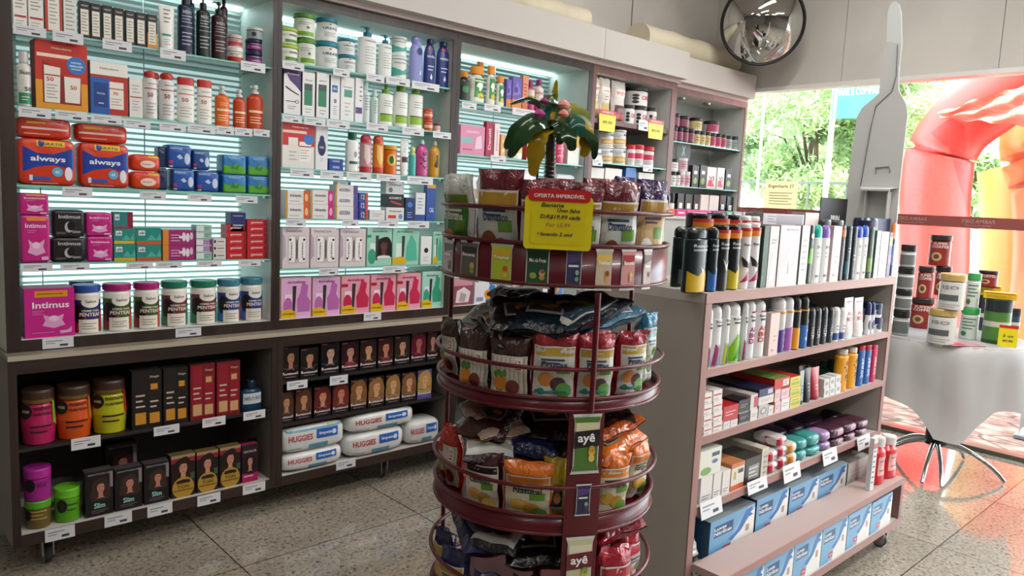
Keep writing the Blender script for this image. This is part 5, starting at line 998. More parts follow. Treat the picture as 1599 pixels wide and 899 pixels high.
row('second case third shelf', 'bath products on the second case third shelf', 3.345, 1.648, [(441, 491, 193, 'gft3'), (493, 512, 198, 'nvb'), (514, 536, 256, 'soap'), (514, 536, 248, 'soap', dict(on=2)), (543, 563, 207, 'wgc'), (565, 583, 210, 'cap1'), (585, 602, 211, 'cap2'), (604, 625, 227, 'ojar'), (627, 640, 216, 'wt2'), (642, 652, 230, 'teal'), (653, 672, 218, 'pnk'), (674, 690, 220, 'gld')])
def av(c, t='Advantix'): return [('r', 0, 0, .08, 1, 'c8962a'), ('t', t, .42, .62, .5, .2, '3a3f50'), ('l', .15, .12, .6, .3, 'b0b0b4', 1), ('r', .76, 0, 1, 1, c)]
sty('av1', 'box', 'e4e2e0', av('d85a24')+[('e', .88, .5, .07, .28, 'f0c080')], 'white supplement box with orange end', 'supplement_box', 'supplement box')
sty('av2', 'box', 'e4e2e0', av('c8247a')+[('e', .88, .5, .07, .28, 'f0a0c8')], 'white supplement box with pink end', 'supplement_box', 'supplement box')
sty('av3', 'box', 'e4e2e0', [('r', 0, 0, .06, 1, 'c8962a'), ('t', 'ADDERA', .4, .5, .5, .3, '3a4478'), ('r', .8, 0, 1, 1, '5a4a9a')], 'white supplement box with violet end', 'supplement_box', 'supplement box')
sty('av4', 'box', '26409a', [('r', .72, 0, 1, 1, 'c84a3a'), ('t', '12', .4, .5, .4, .6, 'e0c850')], 'small blue numbered box', 'supplement_box', 'supplement box')
sty('avk', 'box', '1c1a1e', [('t', 'AVAMYS', .5, .7, .7, .18, 'd0ccd0'), ('p', 'b83848', [(.2, .4), (.8, .15), (.9, .25), (.3, .5)])], 'black ointment box', 'medicine_box', 'medicine box')
sty('avw', 'box', 'e0dede', [('t', 'Avamys', .5, .7, .7, .2, '4a3a48'), ('r', .1, .15, .55, .4, 'c4443a'), ('e', .8, .3, .12, .2, '6a90b8')], 'white ointment box with red patch', 'medicine_box', 'medicine box')
sty('avg', 'box', 'cfd3d4', [('t', 'Avamys', .5, .7, .7, .2, '3a3a48'), ('e', .25, .3, .12, .2, '6a6a70')], 'grey-white ointment box', 'medicine_box', 'medicine box')
sty('dbl', 'box', '1a2f6a', [('e', .5, .7, .3, .12, '4a78c8'), ('l', .2, .1, .8, .4, '9fb4dc', 3)], 'dark blue medicine box', 'medicine_box', 'medicine box')
sty('wbl', 'box', 'dfe0e4', [('r', 0, 0, 1, .22, '2f4f9a'), ('l', .2, .4, .8, .85, '8a94b0', 4)], 'white medicine box with blue foot', 'medicine_box', 'medicine box')
sty('bbl', 'box', '2a4f9f', [('t', 'CAL', .6, .3, .5, .12, 'e0e4f0'), ('r', 0, .9, 1, 1, 'c8a030')], 'blue medicine box with gold top', 'medicine_box', 'medicine box')
row('second case fourth shelf', 'medicine cartons on the second case fourth shelf', 3.345, 1.41, [(446, 483, 319, 'av1'), (446, 483, 297, 'av1', dict(on=0)), (485, 521, 319, 'av2'), (485, 521, 297, 'av2', dict(on=2)), (524, 559, 322, 'av3'), (524, 559, 305, 'av3', dict(on=4)), (524, 559, 289, 'av3', dict(on=5)), (561, 575, 328, 'av4'), (561, 575, 314, 'av4', dict(on=7)), (561, 575, 301, 'av4', dict(on=8)),
 (577, 601, 328, 'avw', dict(dl=[('l', .2, .3, .8, .7, 'a0a4a4', 2)], desc='low plain white box')), (603, 631, 324, 'avw'), (603, 631, 303, 'avk', dict(on=11)), (603, 631, 283, 'avg', dict(on=12)), (633, 647, 309, 'dbl'), (649, 664, 301, 'wbl'), (666, 680, 288, 'bbl'), (526, 548, 284, 'av3', dict(on=6, hmax=.02, desc='half-width box lying on the violet-ended stack'))])
sty('dc', 'box', 'ddd3d6', [('p', 'b8a8bc', [(0, .2), (.12, .3), (.1, .75), (0, .85)]), ('t', 'DermaCare', .42, .92, .6, .07, '9a8a94'), ('r', .2, .12, .88, .8, 'c9bcc0'), ('p', 'f0eeec', [(.23, .15), (.44, .15), (.5, .45), (.44, .78), (.23, .78)]), ('p', 'f0eeec', [(.86, .15), (.62, .15), (.56, .45), (.62, .78), (.86, .78)]), ('e', .53, .46, .05, .26, '6a6460'), ('v', 'DERMA', .33, .45, .4, .05, '5a5458'), ('v', 'DERMA', .74, .45, .4, .05, '5a5458'), ('e', .28, .7, .04, .03, '2a2428'), ('e', .8, .7, .04, .03, '2a2428'), ('e', .28, .22, .04, .03, '2a2428'), ('e', .8, .22, .04, .03, '2a2428')], 'pale mauve intimate-soap twin box with cut-out window', 'soap_box', 'box')
sty('da', 'box', '9fd4c0', [('t', 'dermafeme', .5, .92, .6, .06, '4a7a70'), ('f', .68, .5, .55, '5a3a2c', '1a1214', 'e8e8e4'), ('r', .12, .1, .34, .6, 'd8ece4'), ('e', .2, .25, .16, .2, '3aa080'), ('p', '3a3c40', [(.36, .15), (.42, .15), (.46, .8), (.34, .8)]), ('r', .0, .75, .16, .82, '2a9a7a')], 'aqua intimate-soap box with portrait of a woman', 'soap_box', 'box')
sty('da2', 'box', '9fd4c0', [('t', 'dermafeme', .45, .92, .6, .06, '4a7a70'), ('r', .12, .1, .34, .6, 'd8ece4'), ('p', '3a3c40', [(.36, .15), (.42, .15), (.46, .8), (.34, .8)]), ('p', '55b89a', [(.5, .1), (.95, .12), (.9, .6), (.7, .85), (.52, .5)]), ('p', 'dcb21e', [(0, .04), (.5, .02), (.55, .14), (.35, .24), (0, .2)])], 'aqua intimate-soap box with yellow flash', 'soap_box', 'box')
sty('wb1', 'box', 'e4e8e6', [('e', .5, .5, .2, .09, '1c1c20'), ('l', .25, .1, .75, .3, 'b0b4b4', 3)], 'slim white box with black dot', 'soap_box', 'box')
row('second case fifth shelf', 'intimate care boxes on the second case fifth shelf', 3.345, 1.172, [(441, 483, 355, 'dc'), (485, 529, 356, 'dc'), (531, 571, 357, 'dc'), (573, 612, 356, 'da'), (613, 654, 357, 'da2'), (657, 674, 369, 'wb1'), (676, 691, 362, 'da2')])
def df(c1, c2): return [('t', 'dermafeme', .5, .9, .6, .07, '8a3a70' if c1 != 'e39ab0' else '8f2040'), ('r', .12, .1, .36, .6, 'ecd8e8'), ('e', .22, .3, .15, .22, c2), ('p', '3a3438', [(.38, .12), (.45, .12), (.5, .8), (.37, .8)]), ('p', c2, [(.55, .15), (.95, .15), (.98, .4), (.85, .55), (.9, .8), (.7, .9), (.62, .6), (.52, .45)]), ('p', 'dcb21e', [(0, .02), (.48, .0), (.52, .12), (.3, .24), (0, .2)]), ('t', 'LEVE MAIS', .24, .11, .4, .05, '5a3a10')]
sty('dfl', 'box', 'ddacd4', df('ddacd4', 'b96ab0'), 'lilac-pink intimate-soap box with yellow flash', 'soap_box', 'box', side='d8b0a0'); sty('dfr', 'box', 'e39ab0', df('e39ab0', 'c42a50')+[('r', .0, .72, .22, .8, 'b8203a')], 'rose-pink intimate-soap box with red figure print', 'soap_box', 'box', side='d8b0a0'); sty('dft', 'box', 'a5d8c8', df('a5d8c8', '3aa080'), 'aqua intimate-soap box with yellow flash', 'soap_box', 'box')
row('second case base shelf', 'intimate care boxes on the second case base shelf', 3.345, .93, [(439, 486, 434, 'dfl'), (488, 531, 433, 'dfl'), (533, 577, 431, 'dfr'), (579, 618, 429, 'dfr'), (620, 657, 427, 'dfr'), (659, 690, 424, 'dft')])
# ---- third case
sty('kb', 'bottle', '1a2a1e', [('e', .5, .4, .25, .12, '2f7a3a')], 'black and green sunscreen bottle', 'sunscreen_bottle', 'bottle', cap='d88a20', capf=.18, capw=.6, flat=.6)
sty('ow', 'bottle', 'e8e8dc', [('r', .25, .15, .85, .72, '2a8a3a'), ('e', .55, .45, .2, .12, 'f0f0e4'), ('e', .6, .2, .2, .08, 'dcc02a')], 'white insect repellent bottle with orange cap', 'repellent_bottle', 'bottle', cap='dc8a1c', capf=.2, capw=.85, waist=True, flat=.6)
sty('pob', 'box', '6a58b0', [('r', 0, 0, 1, .3, 'd8842a'), ('p', '8a7ac8', [(.1, .4), (.5, .9), (.9, .5)]), ('e', .4, .6, .2, .1, '4a3a90')], 'purple and orange repellent box', 'repellent_box', 'box')
sty('oob', 'box', 'd98a68', [('r', 0, 0, 1, .3, 'c8642a'), ('l', .2, .4, .8, .8, 'a04a3a', 4)], 'salmon orange repellent box', 'repellent_box', 'box')
sty('mkb', 'bottle', 'b0406a', [('r', 0, .3, 1, .5, '8aa04a'), ('r', 0, .5, 1, .7, 'dcd0c0')], 'pink and green bottle', 'shampoo_bottle', 'bottle', cap='8a2a6a', capf=.15)
sty('mpb', 'bottle', 'e4d8d0', [('r', 0, .05, 1, .3, 'c02a8a'), ('r', 0, .55, 1, .62, 'c8a0a0')], 'cream and magenta bottle', 'shampoo_bottle', 'bottle', cap='7a2a6a', capf=.18)
row('palm case top shelf', 'repellents on the palm case top shelf', 3.345, 2.08, [(720, 736, 112, 'kb'), (738, 761, 104, 'ow'), (763, 776, 103, 'ow'), (778, 790, 119, 'ow'), (791, 799, 124, 'pob'), (800, 815, 121, 'pob'), (816, 825, 118, 'oob'), (826, 838, 126, 'mkb'), (840, 852, 124, 'mpb'), (746, 758, 96, 'ow', dict(dY=.1, desc='repellent bottle peeking over from behind'))])
sty('pkf', 'box', 'd88aa8', [('t', 'DENSITI', .5, .78, .5, .08, 'f0d8e0'), ('r', .02, .4, .5, .58, '7fb8b8'), ('p', 'e4c8dc', [(.6, .2), (.9, .25), (.85, .7), (.65, .6)]), ('l', .1, .1, .5, .25, 'a04a78', 1)], 'wide pink toothpaste box', 'toothpaste_box', 'box')
sty('mgv', 'box', 'a82048', [('v', 'Densiti', .5, .5, .6, .4, 'f0c8d0')], 'upright crimson box', 'toothpaste_box', 'box')
sty('pwv', 'box', 'ecd8d8', [('v', 'Densiti', .5, .5, .6, .3, 'c06a80')], 'upright pale pink box', 'toothpaste_box', 'box')
sty('orv', 'box', 'e0a468', [('e', .5, .3, .3, .1, 'e8d8b8'), ('e', .5, .7, .3, .1, 'e8c890')], 'upright orange box', 'baby_care_box', 'box')
sty('dom', 'bottle', 'e6e4d2', [('e', .5, .38, .28, .14, 'e2b83a')], 'white baby shampoo bottle with yellow circle', 'baby_shampoo', 'bottle', cap='e0c434', capf=.16, capw=.6, sh=.7, flat=.6)
sty('rbk', 'box', 'c02a30', [('r', 0, 0, 1, .6, 'e4dcd4')], 'white box with red top', 'baby_care_box', 'box')
sty('mgb', 'bottle', 'c42a58', [('v', 'BABY', .5, .45, .5, .4, 'f0a8b8')], 'deep pink bottle', 'baby_shampoo', 'bottle', cap='d84a70', capf=.14, capw=.7, flat=.6)
sty('yob', 'box', 'e2e2dc', [('r', 0, .55, 1, 1, 'd8a41c'), ('e', .5, .5, .25, .15, 'e0d8b0')], 'white box with golden top', 'baby_care_box', 'box')
row('palm case second shelf', 'baby care on the palm case second shelf', 3.345, 1.787, [(719, 757, 196, 'pkf'), (759, 770, 190, 'mgv'), (772, 780, 193, 'pwv'), (782, 789, 210, 'orv'), (797, 821, 209, 'dom'), (823, 840, 208, 'rbk'), (868, 885, 210, 'mgb'), (887, 905, 207, 'yob')])
sty('wpk', 'soft', 'dcd8e0', [('r', .05, .3, .9, .6, '6a4a98')], 'white and violet diaper pack', 'diaper_pack', 'pack', n=6, d=.1)
sty('wpb', 'soft', 'dadce0', [('r', .05, .3, .9, .6, 'b08a5a')], 'white and tan baby wipe pack', 'wipe_pack', 'pack', n=6, d=.1)
row('palm case third shelf', 'packs on the palm case third shelf', 3.36, 1.49, [(722, 760, 275, 'wpb'), (764, 792, 282, 'wpk', dict(desc='small white and violet pack')), (800, 835, 264, 'wpk'), (868, 900, 272, 'wpb')])
sty('pkb', 'box', 'c88a94', [('r', .0, .0, 1, .75, '8a4a5a'), ('p', 'dcd0d0', [(.15, .1), (.8, .1), (.9, .5), (.55, .7), (.2, .55)]), ('p', 'a89aa0', [(.3, .15), (.6, .12), (.7, .4), (.4, .5)])], 'mauve box printed with white flowers', 'bath_box', 'box')
sty('bpk', 'box', 'd8dade', [('p', '2f7ac0', [(.5, .1), (.98, .1), (.95, .8), (.7, .9)]), ('e', .62, .42, .18, .22, 'd88a2a'), ('e', .62, .42, .07, .1, '5a2a1a'), ('r', .08, .1, .4, .3, '8a8aa0')], 'white and blue box with orange flower', 'bath_box', 'box')
sty('wbx', 'box', 'e0e0e4', [('r', .1, .2, .5, .6, '4a8ac0'), ('l', .55, .2, .9, .8, 'a0a0a8', 4)], 'white and light blue box', 'bath_box', 'box')
row('palm case base shelf', 'boxes on the palm case base shelf', 3.345, .93, [(707, 738, 436, 'pkb'), (741, 775, 440, 'bpk'), (777, 798, 436, 'wbx'), (800, 815, 436, 'wbx', dict(c='c9a8a0', desc='tan and blue box')), (818, 845, 432, 'pkb'), (848, 880, 430, 'bpk')])
# ---- supplement case
sty('ref', 'bag', 'dad5cc', [('r', .1, .62, .9, .78, 'e8e4dc'), ('t', 'WHEY', .5, .7, .7, .09, 'b82a38'), ('r', .15, .05, .85, .4, 'c9b06a'), ('l', .3, .45, .7, .58, '8a8078', 2)], 'white supplement refill pouch with handle hole', 'supplement_pouch', 'pouch')
sty('ref2', 'bag', 'd3cdc8', [('r', .1, .6, .9, .78, 'e8e4dc'), ('t', 'WHEY', .5, .69, .7, .1, 'b82a38'), ('r', .1, .04, .9, .4, '5a2a2c'), ('r', .3, .06, .9, .2, 'b83a3a')], 'white and brown supplement refill pouch', 'supplement_pouch', 'pouch')
TUB = [('e', .3, .55, .1, .08, '1c1c20'), ('e', .3, .38, .1, .08, '1c1c20'), ('e', .3, .2, .1, .08, '1c1c20'), ('t', 'CREA', .68, .45, .4, .22, 'c03040')]
sty('tub', 'jar', 'e2e0de', TUB, 'white creatine tub with black lid', 'supplement_tub', 'supplement tub', lid='1b1b1e', lidf=.17)
row('supplement case wooden shelf', 'tubs on the supplement case wooden shelf', 3.345, 2.10, [(926, 937, 118, 'ref', dict(d=.05, desc='white refill pouch seen edge-on')), (938, 956, 121, 'ref', dict(d=.06)), (958, 979, 126, 'ref2', dict(d=.06)), (981, 996, 164, 'tub'), (998, 1016, 166, 'tub'), (1017, 1030, 168, 'tub', dict(desc='half-hidden creatine tub with black lid')), (994, 1021, 137, 'tub', dict(on=4, desc='large creatine tub standing on two smaller ones'))])
sty('pea', 'jar', 'dfdfda', [('r', .1, .1, .9, .42, 'c89a4a'), ('e', .4, .25, .2, .1, 'e0c48a'), ('r', .55, .62, .8, .76, '2a3050'), ('l', .15, .5, .5, .7, '7f8ab0', 2)], 'white peanut butter tub', 'peanut_butter_tub', 'tub', lid='d9d9d4', lidf=.12)
sty('rlb', 'jar', 'e0dedd', [('r', .1, .35, .9, .6, 'c83a58'), ('l', .2, .15, .8, .3, '9a9aa0', 2)], 'white supplement bottle with red lid', 'supplement_bottle', 'supplement bottle', lid='c0242e', lidf=.2)
sty('grb', 'soft', 'b9b9b7', [('r', .15, .3, .85, .6, 'e0e0dc')], 'grey protein bar carton', 'bar_box', 'box', n=8, d=.1)
row('supplement case glass shelf', 'tubs on the supplement case glass shelf', 3.345, 1.82, [(921, 942, 240, 'grb'), (922, 941, 231, 'grb', dict(on=0)), (944, 964, 228, 'pea'), (966, 983, 228, 'pea'), (946, 964, 203, 'pea', dict(on=2)), (966, 984, 203, 'pea', dict(on=3)), (985, 995, 226, 'rlb'), (996, 1010, 226, 'rlb'), (1012, 1026, 229, 'rlb')])
sty('bbx', 'box', '2a6ab4', [('l', .2, .3, .8, .7, 'c0d4ec', 2)], 'blue supplement box', 'supplement_box', 'box')
sty('wbb', 'box', 'd8d6d2', [('t', 'WHEY', .5, .5, .7, .3, '6a4a4a'), ('r', 0, 0, 1, .2, '6a4a38')], 'white and brown supplement box', 'supplement_box', 'box')
row('supplement case third shelf', 'boxes on the supplement case third shelf', 3.35, 1.53, [(921, 942, 262, 'wbb'), (944, 970, 263, 'wbb'), (976, 992, 262, 'bbx'), (996, 1020, 270, 'wbb')])
# ---- vitamin case
def vit(key, c, lab, lid, desc): sty(key, 'jar', c, [('r', 0, .12, 1, .72, lab), ('l', .25, .25, .75, .6, '5a5058', 2)], desc, 'vitamin_bottle', 'vitamin bottle', lid=lid, lidf=.24)
vit('vd', '2a1a20', '8a4a5c', '1c181c', 'dark vitamin bottle with rose label'); vit('vy', 'd8d6cc', 'c8b878', '201c1e', 'white vitamin bottle with yellowish label'); vit('vp', 'dcdad6', 'b8486a', '201c1e', 'white vitamin bottle with pink label'); vit('vg', 'd8dad6', '8fa098', '1c1c1e', 'white vitamin bottle with grey-green label'); vit('vw', 'dcdad8', 'e0dedc', '1a1a1c', 'white vitamin bottle with black lid'); vit('vww', 'dcdad8', 'd0a0ac', 'dedcd8', 'all white vitamin bottle')
V1 = 'vitamin case top shelf'; vit_items = [(1052, 1061, 198, 'vd'), (1062, 1069, 199, 'vd'), (1070, 1078, 200, 'vd'), (1079, 1087, 201, 'vd'), (1088, 1096, 204, 'vy'), (1097, 1104, 205, 'vy'), (1105, 1112, 206, 'vy'), (1113, 1121, 208, 'vp'), (1122, 1129, 209, 'vp'), (1130, 1137, 210, 'vp'), (1138, 1146, 212, 'vg'), (1147, 1155, 213, 'vg')]
row(V1, 'vitamin bottles on the vitamin case top shelf', 3.425, 2.038, vit_items+[(1055, 1065, 177, 'vd', dict(on=0, desc='dark vitamin bottle stacked on the others')), (1068, 1081, 181, 'vd', dict(on=2, desc='dark vitamin bottle stacked on the others')), (1088, 1101, 184, 'vy', dict(on=4, desc='yellow-labelled bottle stacked on the others')), (1114, 1128, 189, 'vp', dict(on=7, desc='single pink-labelled bottle stacked on the others'))])
sty('vb', 'box', '17171a', [('e', .5, .3, .3, .15, '7a9a3a'), ('r', .25, .6, .75, .75, 'dcdcd8')], 'black supplement carton with white square', 'supplement_box', 'box')
sty('vv', 'box', 'e0dad8', [('t', 'VI', .5, .5, .6, .16, '4a2a38'), ('p', 'c83a68', [(.1, .1), (.9, .1), (.6, .35), (.9, .42), (.2, .4)])], 'white supplement carton with pink print', 'supplement_box', 'box')
row('vitamin case middle shelf', 'bottles and cartons on the vitamin case middle shelf', 3.425, 1.708, [(1051, 1058, 268, 'vw'), (1059, 1064, 268, 'vw'), (1065, 1072, 267, 'vww'), (1073, 1080, 268, 'vww'), (1052, 1063, 248, 'vw', dict(on=0, desc='larger white bottle with black lid stacked on top')), (1066, 1078, 247, 'vww', dict(on=2, desc='larger all white bottle stacked on top')), (1081, 1091, 258, 'vb'), (1093, 1103, 258, 'vb'), (1104, 1118, 261, 'vv'), (1120, 1131, 262, 'vv'), (1133, 1143, 264, 'vb')])
row('vitamin case lowest visible shelf', 'items on the vitamin case lowest visible shelf', 3.425, 1.37, [(1047, 1055, 301, 'vw', dict(c='26242a')), (1057, 1067, 302, 'vb'), (1069, 1080, 303, 'vb'), (1082, 1091, 304, 'vb'), (1093, 1105, 304, 'vv'), (1107, 1121, 305, 'vv'), (1123, 1132, 305, 'vb'), (1134, 1144, 307, 'vb')])
b = MB(); q0, q1 = on_y(1056, 248, 3.47), on_y(1079, 223, 3.47); b.box(q0.x, 3.47, q0.z, q1.x, 3.474, q1.z, mat('1c3a30')); f_ = lambda u, v: (u, 3.4695, v)
b.text('X', (q0.x+q1.x)/2, (q0.z+q1.z)/2, .05, .08, mat('a8c4bc'), f_); tag(b.build('hanging_card'), 'dark green card with pale cross under the vitamin top shelf', 'card')
# colourful packets along the counter's top
row('pale counter top', 'flat packets lined along the pale counter', 2.205, 1.506, [], 0)
cols = [('e0582a', 1032, 1055), ('cf3f86', 1056, 1072), ('d84a8a', 1073, 1112), ('8a2f78', 1113, 1134), ('4fae98', 1135, 1144), ('9a9496', 1146, 1160), ('a89ca0', 1161, 1177)]
for c, x0, x1 in cols:
    a, e = on_y(x0, 329, 2.215), on_y(x1, 329, 2.215); b = MB(); wd = (e.x-a.x)/2-.001; b.box(-wd, -.0, 0, wd, .12, .033, c, .003); b.poly([(-wd*.6, -.0006, .012), (wd*.6, -.0006, .012), (wd*.6, -.0006, .02), (-wd*.6, -.0006, .02)], mat('e4d8dc'))
    tag(b.build('soap_packet', None, ((a.x+e.x)/2, 2.215, 1.5055)), {'e0582a': 'orange', 'cf3f86': 'pink', 'd84a8a': 'long bright pink', '8a2f78': 'purple', '4fae98': 'small teal', '9a9496': 'grey', 'a89ca0': 'greyish mauve'}[c]+' packet lying on the pale counter behind the gondola', 'packet', 'flat packets lined along the pale counter')
# ---- base cabinets
MASK = [('e', .22, .62, .17, .13, '17141a'), ('t', 'novex', .22, .62, .22, .05, 'c9b98a'), ('t', 'mistura', .62, .68, .42, .07, '3a1a20'), ('t', 'nutritiva', .62, .58, .42, .06, '3a1a20'), ('l', .35, .2, .85, .4, '3a1a20', 2)]
for k, c, sh, d_ in (('mk1', 'b81c5c', '8fae2a', 'pink hair mask pot with brown lid'), ('mk2', 'd4551a', 'c8702a', 'orange hair mask pot with brown lid'), ('mk3', 'b8b81e', 'c83a4a', 'yellow-green hair mask pot with brown lid')):
    sty(k, 'jar', c, MASK+[('p', sh, [(.85, .4), (1, .3), (1, .75), (.88, .8)])], d_, 'hair_mask_pot', 'hair mask pot', lid='3d2a1e', lidf=.24, belly=.12, band='8a6a3a')
def cic(cb, cg): return [('r', .08, .06, .48, .96, cb), ('r', .56, .06, .94, .8, cb), ('r', .1, .08, .46, .28, cg), ('r', .58, .08, .92, .26, cg), ('l', .12, .34, .44, .62, 'c8bca8', 3), ('l', .6, .32, .9, .5, 'c8bca8', 2), ('r', .62, .66, .86, .76, cg), ('t', 'Siage', .75, .88, .32, .05, 'b8a890')]
sty('kgd', 'box', '141012', cic('1c1618', 'c88a2a'), 'black and gold shampoo twin box', 'shampoo_box', 'box', side='0d0a0b', top='3a332c')
sty('krd', 'box', '7a1020', cic('8f1628', 'c8a070'), 'deep red shampoo twin box', 'shampoo_box', 'box', side='4a0a14', top='3a332c')
sty('mw', 'bottle', '0f3450', [('r', .15, .25, .85, .6, 'c8d0d4'), ('t', 'NEUTRO', .5, .43, .6, .12, '23405c')], 'dark blue mouthwash bottle', 'mouthwash_bottle', 'bottle', cap='0f2a40', capf=.25, capw=.4, sh=.8, flat=.5)
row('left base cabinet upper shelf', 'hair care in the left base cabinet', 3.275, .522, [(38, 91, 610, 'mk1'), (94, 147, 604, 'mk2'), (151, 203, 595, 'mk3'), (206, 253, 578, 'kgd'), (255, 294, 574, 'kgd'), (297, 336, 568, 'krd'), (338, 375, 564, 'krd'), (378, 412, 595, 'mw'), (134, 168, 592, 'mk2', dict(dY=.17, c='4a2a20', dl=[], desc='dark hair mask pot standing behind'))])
sty('jmg', 'jar', 'a0208a', [('e', .3, .5, .16, .2, '1a141c'), ('t', 'VITAY', .65, .5, .3, .14, '5a104a')], 'purple hair mask pot', 'hair_mask_pot', 'hair mask pot', lid='b02a96', lidf=.3)
sty('jgn', 'jar', '58a020', [('e', .35, .5, .16, .2, '1a141c'), ('l', .5, .3, .85, .6, '2a5a14', 2)], 'bright green hair mask pot', 'hair_mask_pot', 'hair mask pot', lid='6cc02a', lidf=.28)
sty('jgb', 'jar', '6a5a2a', [('e', .2, .5, .14, .18, '1a141c'), ('l', .3, .3, .8, .7, 'c8a060', 3)], 'brown and green hair mask pot', 'hair_mask_pot', 'hair mask pot', lid='58a82a', lidf=.28)
sty('by', 'box', '121012', [('t', 'BEAUTYCOLOR', .5, .93, .8, .035, 'a8a0a4'), ('f', .55, .6, .5, 'b8806a', '3a2420', '2a2226'), ('r', .88, .6, 1, .95, '8a7a80'), ('t', 'Slim', .5, .23, .4, .12, '9adcc8'), ('l', .2, .06, .85, .14, '8a6a7a', 2)], 'black hair dye box with smiling woman', 'hair_dye_box', 'hair dye box', side='1c181a', top='4a4446')
sty('bgd', 'box', '1c1012', [('r', 0, .82, 1, 1, '8a2030'), ('r', 0, .93, 1, 1, 'a08a60'), ('f', .5, .66, .6, 'c08a74', '24120e', '1c1012'), ('r', .8, .4, .98, .55, '3a5a3a'), ('e', .5, .22, .46, .26, 'b08a2e'), ('t', 'COR &', .5, .34, .5, .07, '3a2810'), ('t', 'TON', .5, .24, .5, .08, '3a2810'), ('r', .1, .15, .9, .17, '3a2810')], 'dark hair dye box with gold medallion', 'hair_dye_box', 'hair dye box', side='3a2418', top='6a5a38')
sty('bnc', 'box', '2a1018', [('t', 'NOCOLOR', .5, .82, .8, .06, 'c8b8c0'), ('f', .5, .52, .55, 'b88070', '1a0e0e', '2a1018'), ('r', 0, 0, 1, .24, 'a81a5a'), ('r', .1, .14, .7, .18, 'e0a0c0')], 'black and pink hair dye box', 'hair_dye_box', 'hair dye box', side='5a1838', top='8a2a50')
L1b = 'left base cabinet bottom'
row(L1b, 'hair dyes at the bottom of the left base cabinet', 3.275, .187, [(42, 85, 783, 'jgb'), (40, 85, 733, 'jmg', dict(on=0)), (88, 131, 764, 'jgn'), (133, 177, 735, 'by'), (179, 222, 730, 'by'), (225, 264, 722, 'by'), (267, 305, 710, 'bgd'), (307, 341, 704, 'bgd'), (343, 376, 697, 'bgd'), (378, 403, 694, 'bnc'),
 (165, 214, 692, 'by', dict(dY=.17, desc='taller black hair dye box standing behind')), (390, 406, 684, 'bnc', dict(dY=.13, desc='pink hair dye box standing behind'))])
def kol(skin, hair, base='140d10', cl=None): return [('t', 'Koleston', .5, .22, .9, .115, 'ece6e6'), ('f', .52, .62, .74, skin, hair, cl or hair), ('r', .05, .93, .35, .96, 'a04a50'), ('l', .2, .06, .85, .14, '8a7a7a', 1), ('p', '4a4a54', [(.05, .36), (.5, .3), (.95, .42), (.95, .44), (.5, .33), (.05, .38)])]
hair1 = [('a8765c', '1c100c', '8f'), ('b08468', '17110c'), ('b89484', '0c0c10'), ('b88478', '2a0e12'), ('c09070', '2c1810'), ('b07c64', '3a1410'), ('b88c70', '2c1c12'), ('a85a5c', '5c1022'), ('b08070', '3a1018')]
for i, h_ in enumerate(hair1): sty('k1%d' % i, 'box', '140d10', kol(h_[0], h_[1], cl=['140d10', '1a1a1c', '15151a', '8f1c34', '3c2418', '7a2020', '1c1414', '6a1428', '3a1018'][i]), 'black hair dye box with woman\'s portrait', 'hair_dye_box', 'hair dye box', side='0b0709')
hair2 = [('b88468', '4a2c1c'), ('b88468', '54301c'), ('c08a70', '5c1c18'), ('b87c64', '6a241c'), ('c4946c', '7a5430'), ('c89870', '8a6438'), ('c89c74', '94703e'), ('c89874', '7c5432'), ('cfa07a', 'b08c4c')]
for i, h_ in enumerate(hair2): sty('k2%d' % i, 'box', '140d10' if i < 8 else '54488a', kol(h_[0], h_[1]), 'black hair dye box with lighter-haired portrait' if i < 8 else 'hair dye box with violet foot and blonde portrait', 'hair_dye_box', 'hair dye box', side='0b0709')
KX = [(440, 467, 540), (469, 497, 543), (501, 530, 534), (533, 560, 533), (562, 588, 530), (590, 614, 527), (616, 640, 524), (642, 665, 519), (667, 684, 516)]
row('upper row of the dye cabinet', 'upper row of hair dye boxes', 3.275, .643, [(a, c, t, 'k1%d' % i) for i, (a, c, t) in enumerate(KX)])
KY = [(435, 459, 612), (461, 487, 607), (490, 517, 603), (519, 545, 598), (547, 573, 592), (575, 600, 588), (602, 625, 584), (627, 650, 581), (652, 674, 577)]
row('lower row of the dye cabinet', 'lower row of hair dye boxes', 3.275, .436, [(a, c, t, 'k2%d' % i) for i, (a, c, t) in enumerate(KY)])
HG = [('t', 'HUGGIES', .28, .58, .36, .24, 'b82a34'), ('r', .52, .45, .86, .82, '2a62b4'), ('t', 'limpeza', .66, .63, .2, .16, 'e4ecf4'), ('e', .8, .63, .035, .1, 'dce8f4'), ('r', .4, .1, .7, .28, '5f98ae'), ('l', .1, .1, .3, .25, 'a0a49a', 1)]
sty('hg', 'soft', 'dcdedc', HG, 'white baby wipe pack with red lettering', 'baby_wipes', 'baby wipes', n=4, d=.16)
sty('hgy', 'soft', 'd8dcdc', HG+[('r', .0, .84, .95, .92, '5f9ab0'), ('r', .7, .9, .95, .97, 'd8b82a')], 'white baby wipe pack with yellow corner', 'baby_wipes', 'baby wipes', n=5, d=.16)
row('bottom of the dye cabinet', 'baby wipes at the bottom of the dye cabinet', 3.255, .187, [(441, 539, 703, 'hg'), (441, 541, 664, 'hgy', dict(on=0)), (543, 635, 673, 'hg', dict(desc='white baby wipe pack in the middle')), (546, 651, 642, 'hg', dict(on=2, desc='white baby wipe pack heaped on the middle one')), (638, 690, 656, 'hg', dict(desc='white baby wipe pack beside the snack rack'))])
sty('t3', 'box', '35a0a8', [('r', .1, .1, .9, .4, 'd8c42a')], 'teal and yellow carton', 'carton', 'box')
row('third base cabinet shelf', 'cartons in the third base cabinet', 3.275, .5, [(700, 722, 612, 't3'), (724, 745, 606, 't3', dict(c='dfe0dc', desc='white and yellow carton'))])
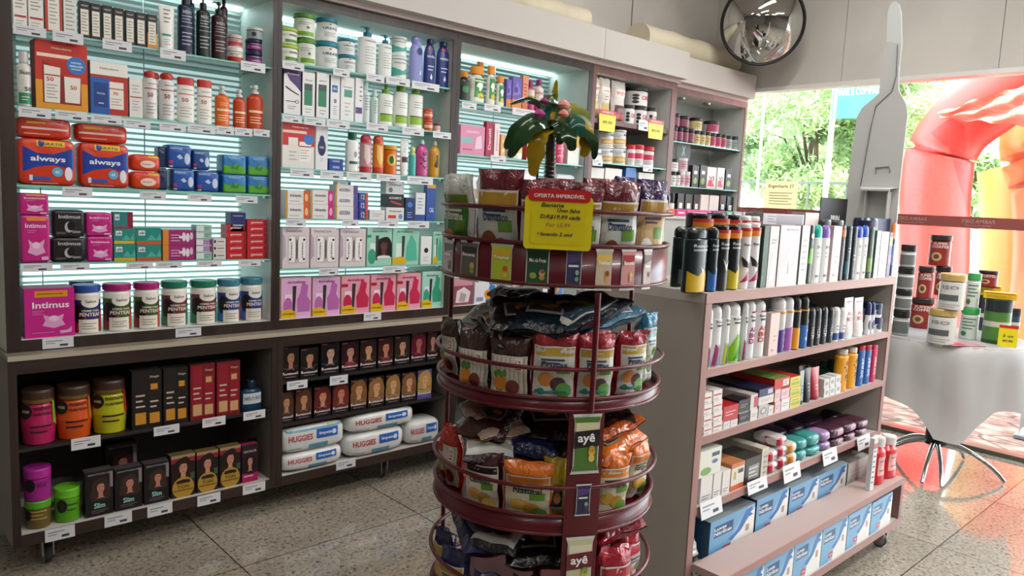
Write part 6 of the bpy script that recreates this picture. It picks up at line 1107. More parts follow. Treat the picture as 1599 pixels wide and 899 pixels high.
# ---------------------------------------------------------------- gondola goods
gy = GY+.012
REX = [('t', 'Rexona', .5, .72, .6, .045, 'c8ccd0'), ('r', .2, .64, .8, .67, '9aa0a4')]
def dd(foot, extra=()): return REX+[('p', foot, [(.02, .02), (.98, .02), (.98, .36), (.75, .28), (.6, .38), (.4, .26), (.02, .34)]), ('p', 'c8ccce', [(.45, .42), (.55, .3), (.65, .44), (.56, .36)])]+list(extra)
AER = dict(capshape='dome', capf=.15, capw=.9, sh=.95, neck=.88)
BAR = dict(capshape='flat', capf=.24, capw=.96, sh=.995, neck=.94, flat=.55)
sty('rk0', 'bottle', '14201f', [('r', .25, .06, .6, .3, '6a7472'), ('r', .3, .4, .7, .9, '22302e')], 'black deodorant seen from its back', 'deodorant', 'deodorant', cap='121a1a', **dict(AER, flat=.5))
sty('rky', 'bottle', '152226', dd('c8a41e'), 'dark deodorant with yellow foot', 'deodorant', 'deodorant', cap='10181a', **dict(AER, flat=.55))
sty('rkb', 'bottle', '152226', dd('2a62b0'), 'dark deodorant with blue foot', 'deodorant', 'deodorant', cap='10181a', **AER)
OB = [('r', 0, .88, 1, .93, 'b8342a'), ('r', 0, .80, 1, .88, 'd8862a')]
sty('rko', 'bottle', '14191a', dd('26282a')[:3]+OB+[('p', 'c8ccce', [(.3, .5), (.5, .3), (.7, .5), (.5, .4)])], 'black deodorant can with orange band', 'deodorant', 'deodorant', cap='141415', capshape='flat', capf=.17, capw=.86, sh=.96, neck=.85)
sty('rkoy', 'bottle', '14191a', dd('c8b420')+OB, 'black deodorant can with orange band and yellow foot', 'deodorant', 'deodorant', cap='141415', capshape='flat', capf=.17, capw=.86, sh=.96, neck=.85)
sty('rwo', 'bottle', 'd9d6d8', [('r', 0, .88, 1, .93, 'b82a2a'), ('r', 0, .80, 1, .88, 'd8862a'), ('p', 'b02a5a', [(.1, .1), (.9, .4), (.8, .15)]), ('p', '2a2428', [(.1, .5), (.9, .3), (.2, .35)]), ('t', 'Rexona', .5, .68, .6, .04, '5a5a60')], 'white deodorant can with red and orange band', 'deodorant', 'deodorant', cap='dededd', capshape='flat', capf=.17, capw=.86, sh=.96, neck=.85)
sty('dgr', 'box', '1f4a3c', [('r', .1, .1, .4, .2, '4a6a60')], 'tall dark green carton', 'cosmetic_box', 'box', side='16352c')
sty('wgb', 'box', 'c9c8c8', [('p', 'e6e6e4', [(.2, .1), (.6, .1), (.9, .5), (.5, .6)]), ('l', .2, .7, .8, .8, '8a8a88', 2)], 'tall silver-grey carton', 'cosmetic_box', 'box', side='9fa09f')
sty('wpn', 'box', 'd8c6cc', [('p', 'f2dfe8', [(.1, 0), (.95, 0), (.95, .4), (.85, .62), (.7, .25), (.5, .7), (.3, .25), (.15, .55)]), ('t', 'BOTICA', .6, .93, .6, .03, '8a8088'), ('p', '9a8a90', [(.45, .2), (.55, .2), (.5, .5)])], 'tall pale pink carton with zigzag', 'cosmetic_box', 'box', side='9a9090')
sty('gcb', 'box', 'd3d8d2', [('l', .2, .2, .8, .8, 'a0a8a0', 6)], 'tall pale grey-green carton', 'cosmetic_box', 'box', side='7f8a84')
sty('dgl', 'bottle', '1f2f2a', [('p', '6ab02e', [(.2, .35), (.8, .35), (.7, .62), (.3, .6)]), ('e', .5, .82, .2, .05, 'd0d8d0')], 'dark bottle with lime print', 'deodorant', 'deodorant', cap='1a2420', **BAR)
for k, cap_, d_ in (('wtc', '17a08c', 'white roll-on with turquoise cap'), ('wpc', '7a5aa8', 'white roll-on with violet cap'), ('wbc', '2f52b8', 'white roll-on with blue cap')): sty(k, 'bottle', 'dfe2e3', [('t', 'DOVE', .6, .62, .6, .05, '5a6068'), ('l', .3, .42, .8, .55, 'a0a4a8', 2), ('r', .3, .1, .8, .14, '6a7078')], d_, 'deodorant', 'deodorant', cap=cap_, capshape='dome', capf=.22, capw=.94, sh=.99, neck=.9, flat=.6)
sty('pnb', 'box', 'd9c4c0', [('l', .4, .3, .8, .5, 'b09a98', 2), ('t', 'E-', .5, .12, .4, .05, '7a6a68')], 'pinkish cosmetic carton', 'cosmetic_box', 'box', side='c4aeaa')
sty('brb', 'bottle', '2f2422', [('r', .1, .8, .9, .92, 'b8622a'), ('r', .1, .3, .9, .5, '3a2e2c')], 'dark brown bottle with orange band', 'deodorant', 'deodorant', cap='5a3a2c', **BAR)
sty('dtl', 'bottle', '1c2a34', [('r', .1, .1, .9, .35, '1f5a6a'), ('l', .3, .5, .8, .62, '8a9aa4', 2)], 'dark bottle with petrol blue foot', 'deodorant', 'deodorant', cap='26323c', **BAR)
sty('dbk', 'bottle', '1a1d24', [('l', .3, .35, .8, .5, '9a9ea6', 2)], 'black roll-on', 'deodorant', 'deodorant', cap='20242c', **BAR)
sty('dgn', 'bottle', '3a4a38', [('r', .1, .12, .9, .4, '6a8a3a'), ('r', .2, .1, .8, .13, '2a2a2a')], 'dark bottle with olive foot', 'deodorant', 'deodorant', cap='34403c', **BAR)
sty('grw', 'box', 'c4d2ca', [('r', .5, 0, 1, 1, 'dfdcd8')], 'pale green and white carton', 'cosmetic_box', 'box', side='5f7f72')
sty('wcb', 'box', 'e0d4d2', [('e', .5, .45, .36, .16, 'c08a98'), ('e', .5, .45, .3, .13, 'e0d4d2'), ('r', .2, .75, .8, .77, '8a7a78')], 'pinkish white carton with ring print', 'cosmetic_box', 'box')
sty('mlt', 'box', '6a5a8a', [('r', 0, .7, 1, .9, 'd8a02a'), ('r', 0, .3, 1, .5, '9a4a80')], 'slim multicoloured carton', 'cosmetic_box', 'box')
sty('nvs', 'bottle', '1f2a54', [('r', .2, .2, .8, .6, '5a7ab0')], 'slim navy bottle', 'perfume_bottle', 'bottle', cap='d8884a', capf=.3, capw=.9, sh=.97, neck=.85, flat=.7)
sty('lpk', 'box', 'dfe2e6', [('r', 0, 0, 1, .25, 'a8bcd8'), ('l', .25, .3, .8, .8, 'b0b4bc', 5)], 'slim white carton with light blue foot', 'cosmetic_box', 'box')
row('gondola top', 'deodorants and cartons on the gondola top', gy, 1.272, [(1059, 1080, 354, 'rk0', dict(dY=.14)), (1082, 1111, 355, 'rky'), (1113, 1125, 355, 'rkb'), (1127, 1143, 352, 'rko', dict(desc='black deodorant can with V mark')), (1145, 1161, 352, 'rkoy'), (1163, 1176, 349, 'rwo'), (1177, 1190, 348, 'rwo'), (1191, 1199, 353, 'dgr'),
 (1200, 1214, 353, 'wgb'), (1216, 1247, 352, 'wpn'), (1250, 1262, 352, 'gcb'), (1263, 1272, 352, 'dgl'), (1274, 1286, 351, 'wtc'), (1287, 1298, 352, 'wpc'), (1299, 1312, 353, 'pnb'), (1313, 1321, 352, 'brb'), (1323, 1331, 353, 'dtl'), (1332, 1339, 354, 'dbk'), (1340, 1348, 353, 'wbc'), (1349, 1357, 352, 'wbc'), (1358, 1366, 355, 'dgn'), (1367, 1373, 360, 'grw'), (1374, 1386, 362, 'wcb'), (1387, 1392, 363, 'mlt'),
 (1094, 1120, 334, 'rko', dict(dY=.13, desc='black deodorant can standing behind, dots on shoulder')), (1122, 1144, 334, 'rko', dict(dY=.13, desc='black deodorant can standing behind, dots on shoulder')), (1146, 1160, 336, 'rko', dict(dY=.13, desc='black deodorant can standing behind, dots on shoulder')), (1162, 1176, 337, 'rwo', dict(dY=.13, desc='white-capped can standing behind')), (1177, 1189, 338, 'rwo', dict(dY=.13, desc='white-capped can standing behind')),
 (1188, 1252, 334, 'gcb', dict(dY=.15, c='b9b0b4', dl=[('l', .1, .86, .3, .98, '6a7084', 3), ('r', .3, .8, .95, .98, '8f888c')], desc='wide grey carton standing behind', d=.08)), (1254, 1275, 332, 'pnb', dict(dY=.15, desc='mauve carton standing behind')), (1284, 1300, 343, 'dbk', dict(dY=.12, c='2f3032', cap='3a3a3c', desc='dark grey can standing behind the black card')), (1304, 1320, 344, 'dbk', dict(dY=.12, c='2f3032', cap='3a3a3c', desc='dark grey can standing behind the black card')),
 (1356, 1378, 341, 'nvs', dict(dY=.13, c='1a2440', cap='1a2440', dl=[], desc='navy box-like bottle standing behind'))])
row('gondola top right end', 'items at the right end of the gondola top', gy+.02, 1.272, [(1394, 1399, 348, 'nvs'), (1396, 1403, 363, 'lpk', dict(dY=.0, d=.02))][:1])
# navy cardboard box on the right and the black letter card
b = MB(); q0, q1 = on_y(1366, 362, 1.60), on_y(1396, 342, 1.60); b.box(q0.x, 1.60, 1.2725, q1.x, 1.66, q1.z, '1c2444'); b.box(q0.x+.002, 1.5995, q0.z, q1.x-.002, 1.6, q1.z-.004, '232c50'); tag(b.build('navy_box'), 'tall navy carton rising at the right rear of the gondola top', 'box')
b = MB(); q0, q1 = on_y(1279, 352, 1.76), on_y(1324, 311, 1.76); b.box(q0.x, 1.76, 1.2725, q1.x, 1.765, q1.z, '0f0f11'); b.text('PRIN', (q0.x+q1.x)/2+.02, on_y(1303, 341, 1.76).z, .10, .032, mat('d8d8d6'), lambda u, v: (u, 1.7594, v)); tag(b.build('letter_card'), 'black card with white capital letters standing at the gondola\'s back', 'card')
WD = dict(capshape='dome', capf=.2, capw=.9, sh=.97, neck=.86)
def wx(cols, t=None, tc='b0286a'):
    o = [('t', 'Rexona', .55, .74, .6, .035, '4a5058'), ('r', .3, .66, .85, .69, '3a3f48')]
    if t:
        for i, s in enumerate(t): o.append(('t', s, .55, .52-.1*i, .62, .085, tc))
        o.append(('r', .3, .80, .9, .83, tc))
    for i, c in enumerate(cols): o.append(('p', c, [(.15+.25*i, .02), (.35+.25*i, .02), (.5+.1*i, .3), (.3+.2*i, .38)]))
    return o
sty('wx1', 'bottle', 'dfe0e2', wx(['a03a68', '6a7aa0', 'c0c4cc']), 'white deodorant can with pink burst', 'deodorant', 'deodorant', cap='dadbdc', **WD)
sty('wx2', 'bottle', 'dde0e0', wx(['b8c83a', '2a3040', 'c8d06a']), 'white deodorant can with yellow-green burst', 'deodorant', 'deodorant', cap='dadbdc', **WD)
sty('wx3', 'bottle', 'dde2de', wx([])+[('p', '7ab82a', [(.1, .03), (.9, .03), (.95, .25), (.5, .5), (.05, .2)]), ('p', '2f8a2a', [(.3, .05), (.6, .3), (.8, .1)])], 'white deodorant can with green leaf', 'deodorant', 'deodorant', cap='dadbdc', **WD)
sty('wx4', 'bottle', 'dfe0e2', wx([], ('ALL', 'BO', 'DY'), 'a8246a'), 'white deodorant can with magenta lettering', 'deodorant', 'deodorant', cap='dadbdc', **WD)
sty('wx5', 'bottle', 'dfe0e2', wx([], ('ALL', 'BO', 'DY'), 'c8482a'), 'white deodorant can with orange lettering', 'deodorant', 'deodorant', cap='dadbdc', **WD)
GB_ = [('r', 0, .72, 1, .75, 'd8962a')]
sty('sv', 'bottle', 'd3d3d6', GB_+[('p', '4a2f8a', [(0, .02), (1, .02), (1, .48), (0, .4)]), ('v', 'suave', .7, .25, .3, .3, 'd8d0e8')], 'silver can with purple foot', 'deodorant', 'deodorant', cap='d8d8da', **WD)
sty('sl', 'bottle', 'd3d3d6', GB_+[('p', 'a868b8', [(0, .02), (1, .02), (1, .5), (0, .42)])], 'silver can with lilac foot', 'deodorant', 'deodorant', cap='d8d8da', **WD)
sty('so', 'bottle', '1b1c22', GB_+[('r', 0, .02, 1, .42, 'd8921e')], 'black can with amber foot', 'deodorant', 'deodorant', cap='17181c', **WD)
sty('sbl', 'bottle', '1b1c22', GB_+[('r', 0, .02, 1, .45, '2f6ab8'), ('v', 'Suave', .6, .35, .4, .4, 'e0e4ec')], 'black can with blue foot', 'deodorant', 'deodorant', cap='17181c', **WD)
RO = dict(capshape='dome', capf=.3, capw=.95, sh=.99, neck=.92, flat=.7)
sty('ro', 'bottle', '22252c', [('v', 'MEN', .5, .35, .3, .4, 'b0b4ba')], 'black roll-on stick', 'deodorant', 'deodorant', cap='1a1c22', **RO)
sty('rw', 'bottle', 'dcdcdc', [('r', 0, .05, 1, .25, '2f4a8a'), ('l', .3, .3, .8, .5, '5a6070', 2)], 'white roll-on with blue foot', 'deodorant', 'deodorant', cap='d5d5d6', **RO)
sty('ta', 'tube', 'e6dfde', [('t', 'ALL', .5, .62, .6, .1, 'b0244a'), ('t', 'BODY', .5, .48, .7, .1, 'b0244a'), ('r', .2, .88, .8, .92, '8a3a4a'), ('l', .3, .2, .7, .38, 'a8a4a4', 3)], 'white tube with crimson lettering', 'deodorant_tube', 'tube', capf=.12)
sty('sbw', 'bottle', 'dcdee2', [('e', .5, .3, .25, .15, '3a4468')], 'small white roll-on with navy cap', 'deodorant', 'deodorant', cap='1e2a5a', capshape='dome', capf=.4, capw=.95, sh=.99, neck=.92, flat=.8)
sty('jwn', 'jar', 'dcdcde', [('e', .5, .4, .16, .2, '3a4468')], 'small white cream jar with navy lid', 'cream_jar', 'jar', lid='1c2850', lidf=.42)
row('gondola upper shelf', 'deodorants on the gondola upper shelf', gy, 1.01, [(1106, 1115, 482, 'wx1', dict(desc='white deodorant can half hidden by the upright')), (1117, 1131, 478, 'wx1'), (1133, 1142, 476, 'wx2'), (1144, 1162, 474, 'wx3'), (1163, 1169, 473, 'wx1', dict(desc='slim white deodorant can between leaf and magenta ones')), (1171, 1183, 471, 'wx4'), (1185, 1200, 470, 'wx5'), (1202, 1216, 489, 'pnb'), (1218, 1231, 466, 'sv'), (1232, 1242, 465, 'sl'), (1243, 1254, 464, 'so'), (1256, 1266, 463, 'sbl'),
 (1267, 1275, 481, 'ro'), (1276, 1285, 480, 'ro'), (1286, 1295, 479, 'ro'), (1297, 1304, 480, 'ro', dict(c='303848')), (1306, 1314, 480, 'rw'), (1316, 1323, 481, 'rw'), (1325, 1339, 466, 'ta'), (1341, 1355, 466, 'ta'), (1357, 1362, 472, 'sbw'), (1363, 1368, 472, 'sbw'), (1370, 1384, 496, 'jwn'), (1370, 1384, 474, 'jwn', dict(on=22)), (1262, 1290, 476, 'ro', dict(dY=.14, desc='broad black stick standing behind the others'))])
RDW = [('r', .05, .5, .9, .62, 'a8243a'), ('r', .05, .12, .6, .24, 'b8b4b0')]
sty('sw', 'box', 'e2dcd8', RDW, 'small white and red medicine carton', 'medicine_box', 'medicine box', d=.07)
sty('sred', 'box', 'b8202c', [('l', .15, .3, .85, .7, 'e8c8c8', 2)], 'small red medicine carton', 'medicine_box', 'medicine box', d=.07)
sty('swh', 'box', 'dcd9d6', [('l', .15, .3, .85, .7, '9a9a9c', 2)], 'small plain white carton', 'medicine_box', 'medicine box', d=.07)
sty('sbk', 'box', '1d1b1e', [('l', .15, .4, .85, .7, 'a0a0a4', 2), ('r', 0, 0, 1, .12, '8a8a8c')], 'small black shaving carton', 'razor_box', 'box', d=.07)
sty('lrw', 'box', 'd4d0cc', [('r', .5, .15, .95, .85, 'c4344a')], 'long red and white carton end', 'toothpaste_box', 'box', d=.24, side='c9c0bc', top='c4b8b4')
sty('grb2', 'box', 'bcbcba', [('e', .5, .5, .36, .3, '8a8c8e'), ('e', .5, .5, .2, .18, 'd0d0d0')], 'grey round-faced razor pack', 'razor_pack', 'box', d=.1)
sty('yg', 'box', 'd8cf5a', [('r', .1, .2, .9, .5, '9ab04a'), ('l', .15, .6, .85, .8, '7a7a30', 1)], 'yellow and green toothpaste carton end', 'toothpaste_box', 'box', d=.20, side='c8342c')
sty('ypk', 'box', 'e0c4cc', [('l', .15, .3, .85, .7, 'b07a88', 2)], 'pale pink toothpaste carton end', 'toothpaste_box', 'box', d=.2, side='c88a2a')
sty('bigr', 'box', 'c4282a', [('r', .55, .2, .95, .8, 'e8e0d8'), ('l', .6, .3, .9, .7, '2a2a2a', 2)], 'long red toothpaste carton laid on top', 'toothpaste_box', 'box', d=.2, top='6a8a3a', side='c4282a')
sty('nvl', 'box', '28345c', [('r', .6, .2, .95, .8, 'b8c0d4')], 'thin navy toothpaste carton end', 'toothpaste_box', 'box', d=.22, side='1c2648')
sty('tbk', 'tube', '1c2430', [('l', .3, .3, .7, .6, '8a94a4', 3)], 'dark shaving gel tube', 'gel_tube', 'tube', capf=.12, cap='1a1e26')
sty('tgl', 'tube', '9fb0b8', [('l', .3, .3, .7, .6, '5a6a74', 3)], 'grey shaving gel tube', 'gel_tube', 'tube', capf=.12, cap='2a3440')
sty('trd', 'tube', 'a82438', [('l', .3, .3, .7, .5, 'e0a8b0', 2)], 'red shaving gel tube', 'gel_tube', 'tube', capf=.12, cap='8a1a2a')
sty('wpr', 'box', 'd6dad8', [('e', .5, .5, .3, .25, 'a0a8a8')], 'little white cotton carton', 'cotton_box', 'box', d=.05)
sty('gnb', 'bottle', '14604a', [('l', .3, .3, .7, .6, '8ab8a8', 2)], 'dark green talc bottle', 'talc_bottle', 'bottle', cap='0f4a3a', capf=.3, capw=.5, sh=.8)
sty('vr', 'bottle', 'dc9a1c', [('v', 'varia', .55, .45, .6, .42, '1f1a14')], 'yellow talc bottle with white cap', 'talc_bottle', 'bottle', cap='d8d4cc', capf=.12, capw=.55, sh=.93, neck=.5, flat=.6)
sty('bt', 'bottle', '2460a8', [('v', 'power', .5, .45, .5, .4, 'c8d8ec'), ('r', .1, .88, .9, .97, 'b82a3a')], 'blue aftershave bottle', 'aftershave', 'bottle', cap='b8283a', capf=.1, capw=.9, sh=.97, neck=.85, flat=.5)
sty('mt', 'bottle', 'c4285a', [('v', 'power', .5, .45, .5, .4, 'ecc0cc')], 'crimson aftershave bottle', 'aftershave', 'bottle', cap='c4285a', capf=.1, capw=.9, sh=.97, neck=.85, flat=.5)
it = []
for k in range(4): it.append((1099, 1112, 666-17.5*k, 'sw', dict(on=k-1) if k else {}))
for k in range(4): it.append((1114, 1128, 659-16.8*k, 'sw', dict(on=3+k) if k else {}))
it += [(1130, 1140, 658, 'swh'), (1141, 1152, 655, 'swh'), (1130, 1153, 633, 'sred', dict(on=8)), (1154, 1170, 645, 'sbk'), (1154, 1170, 624, 'sbk', dict(on=11)), (1172, 1183, 640, 'swh'), (1172, 1183, 616, 'lrw', dict(on=13)), (1185, 1199, 632, 'grb2'), (1200, 1208, 634, 'swh'), (1185, 1208, 618, 'swh', dict(on=15)), (1186, 1208, 606, 'nvl', dict(on=17)),
 (1210, 1219, 627, 'ypk'), (1210, 1219, 608, 'ypk', dict(on=19)), (1220, 1233, 622, 'ypk', dict(c='dfe2e4', desc='pale toothpaste carton end with grey lines')), (1220, 1233, 606, 'ypk', dict(on=21)), (1234, 1250, 619, 'yg'), (1234, 1250, 604, 'yg', dict(on=23)), (1210, 1233, 590, 'bigr', dict(on=20)), (1234, 1250, 588, 'yg', dict(on=24)),
 (1251, 1258, 580, 'tgl'), (1260, 1271, 576, 'tbk'), (1272, 1285, 575, 'trd')]
for k in range(3): it.append((1287+9*k, 1295+9*k, 606-3*k, 'wpr'))
for k in range(3): it.append((1287+9*k, 1295+9*k, 592-3*k, 'wpr', dict(on=30+k)))
it += [(1315, 1328, 547, 'vr'), (1330, 1342, 544, 'vr'), (1344, 1352, 541, 'bt'), (1354, 1362, 540, 'bt'), (1364, 1371, 540, 'mt'), (1290, 1300, 566, 'gnb', dict(dY=.09)), (1303, 1313, 564, 'gnb', dict(dY=.09)), (1252, 1264, 572, 'tbk', dict(dY=.09, desc='dark gel tube standing behind')), (1267, 1280, 570, 'tbk', dict(dY=.09, desc='dark gel tube standing behind'))]
row('gondola middle shelf', 'toiletries on the gondola middle shelf', gy, .775, it)
sty('nic', 'box', 'e0e2d8', [('r', .55, .7, .9, .85, '2a3a5a'), ('e', .7, .5, .14, .08, '5a6a90'), ('e', .3, .2, .25, .15, '7aa05a')], 'white carton with leaf and blue badge', 'supplement_box', 'box', d=.07)
sty('whc', 'box', 'dedcd8', [('l', .15, .1, .85, .3, '6a6a70', 2)], 'white gauze carton', 'gauze_box', 'box', d=.08)
sty('orw', 'box', 'e0dcd4', [('r', 0, 0, 1, .2, 'cf5a30'), ('r', 0, .85, 1, 1, 'c87a4a'), ('r', .2, .4, .35, .7, 'b8b02a'), ('r', .5, .6, .9, .75, '3a3a3c')], 'white and orange plaster carton', 'plaster_box', 'box', d=.1, top='c07a4c', side='c87a4a')
sty('bkw', 'box', '26221f', [('r', .2, .15, .9, .7, '8a8a88'), ('l', .25, .2, .85, .65, 'dcdcd8', 3)], 'black and white condom carton', 'condom_box', 'box', d=.12, top='3a3632')
sty('crm', 'box', 'd5ccbc', [('r', .3, .05, .95, .9, 'c0b8aa'), ('l', .3, .1, .95, .8, '7a7a78', 4)], 'cream carton edge', 'condom_box', 'box', d=.14)
sty('wip', 'soft', 'd8cfd0', [('r', .0, .1, .35, .9, 'b8263a'), ('t', 'wipes', .68, .5, .4, .35, 'b0304a')], 'red and white tissue packet', 'tissue_packet', 'tissue packet', n=4, d=.12)
sty('wio', 'soft', 'dcd6cc', [('r', .0, .1, .4, .9, 'd08a2a')], 'orange and white tissue packet', 'tissue_packet', 'tissue packet', n=4, d=.12)
sty('wit', 'soft', '3f9c9a', [('p', 'b8d8d4', [(.2, .2), (.6, .5), (.8, .2)])], 'turquoise tissue packet', 'tissue_packet', 'tissue packet', n=3, d=.10)
sty('wil', 'soft', 'a58ab8', [('p', 'd8c8e0', [(.2, .2), (.6, .6), (.8, .2)])], 'lilac tissue packet', 'tissue_packet', 'tissue packet', n=3, d=.1)
sty('wid', 'soft', '3c2248', [('p', '7a5a8a', [(.2, .3), (.6, .6), (.8, .3)])], 'dark purple pad packet', 'pad_packet', 'packet', n=3, d=.12)
sty('wib', 'soft', '4a2436', [('r', .35, .3, .95, .75, 'd8b0c4'), ('l', .4, .35, .9, .7, 'a04a78', 2)], 'plum and pink packet', 'pad_packet', 'packet', n=4, d=.12)
row('gondola lower shelf', 'packets on the gondola lower shelf', gy, .525, [(1094, 1112, 744, 'whc'), (1114, 1126, 738, 'whc'), (1093, 1126, 702, 'nic', dict(on=0, d=.06)), (1128, 1140, 735, 'whc'), (1142, 1162, 723, 'orw'), (1164, 1187, 714, 'bkw'), (1189, 1199, 700, 'crm'), (1201, 1217, 722, 'wip', dict(c='d0d0d0', desc='silver-white tissue packet')), (1201, 1217, 704, 'wip', dict(on=7, c='d0d0d0', desc='silver-white tissue packet')), (1218, 1231, 714, 'wip'), (1218, 1231, 697, 'wip', dict(on=9)), (1216, 1232, 682, 'wip', dict(on=10)),
 (1233, 1247, 708, 'wio'), (1233, 1247, 692, 'wio', dict(on=12)), (1248, 1263, 703, 'wit'), (1249, 1264, 686, 'wit', dict(on=14)), (1265, 1285, 697, 'wit'), (1266, 1284, 678, 'wit', dict(on=16)), (1286, 1300, 690, 'wil'), (1286, 1300, 674, 'wil', dict(on=18)), (1302, 1320, 684, 'wib'), (1322, 1338, 676, 'wib'), (1340, 1356, 669, 'wib'), (1301, 1321, 668, 'wib', dict(on=20)), (1322, 1340, 661, 'wib', dict(on=21)), (1341, 1358, 656, 'wib', dict(on=22, desc='plum packet, top at the right end')),
 (1210, 1235, 672, 'wid', dict(dY=.16)), (1238, 1262, 664, 'wid', dict(dY=.16)), (1264, 1290, 655, 'wid', dict(dY=.16)), (1310, 1350, 641, 'wid', dict(dY=.15, c='221a28', desc='black packet heaped at the back'))])
GLV = [('p', '74a9d0', [(0, 0), (0, 1), (.85, 1), (.55, .55), (.3, 0)]), ('p', 'ecebe8', [(.45, 0), (1, 0), (1, .9), (.8, .7), (.5, .35)]), ('p', '3a78b8', [(.4, .35), (.62, .5), (.72, .75), (.8, .92), (.92, .95), (.95, .85), (.88, .82), (.97, .72), (.85, .7), (.7, .45), (.5, .28)]), ('r', .08, .55, .5, .84, '20507e'), ('t', 'Luvas', .22, .76, .26, .09, 'f0f4f4'), ('t', 'Nitrílicas', .28, .64, .38, .1, 'f0f4f4'), ('r', .3, .1, .46, .24, 'c83a48'), ('t', '100', .38, .17, .1, .06, 'f0d8d8'), ('p', 'b09a88', [(.8, .35), (.88, .35), (.88, .52), (.8, .52)])]
sty('glv', 'box', '93bdd8', GLV, 'blue and white glove box with blue glove print', 'glove_box', 'glove box', side='1f4a6c', d=.11, top='8f9aa2')
sty('whb', 'box', 'd9d5d2', [('r', 0, 0, .03, 1, '3a7a5a'), ('l', .2, .4, .8, .7, 'c4c0bc', 2)], 'plain greyish white glove box', 'glove_box', 'glove box', d=.11, top='b0aca8', side='2f6a4a')
row('gondola bottom shelf', 'glove boxes on the gondola bottom shelf', gy, .288, [(1109, 1176, 802, 'glv'), (1181, 1229, 771, 'glv'), (1233, 1276, 753, 'glv'), (1278, 1320, 733, 'glv'), (1323, 1355, 718, 'whb')])
b = bag(.085, .085, .07, CLF, lab_none, 'crumpled clear plastic bag at the left end of the gondola bottom shelf', cat='plastic bag', name='plastic_bag', seed=5); q = on_y(1100, 870, gy+.01); b.location = (2.225, gy+.045, .2885)
row('gondola foot tier', 'glove boxes in the gondola foot tier', TY+.008, .1305, [(1140, 1190, 893, 'glv', dict(hmax=.165)), (1193, 1237, 862, 'glv', dict(hmax=.165)), (1240, 1281, 838, 'glv', dict(hmax=.165)), (1284, 1321, 816, 'glv', dict(hmax=.165)), (1324, 1358, 796, 'glv', dict(hmax=.165)), (1361, 1391, 778, 'glv', dict(hmax=.165))])
sty('rmw', 'bottle', 'c41c24', [('r', .2, .2, .8, .6, 'd8a0a0'), ('l', .3, .25, .7, .55, 'a03a3a', 3)], 'red mouthwash bottle with clear cap', 'mouthwash_bottle', 'bottle', cap='d8d4d2', capf=.2, capw=.5, sh=.88, flat=.6, waist=True)
sty('tbh', 'box', 'd4d4d6', [('l', .2, .1, .8, .9, '3a3a4a', 8), ('r', 0, .8, 1, .9, 'b83a3a')], 'slim toothbrush pack', 'toothbrush_pack', 'box', d=.02)
row('ledge of the gondola foot', 'bottles on the gondola foot ledge', TY+.03, .3275, [(1362, 1368, 686, 'tbh'), (1374, 1388, 686, 'rmw'), (1391, 1407, 684, 'rmw')])
# ---------------------------------------------------------------- table goods
def on_table(x0, x1, yb, yt, st_, label, z=TZ+.0006, **op):
    S = ST[st_]; s = dict(S[4]); s.update(op); xm = (x0+x1)/2; base = on_z(xm, yb, z if 'yz' not in op else z) if 'at' not in op else op['at']
    dist = (base-Vector((0, 0, EYE))).dot(FW); w_ = (x1-x0)*dist/FPX-.002; lo, hi = 0, 1
    for _ in range(30):
        m_ = (lo+hi)/2; p = base+Vector((0, 0, m_)); d = p-Vector((0, 0, EYE)); y = 449.5-FPX*d.dot(UP)/d.dot(FW)
        if y > yt: lo = m_
        else: hi = m_
    o = KIND[S[0]](w_, s.get('d', w_), lo, s.get('c', S[1]), s.get('dl', S[2]), s, S[3][1]); d2 = Vector((base.x, base.y)).normalized(); o.location = (base.x+d2.x*w_/2, base.y+d2.y*w_/2, base.z); o.rotation_euler.z = math.atan2(d2.y, d2.x)-pi/2
    tag(o, label, S[3][2], 'tubs and tins on the draped table'); return base+Vector((0, 0, lo+.0012))
SC = [('t', 'SUPER', .5, .72, .5, .08, 'e0d0c8'), ('t', 'COFFEE', .5, .62, .6, .08, 'e0d0c8'), ('e', .4, .3, .18, .14, 'b8a878'), ('e', .4, .3, .1, .08, '6a3a28')]
sty('cof', 'jar', '8a2a28', SC, '', 'coffee_can', 'coffee can', lid='2a1c1c', lidf=.18)
sty('gtin', 'jar', 'c9c8c4', [('t', 'ISO', .45, .62, .5, .1, '7a7c80'), ('r', .1, .25, .7, .42, '55585a'), ('l', .2, .05, .8, .18, 'a0a0a0', 2)], '', 'supplement_tin', 'tin', lid='b89a5a', lidf=.2)
sty('gtb', 'jar', 'c4ccc6', [('l', .2, .3, .8, .7, '3a6a4a', 4), ('e', .3, .18, .12, .08, '3a6a4a')], '', 'supplement_tube', 'tub', lid='3a9a50', lidf=.2)
sty('bjar', 'jar', 'a8acab', [('r', 0, .1, 1, .55, '6a6e6c'), ('r', 0, .55, 1, .62, 'dcdcd8')], '', 'clear_jar', 'jar', lid='161618', lidf=.3)
sty('gcan', 'jar', '4a7a3a', [('r', 0, .72, 1, 1, '1f2a2c'), ('r', 0, .38, 1, .5, 'b8bcae'), ('r', 0, .0, 1, .08, '2a4a2a')], '', 'protein_can', 'can', lid='1f2a2c', lidf=.1)
sty('ylb', 'box', 'd9b81c', [('r', .05, .82, .95, .97, 'b02a34'), ('l', .1, .2, .9, .6, '8a6a10', 3)], '', 'bar_display_box', 'box')
t1 = on_table(1392, 1417, 524, 484, 'bjar', 'black-lidded grey jar, lowest of the stack beside the gondola')
t2 = on_table(1396, 1421, 0, 452, 'bjar', 'black-lidded grey jar, second of the stack beside the gondola', at=t1); t3 = on_table(1399, 1424, 0, 417, 'bjar', 'black-lidded grey jar, third of the stack beside the gondola', at=t2); on_table(1402, 1425, 0, 382, 'bjar', 'black-lidded grey jar, topmost of the stack beside the gondola', at=t3)
